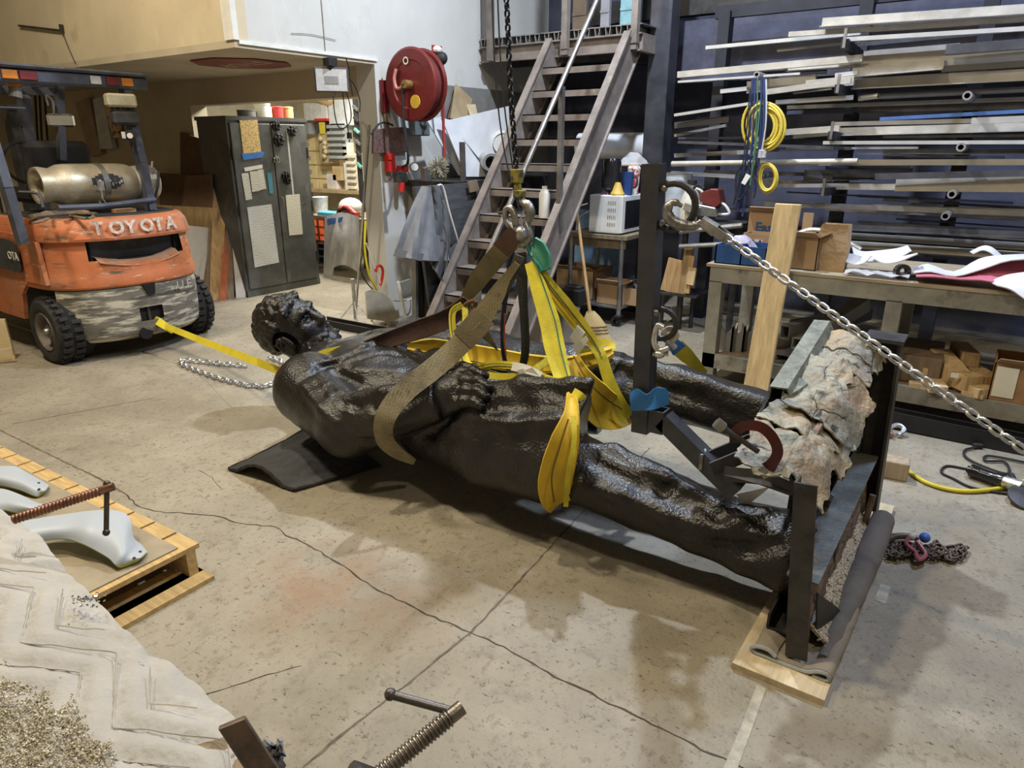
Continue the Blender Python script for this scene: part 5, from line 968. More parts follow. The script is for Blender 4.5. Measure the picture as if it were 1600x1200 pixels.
wb = thing('work_table', 'low table with power tools seen in the tool room', 'table', tuple(PY(525, 400, 6.2)))
tz = PY(520, 338, 6.1).z
MB().bx(PY(478, 338, 6.1).x, -5.06, 6.05, 6.75, tz-.035, tz).build('table_top', M('table_wood', (.22, .17, .11), .7), wb)
for x in (-6.95, -5.2): MB().bx(x-.03, x+.03, 6.6, 6.66, 0, tz-.035).build('leg', steel_dk, wb)
q = MB(); gz = PY(520, 300, 6.7).z; q.bx(-6.75, -5.6, 6.6, 6.95, tz, gz); one('grey_chest', q, M('grey_chest', (.2, .215, .22), .5, .2), 'grey metal tool chest at the back of the low table', 'chest', bevel=.005)
one('white_bucket', MB().lathe(V((PY(502, 330, 6.3).x, 6.3, tz)), (0, 0, 1), [(.001, 0), (.085, 0), (.10, .2), (.105, .21), (.09, .215), (.001, .21)], 16), M('dirty_white', (.6, .62, .62), .5, var=.2, scale=20), 'white speckled bucket on the low table', 'bucket', smooth=.6)
one('blue_pack', MB().bx(PY(497, 335, 6.1).x, PY(530, 335, 6.1).x, 6.08, 6.25, tz, tz+.05), M('sky_blue', (.1, .42, .65), .5), 'flat sky blue packet on the low table', 'packet', bevel=.01)
p = PY(548, 333, 6.1); q = MB(); q.sph((p.x-.1, 6.2, tz+.11), .17, 14, 8, sc=(1.1, .8, .75)); one('circular_saw', q, M('saw_white', (.55, .54, .5), .45), 'white domed circular saw on the low table', 'saw', smooth=True)
q = MB(); q.tube([(p.x-.22, 6.09, tz+.03), (p.x-.15, 6.07, tz+.1), (p.x, 6.06, tz+.12), (p.x+.12, 6.07, tz+.05)], .03, 8, sm=4); q.box((p.x+.05, 6.07, tz+.04), (.2, .08, .07)); one('red_power_tool', q, M('red_black', (.25, .03, .025), .4, var=.8, scale=6, lo=.45, hi=.5), 'red and black power tool in front of the saw', 'power tool', smooth=.6)
G = []
for i in range(15):
    t = i/14; row = []
    for j in range(13):
        s_ = j/12; u = 505+t*58+(6-12*t)*(1-s_)*.4; v = 340+s_*(110 if t < .25 else 92-18*math.sin(t*3)) - (8*math.sin(t*3.1) if j == 0 else 0)
        p = PY(u, v, 5.98-.07*math.sin(t*3.14)*math.sin(s_*2.6)-.02*math.sin(t*21+s_*4)); row.append(p)
    G.append(row)
one('plastic_bag', MB().sheet(G, .002), M('bag_plastic', (.62, .62, .62), .35, var=.1, alpha=.8, bump=.25, bscale=14), 'translucent plastic bag hanging full from the low table', 'bag', smooth=True)
one('blue_carton', MB().poly([PY(512, 352, 5.95), PY(533, 347, 5.95), PY(535, 339, 5.96), PY(510, 342, 5.96)], (0, .01, 0)), M('mid_blue', (.05, .13, .35), .5), 'blue printed card lying in the bag mouth', 'card')
for i, (v0, v1, c_, lab) in enumerate(((345, 378, (.5, .1, .03), 'orange milk crate under the low table'), (380, 410, (.06, .07, .13), 'dark blue milk crate under the orange crate'))):
    q = MB(); a = PY(488, v1, 6.4); b_ = PY(530, v0, 6.4); z1 = b_.z; z0 = max(0, a.z)
    for k in range(5): x = a.x+(b_.x-a.x)*k/4; q.bar((x, 6.4, z0), (x, 6.4, z1), .025, .02, (0, 1, 0))
    for k in range(4): z = z0+(z1-z0)*k/3; q.bar((a.x, 6.4, z), (b_.x, 6.4, z), .02, .025)
    for s_ in (a.x, b_.x): q.bx(s_-.01, s_+.01, 6.4, 6.65, z0, z1)
    q.bx(a.x, b_.x, 6.63, 6.65, z0, z1); q.bx(a.x, b_.x, 6.4, 6.65, z0, z0+.01)
    one('milk_crate', q, M('crate%d' % i, c_, .5), lab, 'crate')
# tripod lamp stand and cords by the column --------------------------------------
tr = thing('tripod_stand', 'thin chrome tripod stand beside the white column', 'stand', (-4.92, 4.5, 0)); tb = PZ(556, 502)
MB().cyl(tb+V((0, 0, .05)), PY(577, 195, tb.y), .013, n=10).build('pole', chrome, tr); MB().cyl(tb+V((0, 0, .02)), tb+V((0, 0, .42)), .018, n=10).build('lower_tube', galv, tr)
for e in (PZ(528, 505), PZ(586, 508), PZ(560, 515)): MB().cyl(tb+V((0, 0, .2)), e+V((0, 0, .01)), .007, n=6).build('leg', galv, tr)
ycord = M('yellow_cord', (.6, .5, .03), .45, var=.1, bump=0)
one('extension_lead', MB().tube([PX(u, v, -4.72) for u, v in ((571, 345), (570, 390), (577, 430), (590, 455), (590, 480), (580, 502))], .011, 8, sm=5), ycord, 'yellow extension cord hanging down the column', 'cord')
one('power_lead', MB().tube([PX(u, v, -4.73) for u, v in ((568, 390), (563, 420), (572, 440), (582, 452))], .006, 6, sm=5), black, 'black cord tucked behind the yellow cord on the column', 'cord')
one('power_lead', MB().tube([PX(u, v, -4.7) for u, v in ((572, 380), (590, 430), (602, 462), (618, 470), (640, 468), (650, 455), (647, 420), (645, 400))], .006, 6, sm=5), white, 'white cord looping from the column to the shop coat', 'cord')
one('red_cane_handle', MB().tube([PX(u, v, -4.7) for u, v in ((587, 425), (588, 418), (594, 415), (598, 422), (597, 435), (594, 446))], .013, 8, sm=5), red, 'red hooked handle on the column near the floor', 'handle', smooth=True)
one('grey_scoop_board', MB().poly([PX(571, 455, -4.66), PX(574, 498, -4.62), PX(625, 505, -4.62), PX(612, 468, -4.66), PX(600, 458, -4.66), PX(580, 452, -4.66)], (-.02, .01, 0)), M('beige_plastic', (.36, .33, .27), .5), 'beige plastic folding sign lying against the column foot', 'sign', bevel=.004)
one('perforated_plate', MB().poly([PX(624, 442, -4.60), PX(642, 436, -4.60), PX(646, 462, -4.60), PX(628, 468, -4.60)], (-.03, 0, 0)), M('plate_pale', (.4, .38, .32), .6, var=.4, scale=60, lo=.62, hi=.66), 'pale perforated plate above the floor right of column', 'plate')
one('leaning_stick', MB().bar(PX(622, 440, -4.58), PX(637, 510, -4.56), .02, .02), white, 'thin white strip leaning beside the perforated plate', 'strip')
one('floor_channel', MB().prof(PZ(505, 507), PZ(735, 552), [(-.06, 0), (.06, 0), (.06, .07), (.05, .07), (.05, .012), (-.05, .012), (-.05, .07), (-.06, .07)]), M('black_channel', (.02, .02, .021), .5, .4), 'black steel channel lying on the floor behind the head', 'channel')
one('floor_board', MB().bar(PZ(600, 505), PZ(720, 520), .12, .03), dkw, 'flat weathered board behind the black channel', 'board')
# dustpan, red box, regulator ---------------------------------------------------
WX = -4.775
dp = thing('dustpan', 'brown enamel dustpan hanging on the white wall below the reel', 'dustpan', tuple(PX(607, 240, WX)))
MB().poly([PX(581, 202, WX), PX(632, 198, WX), PX(636, 238, WX), PX(580, 240, WX)], (.03, 0, 0)).build('pan', M('enamel_brown', (.12, .07, .06), .5, var=.4, scale=40), dp, bevel=.004)
MB().tube([PX(580, 210, WX+.02), PX(592, 194, WX+.03), PX(604, 192, WX+.03), PX(614, 196, WX+.03)], .009, 6, sm=4).build('handle', black, dp); MB().bar(PX(602, 178, WX), PX(605, 200, WX), .035, .02, (1, 0, 0)).build('hang_tab', dkw, dp)
one('red_switch_box', MB().box(PX(609, 254, WX+.02), (.05, .1, .17)).box(PX(609, 246, WX+.05), (.01, .06, .05)), red, 'red switch box under the dustpan', 'switch box', bevel=.006)
rg = thing('air_regulator', 'red air filter regulator with a round gauge on the wall', 'regulator', tuple(PX(628, 300, WX+.03)))
MB().cyl(PX(628, 268, WX+.06), PX(627, 300, WX+.06), .03, n=12).build('bowl', red, rg, smooth=.6); q = MB(); q.box(PX(629, 264, WX+.06), (.07, .11, .06)); q.build('body', red, rg, bevel=.01); q = MB(); q.cyl(PX(648, 261, WX+.05), PX(648, 261, WX+.11), .042, n=18); q.build('gauge', steel_dk, rg); MB().cyl(PX(648, 261, WX+.108), PX(648, 261, WX+.114), .034, n=18).build('dial', white, rg)
# hose reel --------------------------------------------------------------------
rc = PX(640, 132, -4.45); hrl = thing('hose_reel', 'round red steel hose reel mounted on the white wall', 'hose reel', tuple(rc))
rd = M('reel_red', (.14, .014, .016), .42, var=.15, bump=.02); ryr = V((0, 1, 0))
MB().lathe(rc, ryr, [(.001, .012), (.19, .012), (.2, .0), (.282, .0), (.3, .012), (.3, .022), (.282, .012), (.19, .03), (.001, .03)], 40).build('front_disc', rd, hrl, smooth=.5)
MB().lathe(rc+ryr*.13, ryr, [(.001, 0), (.282, 0), (.3, .012), (.3, .02), (.282, .02), (.001, .02)], 40).build('rear_disc', rd, hrl, smooth=.5)
MB().lathe(rc, ryr, [(.16, .02), (.26, .03), (.26, .12), (.16, .13)], 32).build('wound_hose', M('hose_dark', (.10, .02, .02), .6), hrl, smooth=True)
q = MB(); q.bx(WX-.02, WX+.01, rc.y-.02, rc.y+.06, rc.z-.22, rc.z+.05); q.bx(WX, rc.x, rc.y+.06, rc.y+.09, rc.z-.05, rc.z+.03); q.bx(WX, rc.x+.02, rc.y+.2, rc.y+.23, rc.z-.05, rc.z+.04); q.build('wall_bracket', rd, hrl)
q = MB(); q.cyl(rc-ryr*.07, rc+ryr*.02, .035, n=14); q.build('hub', M('brass', (.5, .36, .14), .35, .8), hrl); MB().tube([rc-ryr*.06, rc+V((-.03, -.06, -.04)), rc+V((-.04, -.05, -.3)), rc+V((-.03, -.03, -.62)), PX(628, 262, WX+.1)], .012, 8, sm=5).build('supply_hose', black, hrl)
MB().tube([rc+V((-.02, -.03, 0)), rc+V((-.12, -.03, -.03)), rc+V((-.15, -.03, .05)), rc+V((-.13, -.02, .13))], .014, 8, sm=4).build('swivel_hose', M('pink_hose', (.5, .2, .17), .5), hrl)
ey = rc+V((.06, -.004, -.14)); MB().lathe(ey, ryr, [(.001, -.003), (.055, -.003), (.055, .006)], 20).build('yellow_decal', M('decal_yellow', (.6, .4, .05), .5), hrl); MB().lathe(rc+V((-.03, -.003, .19)), ryr, [(.02, -.002), (.032, -.002)], 16).build('arrow_decal', paper, hrl)
ga = PX(683, 88, -4.40); q = MB(); q.box(ga, (.02, .12, .17)); q.bar(ga+V((-.0, .0, -.05)), V((-4.78, ga.y+.04, ga.z-.05)), .04, .04); q.build('guide_plate', M('guide_red', (.33, .02, .02), .4), hrl); MB().sph(ga+V((.05, 0, -.02)), .055, 12, 8).build('stop_ball', black, hrl, smooth=True); MB().sph(ga+V((.02, -.02, .05)), .04, 8, 6, sc=(1, 1.2, .8)).build('roller', white, hrl)
MB().tube([ga+V((.06, .0, -.04)), PX(692, 130, -4.33), PX(693, 200, -4.32), PX(695, 245, -4.31)], .013, 8, sm=4).build('hose', M('hose_red', (.33, .03, .03), .5), hrl); MB().cyl(PX(695, 245, -4.31), PX(696, 285, -4.31), .011, n=8).build('hose_end', hy, hrl)
# sheets, rolls and scraps on the shelf under the wall panel ----------------------
shz = PX(760, 278, -4.4).z; SX = -4.35
sw = thing('wall_shelf', 'dark steel shelf under the rolled white sheets', 'shelf', (-4.5, 6.0, shz-.1))
MB().bx(-4.78, -4.15, 5.02, 6.6, shz-.05, shz).build('shelf_board', steel_dk, sw); MB().bx(-4.2, -4.15, 5.02, 6.6, shz-.3, shz-.05).build('apron', steel_dk, sw)
for y in (5.35, 6.5): MB().bx(-4.25, -4.19, y, y+.06, 0, shz-.05).build('leg', steel_dk, sw)
wsm = M('white_sheet', (.62, .63, .65), .45, var=.05, bump=.03)
for i, (px, X, lab) in enumerate((([(666, 186), (690, 183), (735, 272), (718, 274)], -4.5, 'white foam board leaning left of the rolled sheets'), ([(690, 184), (702, 187), (765, 276), (728, 276)], -4.4, 'pale blue-white sheet leaning in the middle of the stack'), ([(700, 188), (795, 166), (798, 240), (752, 252)], -4.45, 'large curled white sheet behind the roll'))):
    one('white_sheet', MB().poly([PX(u, v, X+.12*(v-180)/100) for u, v in px], (-.012, 0, 0)), wsm, lab, 'sheet')
rl_ = PX(768, 254, -4.15); q = MB()
for k, r in enumerate((.085, .075, .066)): q.lathe(rl_, V((-.75, .66, .05)), [(r, 0), (r, .75), (r-.005, .75), (r-.005, 0), (r, 0)], 24)
one('sheet_roll', q, M('roll_grey', (.42, .42, .42), .5), 'open grey roll of sheet metal pointing forward', 'roll', smooth=.6)
tu = PX(786, 224, -4.3); one('white_tube_roll', MB().lathe(tu, V((-.7, .7, .15)), [(.001, .01), (.095, .01), (.10, 0), (.10, .45)], 24), white, 'white capped tube roll above the grey roll', 'roll', smooth=.6)
one('white_tube_roll', MB().cyl(V((-3.85, 6.75, 1.62)), V((-3.05, 6.83, 1.62)), .14, n=20), wsm, 'fat pale roll lying behind the stair treads', 'roll', smooth=.6)
one('cardboard_scrap', MB().poly([PX(705, 185, -4.68), PX(730, 188, -4.68), PX(738, 155, -4.72), PX(713, 131, -4.72)], (-.015, 0, 0)), M('scrap_tan', (.4, .3, .17), .8), 'tan triangular cardboard scrap leaning on the wall panel', 'cardboard')
one('cardboard_scrap', MB().poly([PX(735, 180, -4.66), PX(746, 178, -4.66), PX(743, 163, -4.7), PX(729, 163, -4.7)], (-.012, 0, 0)), M('scrap_pale', (.55, .45, .28), .8), 'small pale square scrap beside the triangular cardboard', 'cardboard')
one('dark_strip', MB().poly([PX(700, 185, -4.7), PX(707, 185, -4.7), PX(714, 140, -4.74), PX(711, 140, -4.74)], (-.01, 0, 0)), cdk, 'narrow brown strip left of the triangular cardboard', 'strip')
one('steel_upright', MB().bar(PX(722, 222, -4.2), V((-4.2, PX(724, 285, -4.2).y, shz)), .05, .03, (1, 0, 0)), steel_gr, 'short grey steel upright in front of the white sheets', 'upright')
one('motor_box', MB().box(PX(655, 200, -4.7), (.1, .2, .14)).cyl(PX(660, 190, -4.66), PX(664, 190, -4.62), .05, n=14), M('motor_grey', (.12, .14, .15), .4), 'dark grey motor box on the wall under the reel', 'motor', bevel=.01)
q = MB(); br = PX(685, 262, -4.25)
for i in range(160):
    a = random.random()*6.28; z = random.uniform(-1, 1); d = V((math.sqrt(1-z*z)*math.cos(a), math.sqrt(1-z*z)*math.sin(a), z)); q.bar(br+d*.03, br+d*.10, .005, .005)
o = one('wire_brush', q, M('bristle', (.3, .28, .22), .6), 'bristly round wire brush on the shelf edge', 'brush')
for i, (px, lab) in enumerate((([(622, 268), (636, 268), (638, 285), (622, 285)], 'black wall bracket left of the brush'), ([(664, 262), (673, 260), (675, 290), (666, 292)], 'grey clamp jaw beside the wire brush'))):
    one('clamp_piece', MB().poly([PX(u, v, -4.5) for u, v in px], (-.06, 0, 0)), steel_gr if i else steel_dk, lab, 'clamp', bevel=.004)
# welding table end / dark sheet and shop coat -----------------------------------
one('steel_sheet', MB().poly([PX(648, 292, -4.05), PX(747, 285, -4.05), PX(790, 470, -4.0), PX(672, 480, -4.0)], (-.03, .0, 0)), M('blue_grey_sheet', (.10, .105, .115), .5, .4, var=.2, scale=5, stretch=(1, 1, 6)), 'large blue-grey steel sheet standing left of the stairs', 'steel sheet')
one('square_plate', MB().poly([PX(730, 284, -4.02), PX(744, 281, -4.02), PX(748, 297, -4.02), PX(733, 301, -4.02)], (.012, 0, 0)), dkw, 'small square brown plate on the steel sheet corner', 'plate')
one('acrylic_sheet', MB().poly([PX(700, 392, -3.98), PX(746, 350, -3.98), PX(742, 420, -3.95), PX(712, 440, -3.95)], (-.006, 0, 0)), M('smoky_pane', (.16, .165, .17), .25, alpha=.75), 'smoky clear pane leaning against the stair stringer', 'sheet')
one('white_hose', MB().tube([PX(u, v, -3.97) for u, v in ((683, 290), (692, 292), (702, 330), (715, 375), (724, 410))], .008, 8, sm=5), white, 'white hose draped over the blue-grey sheet', 'hose')
for i, (u, w_) in enumerate(((648, .03), (656, .05), (664, .035))): one('dark_post', MB().bar(PX(u, 400, -4.1), PX(u+1, 512, -4.1), w_, .05, (1, 0, 0)), [steel_gr, black, dkw][i], ['pale thin post under the shop coat', 'black post under the shop coat', 'brown post under the shop coat'][i], 'post')
one('dark_panel', MB().poly([PX(664, 380, -4.12), PX(690, 380, -4.12), PX(686, 500, -4.1), PX(660, 505, -4.1)], (-.02, 0, 0)), M('navy_panel', (.03, .035, .05), .6), 'dark navy panel standing below the coat', 'panel')  # plain dark navy panel, not a steel offcut
coat = M('grey_canvas', (.16, .165, .18), .85, var=.12, scale=12, bump=.1, bscale=60)
G = []
for i in range(17):
    t = i/16; row = []
    for j in range(15):
        s_ = j/14; ul = 660-46*s_-10*math.sin(s_*3.1)*.3; ur = 676+25*s_; u = ul+(ur-ul)*t; v = 292+108*s_+(8*s_*math.sin(t*2))
        row.append(PX(u, v, -3.93+.10*math.sin(t*3.14)*(.4+s_)+.03*math.sin(t*17+s_*3)*s_))
    G.append(row)
ct = thing('shop_coat', 'grey canvas shop coat hanging by its collar left of the stairs', 'coat', tuple(PX(655, 440, -4)))
MB().sheet(G, .012).build('sleeve', coat, ct, smooth=True)
G = []
for i in range(15):
    t = i/14; row = []
    for j in range(15):
        s_ = j/14; u = 668+t*(18+14*math.sin(s_*3.14)+6*s_)-2*s_; v = 290+s_*(110+t*42); row.append(PX(u, v, -3.95+.06*math.sin(t*3.14)+.03*math.sin(t*13+s_*6)))
    G.append(row)
MB().sheet(G, .012).build('body', M('grey_canvas_dark', (.10, .105, .115), .85, var=.15, bump=.1, bscale=60), ct, smooth=True)
MB().ribbon([PX(618, 395, -3.85), PX(640, 399, -3.81), PX(660, 402, -3.80), PX(675, 404, -3.84)], .06, .015, 4).build('cuff', M('cuff_canvas', (.14, .14, .145), .9), ct, smooth=True)
MB().tube([PX(693, 350, -3.86), PX(699, 380, -3.85), PX(698, 415, -3.85), PX(692, 436, -3.86)], .006, 6, sm=4).build('zip', steel_gr, ct)
for i, (u, v) in enumerate(((698, 455), (686, 468))): one('hinge_bracket', MB().box(PX(u, v, -3.9), (.02, .05, .09)).cyl(PX(u+4, v-8, -3.89), PX(u+4, v+8, -3.89), .01, n=8), steel_dk, ['black hinge bracket beside the stair foot, upper one', 'black hinge bracket beside the stair foot, lower one'][i], 'hinge')
one('white_bucket_small', MB().lathe(PX(689, 505, -3.95), (0, 0, 1), [(.001, 0), (.06, 0), (.07, .16), (.075, .165), (.06, .165)], 14), white, 'small white bucket by the stair foot', 'bucket', smooth=.6)
# under the stairs
one('blue_sheet', MB().poly([(-3.75, 6.5, 0), (-3.2, 6.5, 0), (-3.2, 6.55, 1.0), (-3.75, 6.55, 1.0)], (0, .02, 0)), M('pale_blue', (.25, .42, .65), .5), 'pale blue sheet seen through the lower stair treads', 'sheet')
one('bent_wood_panel', MB().poly([PY(808, 460, 4.9), PY(850, 448, 4.9), PY(852, 540, 4.8), PY(822, 550, 4.8), PY(805, 540, 4.8)], (0, .02, 0)), wood('driftwood', (.33, .28, .2)), 'pale worn wooden panel standing behind the slings', 'panel')
one('wood_strip', MB().bar(PY(803, 470, 4.8), PY(783, 545, 4.75), .04, .02, (0, 1, 0)), dkw, 'thin wooden strip leaning left of the worn panel', 'strip')
one('black_pipe_bundle', MB().cyl((-3.8, 6.85, 1.52), (-3.0, 6.85, 1.5), .02, n=8).cyl((-3.8, 6.9, 1.56), (-3.0, 6.9, 1.54), .02, n=8), blueband, 'two blue pipes lying behind the stairs', 'pipes')
# ================================================================== RIGHT SIDE: TABLE, RACK, BENCH
TY = 5.85; tzp = PY(963, 368, TY).z; tl = PY(886, 352, TY).x
tb_ = thing('kitchen_cart', 'steel legged wooden top table holding the microwave', 'table', (-3.1, 6.1, 0))
MB().bx(tl, -2.80, TY-.03, TY+.62, tzp-.035, tzp).build('top', wood('cart_wood', (.2, .16, .1)), tb_)
for x, y in ((-2.86, TY), (-2.86, TY+.55), (tl+.05, TY), (tl+.05, TY+.55)):
    MB().cyl((x, y, .1), (x, y, tzp-.035), .022, n=10).build('leg', steel_gr, tb_); q = MB(); q.lathe((x-.02, y-.02, .05), (0, 1, 0), [(.02, 0), (.05, 0), (.05, .035), (.02, .035)], 14); q.bx(x-.03, x+.03, y-.04, y+.04, .09, .11); q.build('caster', black, tb_)
MB().bx(tl, -2.83, TY-.01, TY+.58, .17, .19).build('lower_shelf', steel_gr, tb_); MB().bx(tl, -2.83, TY-.005, TY+.02, tzp-.12, tzp-.035).build('apron', dkw, tb_)
mw = thing('microwave', 'white microwave oven on the wooden cart', 'microwave', (-3.0, 6.1, tzp)); mx1 = PY(968, 340, TY+.02).x; mx0 = PY(920, 340, TY+.02).x; mh = PY(968, 306, TY+.02).z
MB().bx(mx0, mx1, TY+.02, TY+.5, tzp+.01, mh).build('case', M('appliance_white', (.58, .59, .58), .45, var=.06), mw, bevel=.008)
MB().bx(mx1, mx1+.02, TY+.03, TY+.49, tzp+.015, mh-.005).build('door', white, mw, bevel=.004); MB().bx(mx1+.02, mx1+.024, TY+.09, TY+.4, tzp+.05, mh-.05).build('window', blackg, mw)
for r in range(4):
    for k in range(5): MB().bx(mx0+.62*(mx1-mx0)+k*.018, mx0+.62*(mx1-mx0)+k*.018+.006, TY+.017, TY+.021, mh-.05-r*.065-.03, mh-.05-r*.065).build('vent_slot', steel_gr, mw)
def turned(name, u, Y, z, prof, mat, lab, cat, n=20):
    p = PY(u, 300, Y); p = V((p.x, Y, z)); return one(name, MB().lathe(p, (0, 0, 1), prof, n), mat, lab, cat, smooth=.6)
turned('black_carafe', 954, TY+.14, mh+.045, [(.001, 0), (.07, .0), (.088, .02), (.09, .24), (.075, .275), (.001, .28)], blackg, 'glossy black coffee jar on the microwave', 'jar')
turned('glass_dripper', 947, TY+.12, mh, [(.05, 0), (.03, .045), (.055, .1), (.052, .1), (.027, .045), (.045, 0)], M('purple_glass', (.1, .05, .08), .1), 'dark glass dripper cone under the black jar', 'dripper')
turned('yellow_bell', 965, TY+.09, mh, [(.001, 0), (.065, 0), (.066, .015), (.05, .04), (.025, .11), (.001, .115)], M('amber_paint', (.6, .38, .08), .5), 'small yellow cone bell on the microwave', 'bell')
mg = thing('blue_mug', 'tall dark blue mug at the front of the microwave', 'mug', tuple(V((PY(980, 300, TY+.2).x, TY+.2, mh))))
c = V((PY(980, 300, TY+.2).x, TY+.2, mh)); MB().lathe(c, (0, 0, 1), [(.001, 0), (.045, 0), (.055, .2), (.05, .2), (.042, .01)], 18).build('cup', M('navy_glaze', (.02, .06, .2), .25, bump=0), mg, smooth=.6); MB().tube([c+V((.05, 0, .16)), c+V((.09, 0, .15)), c+V((.09, 0, .08)), c+V((.047, 0, .06))], .008, 6, sm=4).build('handle', black, mg)
turned('red_cup', 989, TY+.36, mh, [(.001, 0), (.05, 0), (.06, .2), (.062, .23), (.05, .25), (.001, .25)], M('red_white_cup', (.5, .06, .05), .5, var=.1, scale=9, col2=(.7, .68, .66), lo=.48, hi=.52), 'red and white cup behind the blue mug', 'cup')
q = MB(); bgp = PY(985, 258, TY+.5)
G = [[bgp+V((-.16+.32*i/8, .02*math.sin(i*2), .0+.12*math.sin(math.pi*i/8)*(j/4)+.02*math.sin(i*3+j))) + V((0, .15*(j/4-.5), 0)) for j in range(5)] for i in range(9)]
one('clear_bag', MB().sheet(G, .003), M('clear_plastic', (.6, .6, .6), .25, alpha=.6, bump=.4, bscale=12), 'crumpled clear plastic bag above the red cup', 'bag', smooth=True)
one('bag_tray', MB().bx(bgp.x-.18, bgp.x+.16, TY+.36, TY+.62, mh+.25, mh+.262).bx(bgp.x-.16, bgp.x-.14, TY+.55, TY+.57, mh, mh+.25).bx(bgp.x+.12, bgp.x+.14, TY+.55, TY+.57, mh, mh+.25), wood('tray_wood', (.4, .3, .18)), 'thin wooden riser carrying the clear bag', 'riser')
for i, (px, lab) in enumerate((([(893, 330), (905, 322), (918, 318)], 'thin white rod behind the microwave, upper'), ([(898, 345), (910, 336), (920, 330)], 'thin white rod behind the microwave, lower'))): one('white_rod', MB().tube([PY(u, v, TY+.3) for u, v in px], .006, 6), white, lab, 'rod')
# bottle on a tread
zt = .212*6; yt = sty(zt); pb = PY(851, 338, yt-.02); zt = min([.212*i for i in range(1, 12)], key=lambda z: abs(z-pb.z)); yb = sty(zt); pb = PY(851, 338, yb-.02)
turned('white_bottle', 851, yb-.02, zt, [(.001, 0), (.045, 0), (.047, .01), (.047, .19), (.03, .225), (.022, .23), (.022, .255), (.001, .257)], white, 'white spray bottle standing on a stair tread', 'bottle')
# boxes on the low shelf
def obox(name, u0, u1, vt, vb, Y, dep, z0, lab, mat=card, flaps=True, cat='box'):
    a = PY(u0, vb, Y); b_ = PY(u1, vt, Y); h = b_.z-z0; x0_, x1_ = a.x, b_.x; o = thing(name, lab, cat, ((x0_+x1_)/2, Y+dep/2, z0)); q = MB(); t = .006
    q.bx(x0_, x1_, Y, Y+t, z0, z0+h); q.bx(x0_, x1_, Y+dep-t, Y+dep, z0, z0+h); q.bx(x0_, x0_+t, Y, Y+dep, z0, z0+h); q.bx(x1_-t, x1_, Y, Y+dep, z0, z0+h); q.bx(x0_, x1_, Y, Y+dep, z0, z0+t); q.build('carton_body', mat, o)
    if flaps:
        f = MB(); f.poly([(x0_, Y, z0+h), (x1_, Y, z0+h), (x1_-.02, Y-.05, z0+h+.035), (x0_+.02, Y-.05, z0+h+.035)], (0, .004, .004)); f.build('flap', mat, o); f = MB(); f.poly([(x1_, Y, z0+h), (x1_, Y+dep, z0+h), (x1_+.06, Y+dep-.02, z0+h+.03), (x1_+.06, Y+.02, z0+h+.03)], (0, 0, .004)); f.build('flap', mat, o)
    return o, V((x0_, Y, z0)), V((x1_, Y, z0+h))
obox('cardboard_box', 868, 928, 424, 470, TY+.12, .4, .19, 'large open cardboard box on the low cart shelf'); obox('cardboard_box', 931, 973, 445, 476, TY+.03, .3, .19, 'smaller open cardboard box right of the large box')
o, a, b_ = obox('cardboard_box', 972, 996, 452, 474, TY+.1, .3, .19, 'low box of metal scraps behind the cart leg', flaps=False)
for i in range(5): MB().box((a.x+.04+i*.02, a.y+.1+i*.02, b_.z+.0), (.03, .16, .02), (.3*i, .5, i)).build('scrap', steel_gr, o)
one('steel_can', MB().lathe(PZ(886, 540, .0), (0, 0, 1), [(.001, 0), (.10, 0), (.10, .32), (.105, .33), (.09, .335), (.001, .3)], 20), steel_gr, 'grey metal can on the floor left of the broom', 'can', smooth=.6)
one('black_caddy', MB().box((PY(905, 480, 5.7).x, 5.6, .3), (.2, .16, .14)).box((PY(905, 480, 5.7).x, 5.6, .38), (.16, .1, .04)).box((PY(905, 480, 5.7).x, 5.6, .11), (.06, .06, .24)), black, 'black plastic caddy beside the cart shelf', 'caddy', bevel=.01)
# broom
bm = thing('broom', 'corn broom with long wooden handle leaning on the stair stringer', 'broom', tuple(PZ(938, 548)))
b0 = PY(932, 530, 5.25); b1 = PY(922, 490, 5.3); b2 = PY(897, 298, 5.4)
MB().cyl(b1, b2, .016, .014, 10).build('handle', wood('broom_handle', (.45, .3, .13)), bm, smooth=True)
ad = (b1-b0); G = []; straw = M('straw', (.5, .37, .16), .8, var=.3, scale=60, stretch=(6, 6, 1), bump=.3)
hw = [.03, .07, .095, .105, .11, .125]; q = MB(); vs = []
for i in range(6):
    f = i/5; c = PY(922+14*f, 487+46*f, 5.28)
    for k in range(14): a = 2*math.pi*k/14; vs.append(c+_rt*(hw[i]*math.cos(a))+V((0, .035, 0))*math.sin(a)+V((0, 0, .01*math.sin(a*5))))
q.add(vs, [(i*14+k, i*14+(k+1) % 14, (i+1)*14+(k+1) % 14, (i+1)*14+k) for i in range(5) for k in range(14)]+[tuple(70+k for k in range(14))]); q.build('head', straw, bm, smooth=True)
for i, v in enumerate((510, 515, 520)):
    f = (v-487)/46; w_ = .105; c = PY(922+14*f, v, 5.28); MB().tube([c+_rt*(w_*math.cos(a))+V((0, .04, 0))*math.sin(a) for a in [k*2*math.pi/16 for k in range(16)]], .005, 5, closed=True).build('stitch_row', rusty, bm)
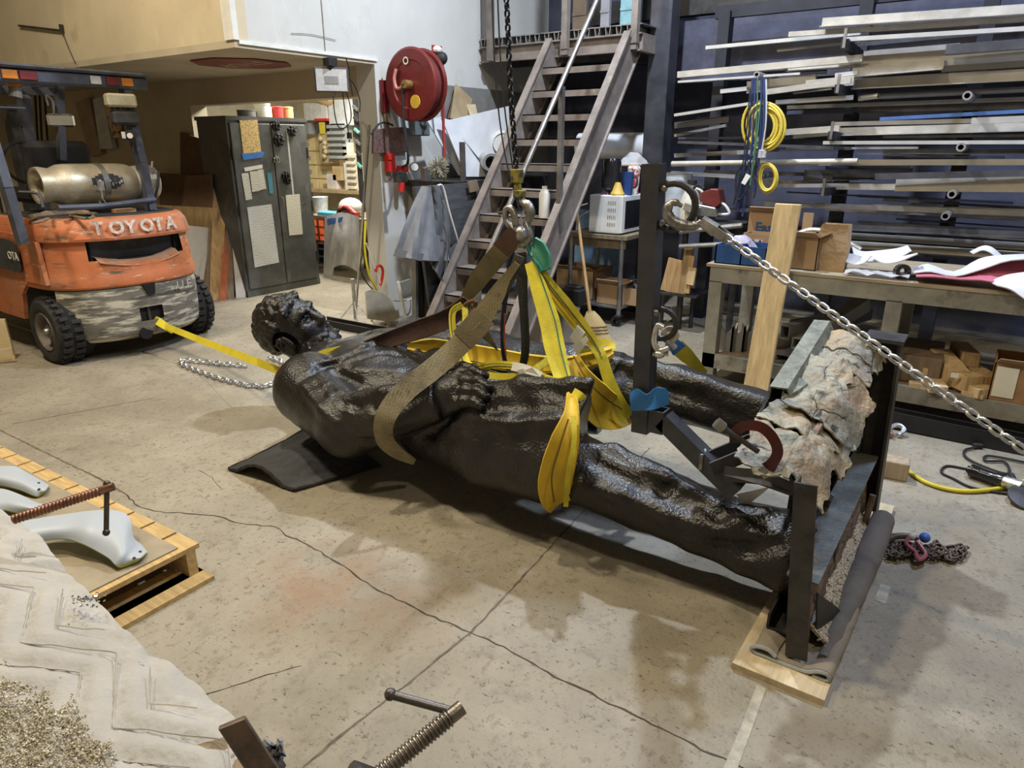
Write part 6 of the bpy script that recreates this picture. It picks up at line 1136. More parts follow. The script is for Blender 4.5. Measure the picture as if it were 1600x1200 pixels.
# plank cart with wood offcuts
ck = thing('offcut_rack', 'small dark stand for timber offcuts behind the mast', 'stand', (-2.35, 6.0, 0)); cz = PY(1060, 458, 6.0).z
MB().bx(PY(1035, 460, 6.0).x-.05, PY(1085, 440, 6.0).x+.05, 5.95, 6.3, cz-.02, cz).build('shelf', steel_dk, ck)
for u in (1037, 1084): MB().cyl((PY(u, 450, 6.2).x, 6.2, 0), (PY(u, 450, 6.2).x, 6.2, cz), .02, n=8).build('leg', steel_dk, ck)
for i, (u0, v0, u1, v1, wd, lab) in enumerate(((1042, 468, 1056, 405, .13, 'light wide timber offcut, leftmost in the stand'), (1050, 468, 1063, 410, .05, 'narrow timber offcut second from the left in the stand'), (1058, 464, 1070, 412, .05, 'narrow timber offcut in the middle of the stand'), (1066, 462, 1078, 385, .08, 'tallest timber offcut in the stand'), (1073, 458, 1082, 400, .05, 'slim timber offcut at the right of the stand'), (1078, 445, 1083, 418, .07, 'short pale timber offcut, rightmost in the stand'))):
    a = PY(u0, v0, 6.0-.01*i); b_ = PY(u1, v1, 6.02-.01*i); a.z = max(a.z, cz+.005); one('timber_offcut', MB().bar(a, b_, wd, .03, (0, 1, 0)), [pine, wood('pine2', (.36, .22, .1)), pine, wood('pine3', (.3, .2, .1)), pine, ply][i], lab, 'timber')
# chainsaw, jug and bin on a low shelf behind
CY = 6.0; cz = PY(1110, 347, CY).z
s2 = thing('pipe_shelf', 'pipe framed shelf carrying the chainsaw', 'shelf', (PY(1100, 350, CY).x, CY+.1, 0))
MB().bx(PY(1052, 350, CY).x, PY(1160, 350, CY).x, CY-.08, CY+.3, cz-.02, cz).build('board', steel_dk, s2); 
for u in (1066, 1150): MB().cyl((PY(u, 350, CY).x, CY+.1, 0), (PY(u, 350, CY).x, CY+.1, cz-.02), .03, n=8).build('leg', steel_dk, s2)
MB().cyl(PY(1062, 362, CY-.1), PY(1160, 352, CY-.1), .022, n=10).build('pipe', steel_gr, s2); MB().cyl(PY(1062, 385, CY-.1), PY(1160, 380, CY-.1), .02, n=10).build('pipe', steel_gr, s2)
sw_ = thing('chainsaw', 'red chainsaw with white rear handle on the pipe shelf', 'chainsaw', (PY(1115, 345, CY).x, CY, cz)); 
q = MB(); q.poly([PY(u, v, CY) for u, v in ((1092, 302), (1110, 295), (1122, 296), (1126, 318), (1118, 325), (1096, 318))], (0, .14, 0)); q.build('engine_cover', M('saw_red', (.14, .025, .022), .4), sw_, bevel=.008)
q = MB(); q.poly([PY(u, v, CY-.01) for u, v in ((1085, 318), (1118, 325), (1120, 340), (1085, 338))], (0, .14, 0)); q.build('body', steel_gr, sw_, bevel=.008)
MB().tube([PY(u, v, CY+.05) for u, v in ((1122, 316), (1132, 320), (1139, 330), (1136, 335), (1110, 334))], .012, 8, sm=4).build('rear_handle', white, sw_, smooth=True); MB().tube([PY(u, v, CY+.05) for u, v in ((1085, 320), (1082, 298), (1092, 289), (1100, 295))], .012, 8, sm=4).build('front_handle', black, sw_, smooth=True)
MB().bar(PY(1070, 322, CY-.02), PY(1092, 330, CY-.02), .05, .06).build('bar_cover', steel_lt, sw_)
jg = thing('white_jug', 'white plastic jug with black cap left of the chainsaw', 'jug', (PY(1077, 340, CY+.1).x, CY+.1, cz)); jc = V((PY(1077, 340, CY+.1).x, CY+.1, cz))
MB().lathe(jc, (0, 0, 1), [(.001, 0), (.09, 0), (.095, .15), (.06, .24), (.035, .27), (.035, .30)], 16).build('body', M('jug_cream', (.62, .6, .5), .4), jg, smooth=True); MB().cyl(jc+V((0, 0, .3)), jc+V((0, 0, .34)), .042, n=14).build('cap', black, jg); MB().tube([jc+V((.04, 0, .27)), jc+V((.1, 0, .24)), jc+V((.11, 0, .15)), jc+V((.09, 0, .1))], .012, 6, sm=4).build('handle', M('jug_cream', (.62, .6, .5)), jg, smooth=True)
one('white_bin', MB().lathe(V((PY(1055, 330, 6.25).x, 6.25, cz)), (0, 0, 1), [(.001, 0), (.11, 0), (.13, .38), (.14, .39), (.12, .39)], 18), M('bin_blue_white', (.5, .56, .62), .5), 'tall pale bin behind the column and jug', 'bin', smooth=.6)
# ---------------------------------------------------------------- bar rack
rk = thing('bar_rack', 'black cantilever rack full of metal bars along the back wall', 'rack', (-.6, 6.7, 0))
rkm = M('rack_black', (.02, .021, .028), .6, .3, var=.3, bump=.05)
UPS = [PY(1305, 330, 6.6).x, PY(1140, 200, 6.6).x-.15, PY(1478, 337, 6.3).x, 1.0]
for i, x in enumerate(UPS): MB().bx(x-.05, x+.05, 6.62, 6.74, 0, 2.75).build('upright', rkm, rk)
for v in (62, 132, 205, 294, 380): 
    z = PY(1315, v, 6.05).z
    for x in (UPS[0], UPS[3]): q = MB(); q.prof((x, 6.62, z-.05), (x, 6.02, z-.03), [(-.025, -.03), (.025, -.03), (.025, .03), (-.025, .03)]); q.build('arm', rkm, rk); MB().bx(x-.01, x+.01, 6.0, 6.02, z-.06, z+.07).build('arm_stop', steel_gr, rk)
for u, v in ((1512, 150), (1502, 230), (1488, 303), (1478, 337)):
    p = PY(u, v, 6.05); MB().lathe(V((p.x, 6.0, p.z)), (0, 1, 0), [(.018, .0), (.03, 0), (.03, .62), (.018, .62)], 14).build('pipe_arm', M('pipe_end', (.32, .3, .3), .5, .5), rk)
for z in (.9, 2.75): MB().bx(UPS[1]-.1, 1.1, 6.66, 6.72, z-.05, z+.05).build('rail', rkm, rk)
for v in (118, 165, 233, 275): z = PY(1188, v, 6.1).z; MB().lathe((PY(1188, v, 6.1).x, 6.0, z), (0, 1, 0), [(.014, 0), (.024, 0), (.024, .62), (.014, .62)], 12).build('pipe_arm', M('pipe_end', (.32, .3, .3)), rk)
MB().bx(PY(1040, 100, 7.0).x, 2.5, 7.0, 7.1, PY(1300, 118, 7).z, PY(1300, 10, 7).z).build('back_panel', M('grey_back_panel', (.06, .062, .095), .7, var=.3), rk)
alu = M('bar_aluminium', (.55, .54, .51), .42, .35, var=.15, scale=3, bump=.02); stl = M('bar_steel', (.3, .295, .29), .45, .4, var=.2, scale=4, bump=.03); dks = M('bar_dark', (.09, .09, .1), .5, .5, var=.25, bump=.03); wrn = M('bar_warm', (.46, .43, .37), .5, .3, var=.15); blb = M('bar_blue', (.06, .13, .32), .5)
BARS = [ # u0 v0 u1 v1 height_px kind material what which
 (1283, 35, 1720, 6, 14, 'b', wrn, 'thick pale beam', 'at the very top'), (1233, 54, 1720, 22, 7, 'b', wrn, 'long slim pale bar', 'just below the top beam'), (1104, 75, 1345, 52, 5, 'b', alu, 'thin light bar', 'reaching furthest left near the top'), (1215, 79, 1345, 66, 4, 'b', stl, 'short thin grey bar', 'under the top left light bar'), (1320, 62, 1720, 38, 6, 'b', alu, 'bright narrow bar', 'on the first level behind the stop'),
 (1060, 117, 1348, 91, 9, 'b', wrn, 'long pale angle bar', 'on the second level next to the column'), (1230, 104, 1480, 86, 15, 'b', alu, 'wide aluminium flat bar', 'in the middle of the second level'), (1350, 85, 1500, 73, 9, 'b', stl, 'short grey flat bar', 'behind the wide flat bar'), (1478, 78, 1720, 60, 14, 'b', dks, 'dark flat plate', 'at the right of the second level'), (1330, 113, 1474, 100, 15, 'b', wrn, 'stout pale bar', 'under the wide flat bar'), (1470, 96, 1720, 78, 14, 'b', alu, 'bright wide bar', 'at the right end of the second level'), (1472, 108, 1720, 92, 9, 'b', alu, 'second bright bar', 'below the bright wide bar'), (1060, 128, 1250, 115, 3, 'b', alu, 'very thin bar', 'beneath the long pale angle bar'), (1305, 118, 1340, 114, 6, 'b', alu, 'short stub bar', 'left of the second stop'),
 (1168, 137, 1275, 126, 17, 'b', alu, 'square ended plate bar', 'in front of the hanging cords'), (1126, 143, 1172, 138, 6, 'b', alu, 'small slant-ended bar', 'sticking out left of the plate bar'), (1198, 144, 1330, 126, 8, 'b', wrn, 'pale slanting bar', 'right of the hanging cords'), (1260, 133, 1335, 126, 13, 'b', wrn, 'short thick pale bar', 'left of the third stop'), (1332, 131, 1720, 110, 16, 'b', alu, 'long thick aluminium bar', 'on the third level'), (1240, 146, 1300, 139, 2, 'b', alu, 'hair thin strip', 'hanging below the third level'),
 (1055, 180, 1186, 160, 4, 'b', alu, 'slim light bar', 'left of the yellow hose'), (1210, 160, 1332, 152, 7, 'b', alu, 'light bar', 'right of the yellow hose'), (1342, 154, 1372, 150, 8, 'r', alu, 'short round coupling', 'joining the long tube'), (1370, 151, 1720, 134, 8, 'r', stl, 'long round steel tube', 'beneath the third level'), (1375, 186, 1720, 167, 5, 'b', blb, 'blue painted bar', 'above the fourth level'), (1055, 196, 1140, 186, 9, 'b', dks, 'dull grey sheet edge', 'beside the column, upper'), (1055, 212, 1135, 196, 4, 'b', stl, 'thin slanting strip', 'beside the column, lower'),
 (1300, 194, 1720, 184, 6, 'b', alu, 'narrow aluminium bar', 'on the fourth level'), (1518, 189, 1720, 181, 9, 'b', alu, 'bright bar end', 'at the right of the fourth level'), (1223, 207, 1312, 201, 9, 'b', wrn, 'pale short bar', 'left of the fourth stop'), (1310, 206, 1720, 195, 12, 'b', wrn, 'long warm coloured bar', 'on the fourth level front'), (1240, 214, 1310, 208, 5, 'b', stl, 'grey short bar', 'below the pale short bar'),
 (1287, 223, 1700, 222, 5, 'b', alu, 'thin bright rod', 'in the dark gap below the fourth level'), (1060, 222, 1330, 232, 4, 'b', dks, 'dark long flat', 'behind the yellow hose'), (1230, 232, 1435, 231, 3, 'b', stl, 'thin grey strip', 'under the thin bright rod'), (1055, 243, 1180, 237, 6, 'b', stl, 'grey bar', 'left of the lower hose coil'), (1050, 256, 1340, 252, 8, 'r', wrn, 'pale round pipe', 'passing behind the lower hose coil'), (1280, 254, 1720, 253, 8, 'b', alu, 'long level bar', 'above the fifth level'), (1050, 270, 1150, 276, 5, 'b', stl, 'slanting light bar', 'over the chainsaw'),
 (1255, 274, 1425, 272, 16, 'b', dks, 'dark flat plate bar', 'on the fifth level'), (1368, 276, 1720, 268, 9, 'b', dks, 'dull dark bar', 'at the right of the fifth level'), (1400, 287, 1720, 288, 22, 'b', wrn, 'widest warm grey beam', 'on the fifth level'), (1368, 273, 1600, 277, 3, 'b', wrn, 'thin cream edge strip', 'on the widest beam'), (1282, 291, 1410, 292, 9, 'b', wrn, 'pale blunt bar', 'left on the fifth level'), (1195, 290, 1290, 290, 5, 'b', stl, 'slim bar', 'left of the fifth stop'), (1262, 271, 1300, 278, 9, 'b', dks, 'dark stub', 'at the left end of the fifth level'),
 (1195, 318, 1720, 338, 7, 'b', stl, 'long grey bar', 'below the fifth level'), (1365, 322, 1720, 333, 5, 'b', alu, 'bright ribbed bar', 'beside the long grey bar'), (1310, 355, 1720, 372, 8, 'b', dks, 'dark long bar', 'in the lowest gap'), (1318, 368, 1720, 392, 9, 'b', stl, 'long flat bar', 'behind the white petals'), (1330, 382, 1720, 408, 10, 'b', wrn, 'pale long bar', 'just above the bench top'), (1080, 325, 1200, 330, 5, 'b', dks, 'dark pipe', 'behind the chainsaw handle')]
for i, (u0, v0, u1, v1, h, k, m_, what, which) in enumerate(BARS):
    Yb_ = 6.1+.09*(i % 4)+(.0 if k == 'b' else .03); a = PY(u0, v0, Yb_); b_ = PY(u1, v1, Yb_+random.uniform(-.03, .03)); d_ = (a-_C).dot(_fw); hh_ = h*d_/FPX; q = MB()
    if k == 'r': q.lathe(a, b_-a, [(hh_*.36, 0), (hh_/2, 0), (hh_/2, (b_-a).length), (hh_*.36, (b_-a).length)], 12)
    elif i % 3 == 0 and h > 6: t = .006; w2 = .035; q.prof(a, b_, [(-w2, -hh_/2), (w2, -hh_/2), (w2, -hh_/2+t), (-w2+t, -hh_/2+t), (-w2+t, hh_/2), (-w2, hh_/2)])
    else: q.bar(a, b_, .03+.012*(i % 3), hh_)
    one('metal_tube' if k == 'r' else 'metal_bar', q, m_, '%s %s of the bar rack' % (what, which), 'tube' if k == 'r' else 'bar', 'metal stock on the bar rack')
ORD = 'first second third fourth fifth sixth seventh eighth ninth tenth eleventh twelfth thirteenth fourteenth fifteenth sixteenth seventeenth eighteenth nineteenth twentieth twenty-first twenty-second twenty-third twenty-fourth twenty-fifth twenty-sixth twenty-seventh twenty-eighth twenty-ninth thirtieth'.split()
for i in range(30):
    v = sorted([70, 92, 108, 122, 148, 168, 172, 190, 214, 216, 240, 246, 262, 268, 300, 306, 312, 326, 342, 348, 364, 386, 396, 402, 176, 200, 236, 284, 330, 352])[i]; u0 = random.choice((1060, 1100, 1180, 1230, 1290, 1340, 1380)) if v < 320 else random.choice((1290, 1340, 1400)); ln = random.uniform(120, 420); Yb_ = 6.42+.04*(i % 4)
    sl_ = (v-225)/1900.; a = PY(u0, v+sl_*0, Yb_); b_ = PY(min(u0+ln, 1720), v+sl_*ln+random.uniform(-3, 3), Yb_); one('steel_strip', MB().bar(a, b_, .02, random.choice((.012, .02, .03, .045))), [dks, stl, dks, M('bar_navy', (.07, .08, .13), .5, .4)][i % 4], 'dull thin strip at the back of the bar rack, %s from the top' % ORD[i], 'strip', 'dull strips at the back of the bar rack')
# hoses and cords on the rack ---------------------------------------------------
yh = M('yellow_hose', (.6, .47, .06), .45, var=.12, bump=0)
for (cu, cv, ru, rv, n_, lab) in ((1190, 196, 33, 38, 8, 'large yellow air hose coil hung on the bar rack'), (1196, 277, 17, 23, 5, 'small yellow cord coil below the large coil')):
    q = MB()
    for k in range(n_):
        f = 1.05-.07*random.random()-.05*k; ou = random.uniform(-5, 7); q.tube([PY(cu+ou+ru*f*math.cos(a)*(1 if math.cos(a) > 0 else .75), cv+rv*f*math.sin(a)*(1.05 if math.sin(a) > 0 else .95), 5.93-.012*(k % 3)) for a in [j*2*math.pi/28 for j in range(28)]], .011 if n_ > 6 else .009, 6, closed=True)
    one('hose_coil', q, yh, lab, 'hose', smooth=True)
bst = M('blue_strap', (.02, .035, .12), .6); gst = M('green_cord', (.06, .16, .1), .6)
CL = [(1176, 122, 1168, 230, 1152, 330, bst, 'leftmost dark blue strap'), (1180, 122, 1174, 240, 1160, 338, bst, 'second dark blue strap'), (1184, 120, 1180, 220, 1170, 300, gst, 'thin green cord'), (1190, 122, 1186, 230, 1178, 300, bst, 'middle blue strap'), (1194, 122, 1192, 210, 1184, 260, bst, 'right blue strap'), (1197, 124, 1196, 200, 1188, 250, M('white_thread', (.5, .52, .5), .6), 'pale thread'), (1172, 140, 1160, 260, 1146, 320, black, 'black cord'), (1188, 160, 1178, 250, 1172, 290, gst, 'darker green cord')]
for i, (a0_, b0_, a1_, b1_, a2_, b2_, m_, lab) in enumerate(CL): one('hanging_cord', MB().tube([PY(a0_, b0_, 5.92-.006*i), PY((a0_+a1_)/2+1, (b0_+b1_)/2, 5.91-.006*i), PY(a1_, b1_, 5.9-.006*i), PY(a2_, b2_, 5.9-.006*i)], .006 if m_ is not bst else .010, 6, sm=4), m_, lab+' hanging in front of the yellow hose', 'cord', 'cords hanging on the bar rack')  # mixed cords, straps and a thread hanging on the rack
one('looped_cable', MB().tube([PY(u, v, 5.86) for u, v in ((1160, 258), (1150, 275), (1152, 310), (1165, 300), (1180, 260), (1178, 245), (1168, 245), (1172, 265), (1182, 285), (1178, 310))], .006, 6, sm=6), black, 'tangled black cable around the small yellow coil', 'cable', smooth=True)
one('paper_tag', MB().poly([PY(1158, 286, 5.85), PY(1164, 289, 5.85), PY(1173, 275, 5.85), PY(1166, 271, 5.85)], (0, .003, 0)), paper, 'white paper tag on the hanging cables', 'tag')
one('plug_cluster', MB().box(PY(1188, 242, 5.86), (.03, .03, .05)).box(PY(1194, 242, 5.86), (.03, .03, .05)).box(PY(1191, 236, 5.86), (.05, .03, .02)), M('plug_white', (.4, .4, .42), .5), 'grey twin plug between the two yellow coils', 'plug', bevel=.004)
# ---------------------------------------------------------------- workbench
BY, BZ = 4.78, .86; bx0 = PY(1112, 412, BY).x; bx1 = 1.1
wbn = thing('workbench', 'long grey steel workbench with a lower shelf', 'workbench', (-.3, 5.1, 0))
bms = M('bench_grey', (.27, .26, .225), .55, .3, var=.25, scale=5, bump=.08); layer(bms, (.08, .075, .065), 4, .56, .7, 8); layer(bms, (.4, .37, .3), 9, .6, .75, 8)
MB().bx(bx0-.03, bx1, BY-.02, 5.7, BZ-.02, BZ).build('top', wood('bench_top', (.3, .24, .16), stretch=(1, 10, 10)), wbn)
MB().bx(bx0, bx1, BY-.015, BY+.04, BZ-.125, BZ-.022).build('front_rail', bms, wbn); MB().bx(bx0, bx0+.05, BY+.04, 5.66, BZ-.125, BZ-.022).build('side_rail', bms, wbn); MB().bx(bx0, bx1, 5.62, 5.66, BZ-.125, BZ-.022).build('rear_rail', bms, wbn)
lx2 = PY(1398, 470, BY).x
for x in (bx0+.0, lx2-.045, .95):
    for y in (BY, 5.57): q = MB(); q.prof((x+.045, y+.03, 0), (x+.045, y+.03, BZ-.12), [(-.045, -.045), (.045, -.045), (.045, -.035), (-.035, -.035), (-.035, .045), (-.045, .045)], up=(0, 1, 0)); q.build('leg', bms, wbn)
SZ = .21; MB().bx(bx0, bx1, BY-.01, 5.64, SZ-.02, SZ).build('lower_shelf', dkw, wbn); MB().bx(bx0, bx1, BY-.015, BY+.03, SZ-.1, SZ+.005).build('shelf_rail', bms, wbn)
one('floor_rail', MB().prof(PY(1385, 650, BY-.2), PY(1700, 715, BY-.2), [(-.05, -.05), (.05, -.05), (.05, .05), (.04, .05), (.04, -.04), (-.04, -.04), (-.04, .05), (-.05, .05)]), M('floor_rail_black', (.03, .032, .038), .4, .5), 'black steel rail on the floor before the bench', 'rail')
# plank leaning on the bench
one('pine_plank', MB().poly([PY(1160, 612, BY-.16), PY(1199, 612, BY-.16), PY(1251, 320, BY-.03), PY(1211, 318, BY-.03)], (0, .035, 0)), wood('plank_pine', (.56, .42, .22), stretch=(10, 10, 1.2)), 'wide pale pine plank standing against the bench front', 'plank', bevel=.003)
# things on the bench
o, a, b_ = obox('cardboard_box', 1165, 1232, 333, 375, 5.35, .3, BZ+.0, 'cardboard box printed with blue letters behind the plank'); text('print', 'Eas', .095, (PY(1179, 360, 5.345).x, 5.348, PY(1179, 361, 5.345).z), (1, 0, 0), (0, 0, 1), M('print_blue', (.03, .1, .3), .6), o, .001, .003)
MB().bx(PY(1252, 340, 5.345).x, PY(1268, 340, 5.345).x, 5.4, 5.41, BZ, PY(1252, 332, 5.4).z).build('far_panel', card, o)
o, a, b_ = obox('carton', 1157, 1215, 368, 400, 5.15, .18, BZ, 'long carton with printed skyline label behind the blue tray', flaps=False); MB().bx(PY(1163, 385, 5.14).x, PY(1190, 385, 5.14).x, 5.14, 5.149, PY(1163, 391, 5.14).z, PY(1163, 374, 5.14).z).build('label', M('skyline_print', (.03, .03, .04), .6, var=.1, scale=30, col2=(.6, .6, .58), lo=.5, hi=.52), o)
bt = thing('blue_tray', 'open dark blue plastic tray at the left bench end', 'tray', (PY(1150, 410, BY+.05).x, BY+.15, BZ)); x0_, x1_ = PY(1116, 408, BY+.02).x, PY(1197, 408, BY+.02).x; blp = M('tray_blue', (.02, .07, .22), .4)
hgt = .13
for y0, y1 in ((BY+.02, BY+.03), (BY+.29, BY+.3)): MB().bx(x0_, x1_, y0, y1, BZ, BZ+hgt).build('long_wall', blp, bt)
for x in (x0_, (x0_+x1_)/2, x1_-.01): MB().bx(x, x+.01, BY+.02, BY+.3, BZ, BZ+hgt).build('end_wall', blp, bt)
MB().bx(x0_, x1_, BY+.02, BY+.3, BZ, BZ+.008).build('floor_panel', blp, bt)
one('packing_film', MB().sheet([[V((x0_+.05+.3*i/8, BY+.08+.16*j/5, BZ+.13+.05*fbm((i, j, 1), .5, 2)+.05*math.sin(i*.8))) for j in range(6)] for i in range(9)], .004), M('film_lilac', (.45, .42, .52), .3, alpha=.7, bump=.4, bscale=15), 'crumpled lilac film heaped in the blue tray', 'film', smooth=True)
obox('cardboard_box', 1232, 1281, 372, 421, BY+.08, .24, BZ, 'taped cardboard box right of the pine plank')
q = MB(); pa = PY(1296, 418, BY+.15); vs = []
for i, (z, sx_, sy_) in enumerate(((0, .09, .06), (.1, .095, .07), (.2, .092, .06), (.28, .085, .045), (.3, .08, .05))):
    for k in range(16): a = 2*math.pi*k/16; ca, sa = math.cos(a), math.sin(a); m_ = max(abs(ca), abs(sa)); vs.append(V((pa.x+sx_*ca/m_*(1+.04*math.sin(k*5+i)), BY+.18+sy_*sa/m_*(1+.06*math.sin(k*3+i*2)), BZ+z)))
q.add(vs, [(i*16+k, i*16+(k+1) % 16, (i+1)*16+(k+1) % 16, (i+1)*16+k) for i in range(4) for k in range(16)]); one('paper_bag', q, M('kraft_paper', (.36, .25, .14), .85, bump=.5, bscale=16), 'crumpled brown paper bag beside the taped box', 'bag', smooth=.5)
one('silver_arc', MB().tube([PY(u, v, 5.3) for u, v in ((1245, 365), (1265, 359), (1290, 361), (1315, 372), (1345, 390))], .016, 8, sm=5), galv, 'curved silver strip behind the boxes', 'strip', smooth=True)
petal_w = M('petal_white', (.68, .68, .7), .35, var=.04, bump=.01)
def petal(name, pts, Y0_, Y1_, lift, mat, lab, th=.006, cat='petal'):
    """curved sheet between an upper and a lower pixel outline of equal length"""
    up_, lo_ = pts; G = []
    for (a, b_) in zip(up_, lo_):
        row = []
        for j in range(5): t = j/4; p = PY(a[0]+(b_[0]-a[0])*t, a[1]+(b_[1]-a[1])*t, Y1_+(Y0_-Y1_)*t); row.append(p)
        G.append(row)
    G2 = [catmull([r[j] for r in G], 3) for j in range(5)]
    return one(name, MB().sheet(G2, th), mat, lab, cat, smooth=True)
petal('curved_sheet', ([(1332, 385), (1345, 392), (1365, 392), (1400, 388), (1418, 383)], [(1335, 400), (1352, 408), (1375, 408), (1400, 404), (1424, 391)]), BY+.22, BY+.36, 0, petal_w, 'white scalloped metal sheet standing on the bench')
petal('curved_sheet', ([(1318, 399), (1330, 396), (1345, 400), (1360, 397)], [(1321, 408), (1335, 413), (1350, 410), (1361, 400)]), BY+.12, BY+.22, 0, petal_w, 'small white curved sheet lying in front of the scalloped one')
petal('curved_sheet', ([(1362, 400), (1380, 402), (1405, 400), (1433, 395)], [(1366, 404), (1382, 411), (1405, 408), (1434, 396)]), BY+.12, BY+.24, 0, petal_w, 'white pointed sheet overlapping the scalloped one')
pink = M('petal_pink', (.5, .14, .2), .45, var=.08); 
petal('pink_petal', ([(1428, 422), (1450, 420), (1490, 428), (1540, 408), (1600, 402), (1650, 400)], [(1432, 432), (1460, 432), (1500, 436), (1550, 440), (1600, 464), (1650, 480)]), BY-.02, BY+.22, 0, pink, 'large pink inner petal sheet at the right bench end')
petal('white_petal', ([(1426, 420), (1450, 412), (1490, 424), (1530, 404), (1570, 398), (1650, 395)], [(1428, 426), (1455, 424), (1492, 431), (1535, 420), (1580, 406), (1650, 404)]), BY+.05, BY+.3, 0, petal_w, 'white outer petal sheet over the pink one')
petal('white_petal', ([(1515, 393), (1535, 384), (1550, 386), (1566, 399)], [(1520, 396), (1535, 390), (1548, 394), (1560, 403)]), BY+.3, BY+.36, 0, petal_w, 'small curled petal tip behind the pink petal')
petal('white_petal', ([(1545, 440), (1570, 430), (1600, 425), (1650, 420)], [(1560, 446), (1580, 452), (1600, 466), (1650, 500)]), BY-.1, BY+.02, 0, petal_w, 'white petal corner hanging over the bench edge')
q = MB(); tp_ = PY(1410, 421, BY+.1); q.lathe((tp_.x, BY+.1, BZ+.045), V((.5, -1, .1)), [(.022, -.025), (.045, -.025), (.045, .025), (.022, .025), (.022, -.025)], 18); q.box((tp_.x+.07, BY+.08, BZ+.02), (.05, .03, .03)); one('black_tape_roll', q, blackg, 'black tape roll on the bench before the petals', 'tape', smooth=.6)
one('clear_film', MB().sheet([[V((PY(1318, 430, BY).x+.36*i/8, BY+.0+.14*j/4, BZ+.012+.025*abs(math.sin(i*1.1+j)))) for j in range(5)] for i in range(9)], .003), M('clear_plastic', (.6, .6, .6)), 'flat clear plastic film at the bench edge', 'film', smooth=True)
# lower shelf contents -----------------------------------------------------------
def offc(u, v, wpx, hpx, Y, L_, ang, lab, mat=stl, tilt=0.):
    p = PY(u, v, Y); d_ = (p-_C).dot(_fw)/FPX; w_, h_ = wpx*d_, hpx*d_; q = MB(); dirv = V((math.sin(ang), math.cos(ang), tilt)).normalized(); sqtube(q, p, p+dirv*L_, w_, h_, min(w_, h_)*.1); return one('tube_offcut', q, mat, lab, 'tube offcut', 'steel offcuts under the bench')
offc(1226, 519, 16, 22, BY+.1, .5, .3, 'upright rectangular tube end, leftmost under the bench'); offc(1277, 520, 22, 22, BY+.08, .55, .35, 'large square tube end in the middle under the bench', tilt=.25); offc(1314, 530, 26, 14, BY+.1, .4, .3, 'flat rectangular tube end at the right'); offc(1300, 540, 22, 10, BY+.07, .4, .2, 'low rectangular tube end under the flat one'); offc(1252, 538, 30, 18, BY+.06, .3, .1, 'wide channel end between the tube ends'); offc(1268, 556, 34, 10, BY+.03, .3, .25, 'flat tube lying on the shelf front'); offc(1240, 510, 18, 18, BY+.45, .5, .5, 'dark tube end at the back left', dks); offc(1300, 505, 20, 18, BY+.5, .5, .3, 'dark tube end at the back right', dks); offc(1328, 548, 18, 16, BY+.1, .3, .2, 'short dark tube beside the statue base', dks); offc(1222, 560, 22, 12, BY+.08, .3, .2, 'short tube lying left behind the plank')
for i, (u, v, lab) in enumerate(((1132, 548, 'left notched angle offcut standing at the shelf end'), (1150, 548, 'middle notched angle offcut standing at the shelf end'), (1166, 545, 'right notched angle offcut standing at the shelf end'))):
    p = PY(u, v, BY+.12+.05*i); x = p.x; y = BY+.12+.05*i; q = MB(); q.poly([(x-.05, y, SZ), (x+.05, y, SZ), (x+.05, y, SZ+.2), (x, y, SZ+.13), (x-.05, y, SZ+.2)], (0, .012, 0)); q.poly([(x+.05, y, SZ), (x+.05, y+.1, SZ), (x+.05, y+.1, SZ+.2), (x+.05, y+.05, SZ+.14), (x+.05, y, SZ+.2)], (-.012, 0, 0)); one('angle_offcut', q, stl, lab, 'angle offcut', 'steel offcuts under the bench')
def blk(u, v, sx_, sy_, sz_, Y, rz, lab, mat, rx=0, zoff=0):
    p = PY(u, v, Y); z = max(SZ+sz_/2, p.z) if zoff == 0 else SZ+zoff; q = MB(); q.box((p.x, Y, z), (sx_, sy_, sz_), (rx, 0, rz)); q.box((p.x, Y, z), (sx_*.98, sy_*1.004, sz_*.9), (rx, 0, rz)); return one('timber_block', q, mat, lab, 'timber block', 'timber under the bench', bevel=.003)
pale = wood('pale_block', (.5, .36, .19)); 
blk(1435, 560, .27, .5, .17, BY+.35, .05, 'big dark square timber behind the statue base', wood('old_timber', (.17, .12, .08)), zoff=.09); blk(1480, 575, .12, .3, .12, BY+.22, .5, 'pale block tilted in the middle of the timber heap', pale, .2, .1); blk(1500, 582, .12, .25, .1, BY+.14, .75, 'front pale block with a paper label', pale, 0, .07); blk(1463, 590, .1, .2, .05, BY+.05, .3, 'thin pale block at the front left of the heap', pale, 0, .025); blk(1452, 578, .09, .15, .1, BY+.18, .2, 'small pale block standing left in the heap', pale, 0, .06); blk(1520, 592, .13, .25, .06, BY+.1, .8, 'flat block lying right of the labelled one', pale, 0, .035); blk(1532, 575, .1, .3, .11, BY+.25, .5, 'square block next to the cardboard box', wood('mid_block', (.36, .24, .12)), 0, .06); blk(1440, 600, .14, .06, .03, BY+.03, .1, 'thin offcut strip at the shelf edge', pale, 0, .016); blk(1525, 605, .12, .08, .03, BY+.03, -.3, 'small wedge at the shelf edge before the carton', pale, 0, .016); blk(1505, 560, .1, .3, .09, BY+.4, .3, 'brown block at the back of the heap', wood('mid_block', (.36, .24, .12)), 0, .16)
one('paper_label', MB().bx(PY(1487, 578, BY+.0).x, PY(1500, 578, BY+.0).x, BY+.015, BY+.018, SZ+.1, SZ+.13), paper, 'small white sticker on the front pale block', 'label')
o, a, b_ = obox('cardboard_box', 1541, 1640, 578, 628, BY+.01, .34, SZ, 'open cardboard box at the right end under the bench', mat=M('box_brown', (.3, .17, .085), .85), flaps=True); MB().bx(PY(1552, 600, BY+.005).x, PY(1588, 600, BY+.005).x, BY+.004, BY+.009, SZ+.03, b_.z-.02).build('white_label', paper, o)
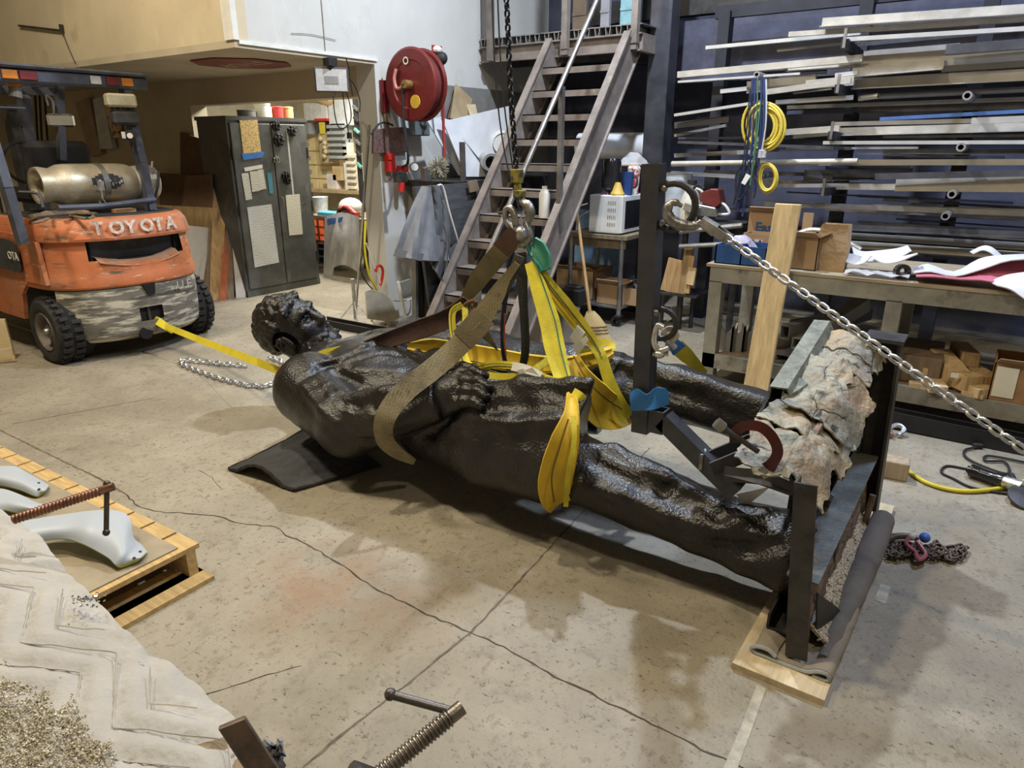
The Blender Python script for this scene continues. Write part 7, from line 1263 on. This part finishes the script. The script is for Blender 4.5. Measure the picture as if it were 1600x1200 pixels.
# floor on the right ---------------------------------------------------------------
wbp = PZ(1412, 752); one('wood_block', MB().box((wbp.x-.1, wbp.y+.03, .05), (.22, .1, .1), (0, 0, .1)).box((wbp.x-.1, wbp.y+.03, .05), (.215, .102, .094), (0, 0, .1)), wood('block_grey', (.33, .26, .18)), 'weathered wooden block on the floor behind the base', 'block', bevel=.004)
one('yellow_floor_hose', MB().tube([PZ(u, v, .013) for u, v in ((1360, 690), (1382, 708), (1412, 731), (1450, 755), (1500, 767), (1555, 764), (1600, 752), (1660, 720))], .011, 10, sm=8), ycord, 'bright yellow hose curving over the floor at right', 'hose', smooth=True)
gr = thing('angle_grinder', 'black angle grinder lying on the floor beyond the yellow hose', 'grinder', tuple(PZ(1550, 752)))
ga0 = PZ(1512, 733, .04); ga1 = PZ(1568, 752, .045); ga2 = PZ(1598, 762, .05)
MB().tube([ga0, ga0.lerp(ga1, .15), ga0.lerp(ga1, .5), ga1], [.02, .034, .03, .036], 12, sm=4).build('body', blackg, gr, smooth=True); MB().tube([ga1, ga2], [.03, .035], 12).build('gear_head', galv, gr, smooth=True)
q = MB(); q.lathe(PZ(1606, 778, .035), V((.2, -.3, 1)), [(.01, .012), (.05, .01), (.085, 0), (.085, -.012), (.01, -.012)], 22); q.build('wheel_guard', steel_dk, gr, smooth=.5); MB().cyl(PZ(1590, 760, .05), PZ(1580, 742, .06), .014, n=8).build('side_handle', black, gr)
MB().tube([PZ(u, v, .008) for u, v in ((1512, 733), (1480, 728), (1471, 738), (1490, 748), (1520, 762), (1580, 772), (1620, 770))], .0065, 8, sm=6).build('cord', black, gr, smooth=True); MB().tube([PZ(u, v, .012) for u, v in ((1530, 698), (1508, 703), (1510, 715), (1540, 730), (1575, 740), (1570, 722), (1540, 720), (1545, 712), (1600, 722), (1640, 730))], .0065, 8, sm=6).build('cord', black, gr, smooth=True); MB().box(PZ(1528, 697, .015), (.05, .03, .03), (0, 0, .5)).build('plug', black, gr, bevel=.005)
s3 = thing('floor_shackle', 'reddish steel shackle on the floor before the bench', 'shackle', tuple(PZ(1400, 675))); MB().tube([PZ(u, v, z) for u, v, z in ((1390, 680, .02), (1392, 668, .05), (1404, 664, .06), (1413, 672, .04), (1403, 680, .02))], .013, 8, sm=5).build('bow', galv, s3, smooth=True); MB().cyl(PZ(1388, 670, .04), PZ(1392, 681, .02), .018, n=10).build('pin', M('pinkish_steel', (.4, .22, .2), .4, .6), s3)
# heap of old chain
ch = thing('rusty_chain_heap', 'heap of dark rusty chain on the floor by the plywood', 'chain', tuple(PZ(1440, 865)))
ochn = M('old_chain', (.11, .085, .07), .55, .6, var=.3, scale=30, bump=.1); pts = []
for i in range(46): t = i/45; pts.append(PZ(1388+118*t+14*math.sin(i*2.1), 858+11*math.sin(i*1.7)+6*t-4*math.cos(i), .014+.022*abs(math.sin(i*.9))*(1-.6*t)))
chain(pts, .04, .028, .005, ochn, ch, roll=.3)
MB().tube([PZ(u, v, .03) for u, v in ((1384, 845), (1400, 838), (1420, 838), (1436, 842))], .014, 8, sm=4).build('hook_shank', ochn, ch, smooth=True)
rs_ = thing('painted_shackle', 'pink and blue painted shackle on top of the rusty chain heap', 'shackle', tuple(PZ(1432, 862, .03))); MB().tube([PZ(u, v, z) for u, v, z in ((1420, 840, .06), (1416, 850, .06), (1430, 862, .05), (1434, 874, .04), (1446, 868, .04), (1440, 856, .05), (1432, 846, .06))], .009, 8, sm=5).build('bow', M('shackle_pink', (.33, .1, .12), .4, .4), rs_, smooth=True); MB().sph(PZ(1445, 840, .06), .022, 10, 7).build('blue_pin', M('pin_blue', (.04, .12, .5), .5), rs_, smooth=True); MB().sph(PZ(1424, 838, .06), .018, 10, 7).build('pin_end', M('pin_pale', (.55, .5, .5), .5), rs_, smooth=True)
# ================================================================== FOREGROUND
pw = thing('plywood_strip', 'pale plywood strip on the floor under the statue base', 'plywood', (-.325, 2.67, 0)); pyp = wood('new_plywood', (.55, .45, .29), stretch=(8, 1, 8))
for z in (0, .0125): MB().bx(-.47, -.182, 1.945, 3.43, z, z+.012).build('ply_sheet', pyp, pw)
# rolled quilted blanket under the base
qb = M('quilt_brown', (.24, .205, .155), .9, var=.12, scale=9, bump=.25, bscale=40); qe = M('quilt_edge', (.3, .33, .34), .9, var=.15, bump=.2)
sec = [(-.355, .045), (-.385, .06), (-.415, .058), (-.432, .044), (-.42, .032), (-.39, .032), (-.35, .03), (-.30, .03), (-.255, .034), (-.225, .05), (-.20, .055), (-.19, .042), (-.20, .03), (-.235, .03)]
sp = catmull([V((x, 0, z)) for x, z in sec], 3); G = []
for i in range(24):
    y = 2.035+1.17*i/23; g = min(1, i/5); row = []
    for k, p in enumerate(sp):
        big = 1+1.0*g*max(0, (p.x+.27)/.08) if p.x > -.27 else 1; z = .026+(p.z-.028)*big; row.append(V((p.x+.012*g*(p.x > -.27)+.003*math.sin(y*40+p.x*60), y, z+.004*fbm((p.x*9, y*3, 1), 3, 2)*g)))
    G.append(row)
bk = thing('rolled_blanket', 'brown quilted blanket rolled under the statue base', 'blanket', (-.32, 2.6, .025)); MB().sheet(G, .009).build('quilt', qb, bk, smooth=True)
MB().tube([V((-.222, 2.10, .05)), V((-.212, 2.3, .062)), V((-.205, 2.6, .075)), V((-.2, 2.9, .08)), V((-.2, 3.14, .082))], [.02, .034, .044, .05, .048], 14, sm=5).build('roll', M('quilt_taupe', (.13, .115, .10), .95, var=.2, bump=.4, bscale=18), bk, smooth=True)
MB().tube([p+V((0, -.002, 0)) for p in G[0]], .0075, 6).build('binding', qe, bk, smooth=True)
# dark moving pad under the shoulder
pad = M('pad_grey', (.055, .058, .065), .9, var=.25, scale=4, bump=.3, bscale=30); pd = thing('moving_pad', 'dark grey quilted moving pad folded under the statue shoulder', 'moving pad', tuple(PZ(450, 740)))
G = []
for i in range(71):
    t = i/70; row = []
    for j in range(71):
        s_ = j/70; a = PZ(358+102*t, 735+34*t, 0); b_ = PZ(500+95*t, 672+58*t, 0); p = a.lerp(b_, s_); p.z = .012+.07*max(0, math.sin(math.pi*min(1, max(0, (t-.12)/.7))))*(1-.3*s_)+.05*s_*s_*(1-t); d_ = abs(((t*9+abs((s_*5) % 2-1)*.7) % 1)*2-1); p.z += .006*math.sqrt(1-d_); row.append(p)
    G.append(row)
MB().sheet(G, .012).build('quilt', pad, pd, smooth=True); MB().tube([r[0]+V((0, 0, -.004)) for r in G], .009, 6).build('binding', black, pd, smooth=True); MB().tube([p+V((0, 0, -.004)) for p in G[0]], .008, 6).build('binding', black, pd, smooth=True); MB().tube([p+V((0, 0, -.004)) for p in G[-1]], .008, 6).build('binding', black, pd, smooth=True)
# pallet with curved sheets -----------------------------------------------------------
ptx = M('pallet_wood', (.5, .34, .14), .75, var=.2, scale=6, stretch=(1, 8, 8), bump=.08); pz = .145
pe = PZ(262, 872, pz); pal = thing('wood_pallet', 'wooden pallet with board top beside the covered bench', 'pallet', (-3.2, .8, 0))
px1 = pe.x+.0; py1 = pe.y+.13; Rp = Matrix.Translation((px1, py1, 0)) @ Matrix.Rotation(math.radians(2), 4, 'Z')
for k in range(12): q = MB(); q.bx(-.14-k*.155, -k*.155, -.94, 0, pz-.02, pz, Rp); q.build('deck_board', ptx, pal)
for yy in (-.02, -.45, -.9):
    q = MB(); q.bx(-1.9, 0, yy-.04, yy, .02, pz-.02, Rp); q.build('stringer', ptx, pal)
for k in range(4): q = MB(); q.bx(-1.85+k*.6, -1.73+k*.6, -.94, 0, 0, .02, Rp); q.build('bottom_board', ptx, pal)
q = MB(); q.bx(-.12, .0, -.94, 0, 0, .02, Rp); q.build('bottom_board', ptx, pal)
one('masonite_sheet', MB().bx(-1.88, -.03, -.9, -.07, pz+.001, pz+.006, Rp), M('brown_board', (.30, .25, .17), .7, var=.15), 'thin brown board lying on the pallet', 'board')
psil = M('petal_silver', (.40, .44, .48), .5, var=.03, bump=0); pgr = M('petal_green', (.36, .4, .05), .45)
def gpetal(top, bot, zt_, zb, mat, lab, under=None):
    G = []
    for a, b_, h0, h1 in zip(top, bot, zt_, zb): G.append([PZ(a[0]+(b_[0]-a[0])*t, a[1]+(b_[1]-a[1])*t, h0+(h1-h0)*t+.02*math.sin(math.pi*t)) for t in [k/8 for k in range(9)]])
    G2 = [catmull([r[j] for r in G], 4) for j in range(9)]; o = thing('petal_sheet', lab, 'metal sheet', tuple(G2[8][len(G2[8])//2]))
    MB().sheet(G2, .004).build('face', mat, o, smooth=True)
    lo_ = [[p+V((0, 0, -.005)) for p in r] for r in G2]; MB().sheet(lo_, .003).build('underside', pgr, o, smooth=True)
    for pt in (G2[5][-3], G2[2][-3]): MB().cyl(pt+V((0, 0, .0)), pt+V((0, 0, .003)), .006, n=8).build('rivet_hole', steel_dk, o)
gpetal([(30, 815), (70, 808), (110, 802), (150, 797), (185, 798), (203, 810), (208, 838), (220, 850), (230, 862)], [(60, 845), (80, 842), (105, 842), (130, 850), (150, 860), (170, 872), (180, 882), (190, 885), (212, 878)], [.25, .25, .25, .26, .25, .23, .2, .17, .16], [.22, .22, .22, .22, .2, .19, .18, .165, .16], psil, 'largest curved pale sheet nearest the pallet corner')
gpetal([(-40, 765), (0, 763), (30, 772), (60, 786), (80, 786)], [(-40, 800), (0, 796), (25, 800), (50, 800), (72, 790)], [.2, .2, .2, .18, .17], [.19, .19, .18, .17, .165], psil, 'middle curved pale sheet half hidden by the quilt')
gpetal([(-30, 728), (0, 728), (25, 729), (45, 740), (77, 758)], [(-30, 757), (0, 758), (30, 765), (55, 775), (66, 772)], [.22, .22, .21, .19, .165], [.19, .19, .18, .165, .16], psil, 'uppermost curved pale sheet at the left edge')
# clamp screws -----------------------------------------------------------------------
def screw(name, lab, d0, d1, a, b_, r, mat, hm, h0, h1, hd0, hd1, cat='clamp'):
    P0 = PD(*a, d0); P1 = PD(*b_, d1); o = thing(name, lab, cat, tuple(P0)); ax_ = (P1-P0).normalized(); L_ = (P1-P0).length; x, y, _ = axes(ax_); q = MB(); prof_ = []; n = int(L_*.86/(.0095 if d0 > 1.5 else .0068)); 
    pitch = L_*.86/n; prof_ = [(r*.75, 0)]
    for k in range(n): z = k*pitch; prof_ += [(r*.78, z), (r, z+pitch*.3), (r, z+pitch*.6), (r*.78, z+pitch*.9)]
    prof_ += [(r*.85, L_*.865), (r*.85, L_), (.001, L_)]; q.lathe(P0, ax_, prof_, 16); q.build('threaded_rod', mat, o, smooth=.5)
    H0 = PD(*h0, hd0); H1 = PD(*h1, hd1); MB().cyl(H0, H1, r*.5, n=10).build('tommy_bar', hm, o, smooth=True); MB().sph(H0, r*.72, 10, 7).build('ball_end', hm, o, smooth=True); MB().sph(H1, r*.72, 10, 7).build('ball_end', hm, o, smooth=True)
    return o
cop = M('copper_screw', (.24, .12, .075), .4, .75, var=.3, scale=20, bump=.05); iron = M('dark_iron', (.09, .075, .065), .45, .7, var=.25)
c1 = screw('clamp_screw', 'coppery threaded clamp screw with upright bar over the pallet', 1.95, 2.02, (20, 812), (178, 760), .0145, cop, iron, (167, 756), (166, 832), 2.02, 2.0)
c2 = screw('clamp_screw', 'dark threaded clamp screw with tommy bar at the bottom edge', 1.12, 1.2, (575, 1225), (722, 1105), .0155, M('screw_steel', (.22, .2, .18), .35, .85, var=.25, scale=20), M('bar_iron', (.13, .12, .115), .4, .8), (610, 1085), (712, 1113), 1.2, 1.2)
sp0 = PD(575, 1225, 1.12); q = MB(); q.cyl(sp0-V((.02, .02, -.02)), sp0+V((.01, .01, -.01)), .026, n=12); q.tube([sp0, sp0+V((-.03, -.06, -.12)), V((-1.06, .40, .46)), V((-1.12, .36, .50))], [.022, .026, .024, .02], 10, sm=5); q.build('frame', M('bar_iron', (.13, .12, .115)), c2, smooth=True)
# quilt covered slab -----------------------------------------------------------------
SZt = .56; qw = M('dirty_white_quilt', (.40, .385, .355), .95, var=.1, scale=5, bump=.25, bscale=50); layer(qw, (.3, .265, .215), 3, .55, .78, 9); layer(qw, (.07, .06, .05), 21, .69, .74, 5, stretch=(1, 1.8, 1)); layer(qw, (.52, .5, .46), 6, .6, .8, 8)
EDGE = [(-120, 700), (0, 782), (40, 806), (70, 835), (105, 880), (140, 912), (160, 932), (205, 975), (245, 1005), (290, 1035), (340, 1080), (365, 1100), (400, 1135), (425, 1160), (432, 1185), (440, 1230)]
cs_ = thing('quilted_cover', 'dirty white quilted blanket draped over a long bench slab', 'blanket', (-1.8, .2, 0))
eg = [PZ(u, v, SZt) for u, v in EDGE]; eg = catmull(eg, 8); G = []
for i, e in enumerate(eg):
    row = []; nx = len(eg)
    for j in range(74):
        if j < 64:
            s_ = j/63; p = V((e.x-.02*(1-s_), e.y-.95*(1-s_), SZt)); zz = abs((p.x % .42)/.21-1); d_ = 1-abs(((p.y*1.15+zz*.13) % .088)/.044-1); p.z += .02*math.sqrt(max(0, d_))+.012*fbm((p.x, p.y, 2), 3.2, 4)+.004*fbm((p.x, p.y, 7), 16, 2)-.05*s_**10
        else:
            t = (j-63)/10; p = V((e.x, e.y+.012*math.sin(t*2.5)+.035*t+.012*math.sin(e.x*15)*t, SZt-.05-.42*t))
        row.append(p)
    G.append(row)
MB().sheet(G, .010).build('quilt', qw, cs_, smooth=True)
q = MB()
for k in range(-9, 13):
    pts_ = []
    for i in range(260):
        x = -2.75+1.85*i/259; y = .0
        zz = abs((x % .42)/.21-1); y = (k*.088-zz*.13)/1.15
        pts_.append(V((x, y, SZt+.003+.012*fbm((x, y, 2), 3.2, 4)+.004*fbm((x, y, 7), 16, 2))))
    run = []
    for p in pts_:
        ye = min(eg, key=lambda e: abs(e.x-p.x)).y
        if ye-.9 < p.y < ye-.05: run.append(p)
        else:
            if len(run) > 3: q.tube(run, .0017, 4)
            run = []
    if len(run) > 3: q.tube(run, .0017, 4)
o = q.build('stitching', M('stitch_grey', (.42, .39, .34), .9), cs_); o['kind'] = 'stuff'
one('bench_slab', MB().bx(-3.6, -1.06, -.75, .42, .0, .50).bx(-3.5, -1.1, -.7, .4, .0, .515), M('slab_brown', (.2, .15, .09), .8), 'brown slab table hidden under the white quilt', 'table')
one('brown_paper', MB().sheet([[PZ(300+90*i/5, 1170+60*j/4-30*(i/5)*(1-j/4), .535+.01*math.sin(i+j)) for j in range(5)] for i in range(6)], .006), M('tan_board', (.27, .2, .12), .8, var=.2), 'tan board end showing beneath the quilt corner', 'board')
# steel plate end standing at the quilt corner
pa_, pb_ = PD(341, 1134, 1.17), PD(383, 1117, 1.19); dn = V((.16, .05, -.30)); q = MB(); q.poly([pa_, pb_, pb_+dn, pa_+dn], ray(360, 1120).normalized().cross(pb_-pa_).normalized()*-.012+V((.022, -.012, 0)))
one('steel_bar_end', q, M('bar_end_steel', (.1, .085, .075), .5, .5, var=.3, scale=20, col2=(.17, .12, .09)), 'dark square steel bar end rising at the quilt corner', 'steel bar', bevel=.002)
one('grey_rag', MB().sheet([[PD(405+38*i/6, 1160+40*j/5+6*math.sin(i*2+j), 1.3+.02*math.sin(i*1.7+j*2)) for j in range(6)] for i in range(7)], .006), M('rag_grey', (.2, .21, .24), .9, bump=.3), 'grey-blue rag tucked at the quilt corner', 'rag', smooth=True)
# wood shavings / filler granules on the quilt
shv = M('granules', (.42, .34, .18), .7, var=.6, scale=220, detail=2, lo=.4, hi=.55, bump=0, col2=(.72, .66, .5)); q = MB()
def inpile(u, v): return (v > 1040+.62*u and u < 60) or (v > 1062+.5*u+26*math.sin(u*.05) and u < 175)
cnt = 0
while cnt < 8000:
    u = random.uniform(-60, 190); v = random.uniform(1030, 1260)
    if not inpile(u+random.gauss(0, 5), v+random.gauss(0, 6)): continue
    p = PZ(u, v, SZt); edge_ = min(1, (v-1040-.5*max(u, 0))/60); p.z = SZt+.012*fbm((p.x, p.y, 2), 3.2, 4)+.006+random.uniform(0, .022)*max(0, edge_); s_ = random.uniform(.0014, .0036); q.box(p, (s_*1.6, s_, s_*.6), (random.uniform(-1, 1), random.uniform(-1, 1), random.random()*6)); cnt += 1
o = q.build('granule_pile', shv); tag(o, 'pile of golden wood granules spilled on the white quilt', 'granules', None, 'stuff')
q = MB()
for i in range(60): u = 120+random.gauss(12, 14); v = 938+random.gauss(0, 6); p = PZ(u, v, SZt+.02); q.box(p, (.006, .004, .002), (random.random(), random.random(), random.random()*6))
o = q.build('foil_flakes', chrome); tag(o, 'small silver foil flakes scattered on the quilt edge', 'flakes', None, 'stuff')
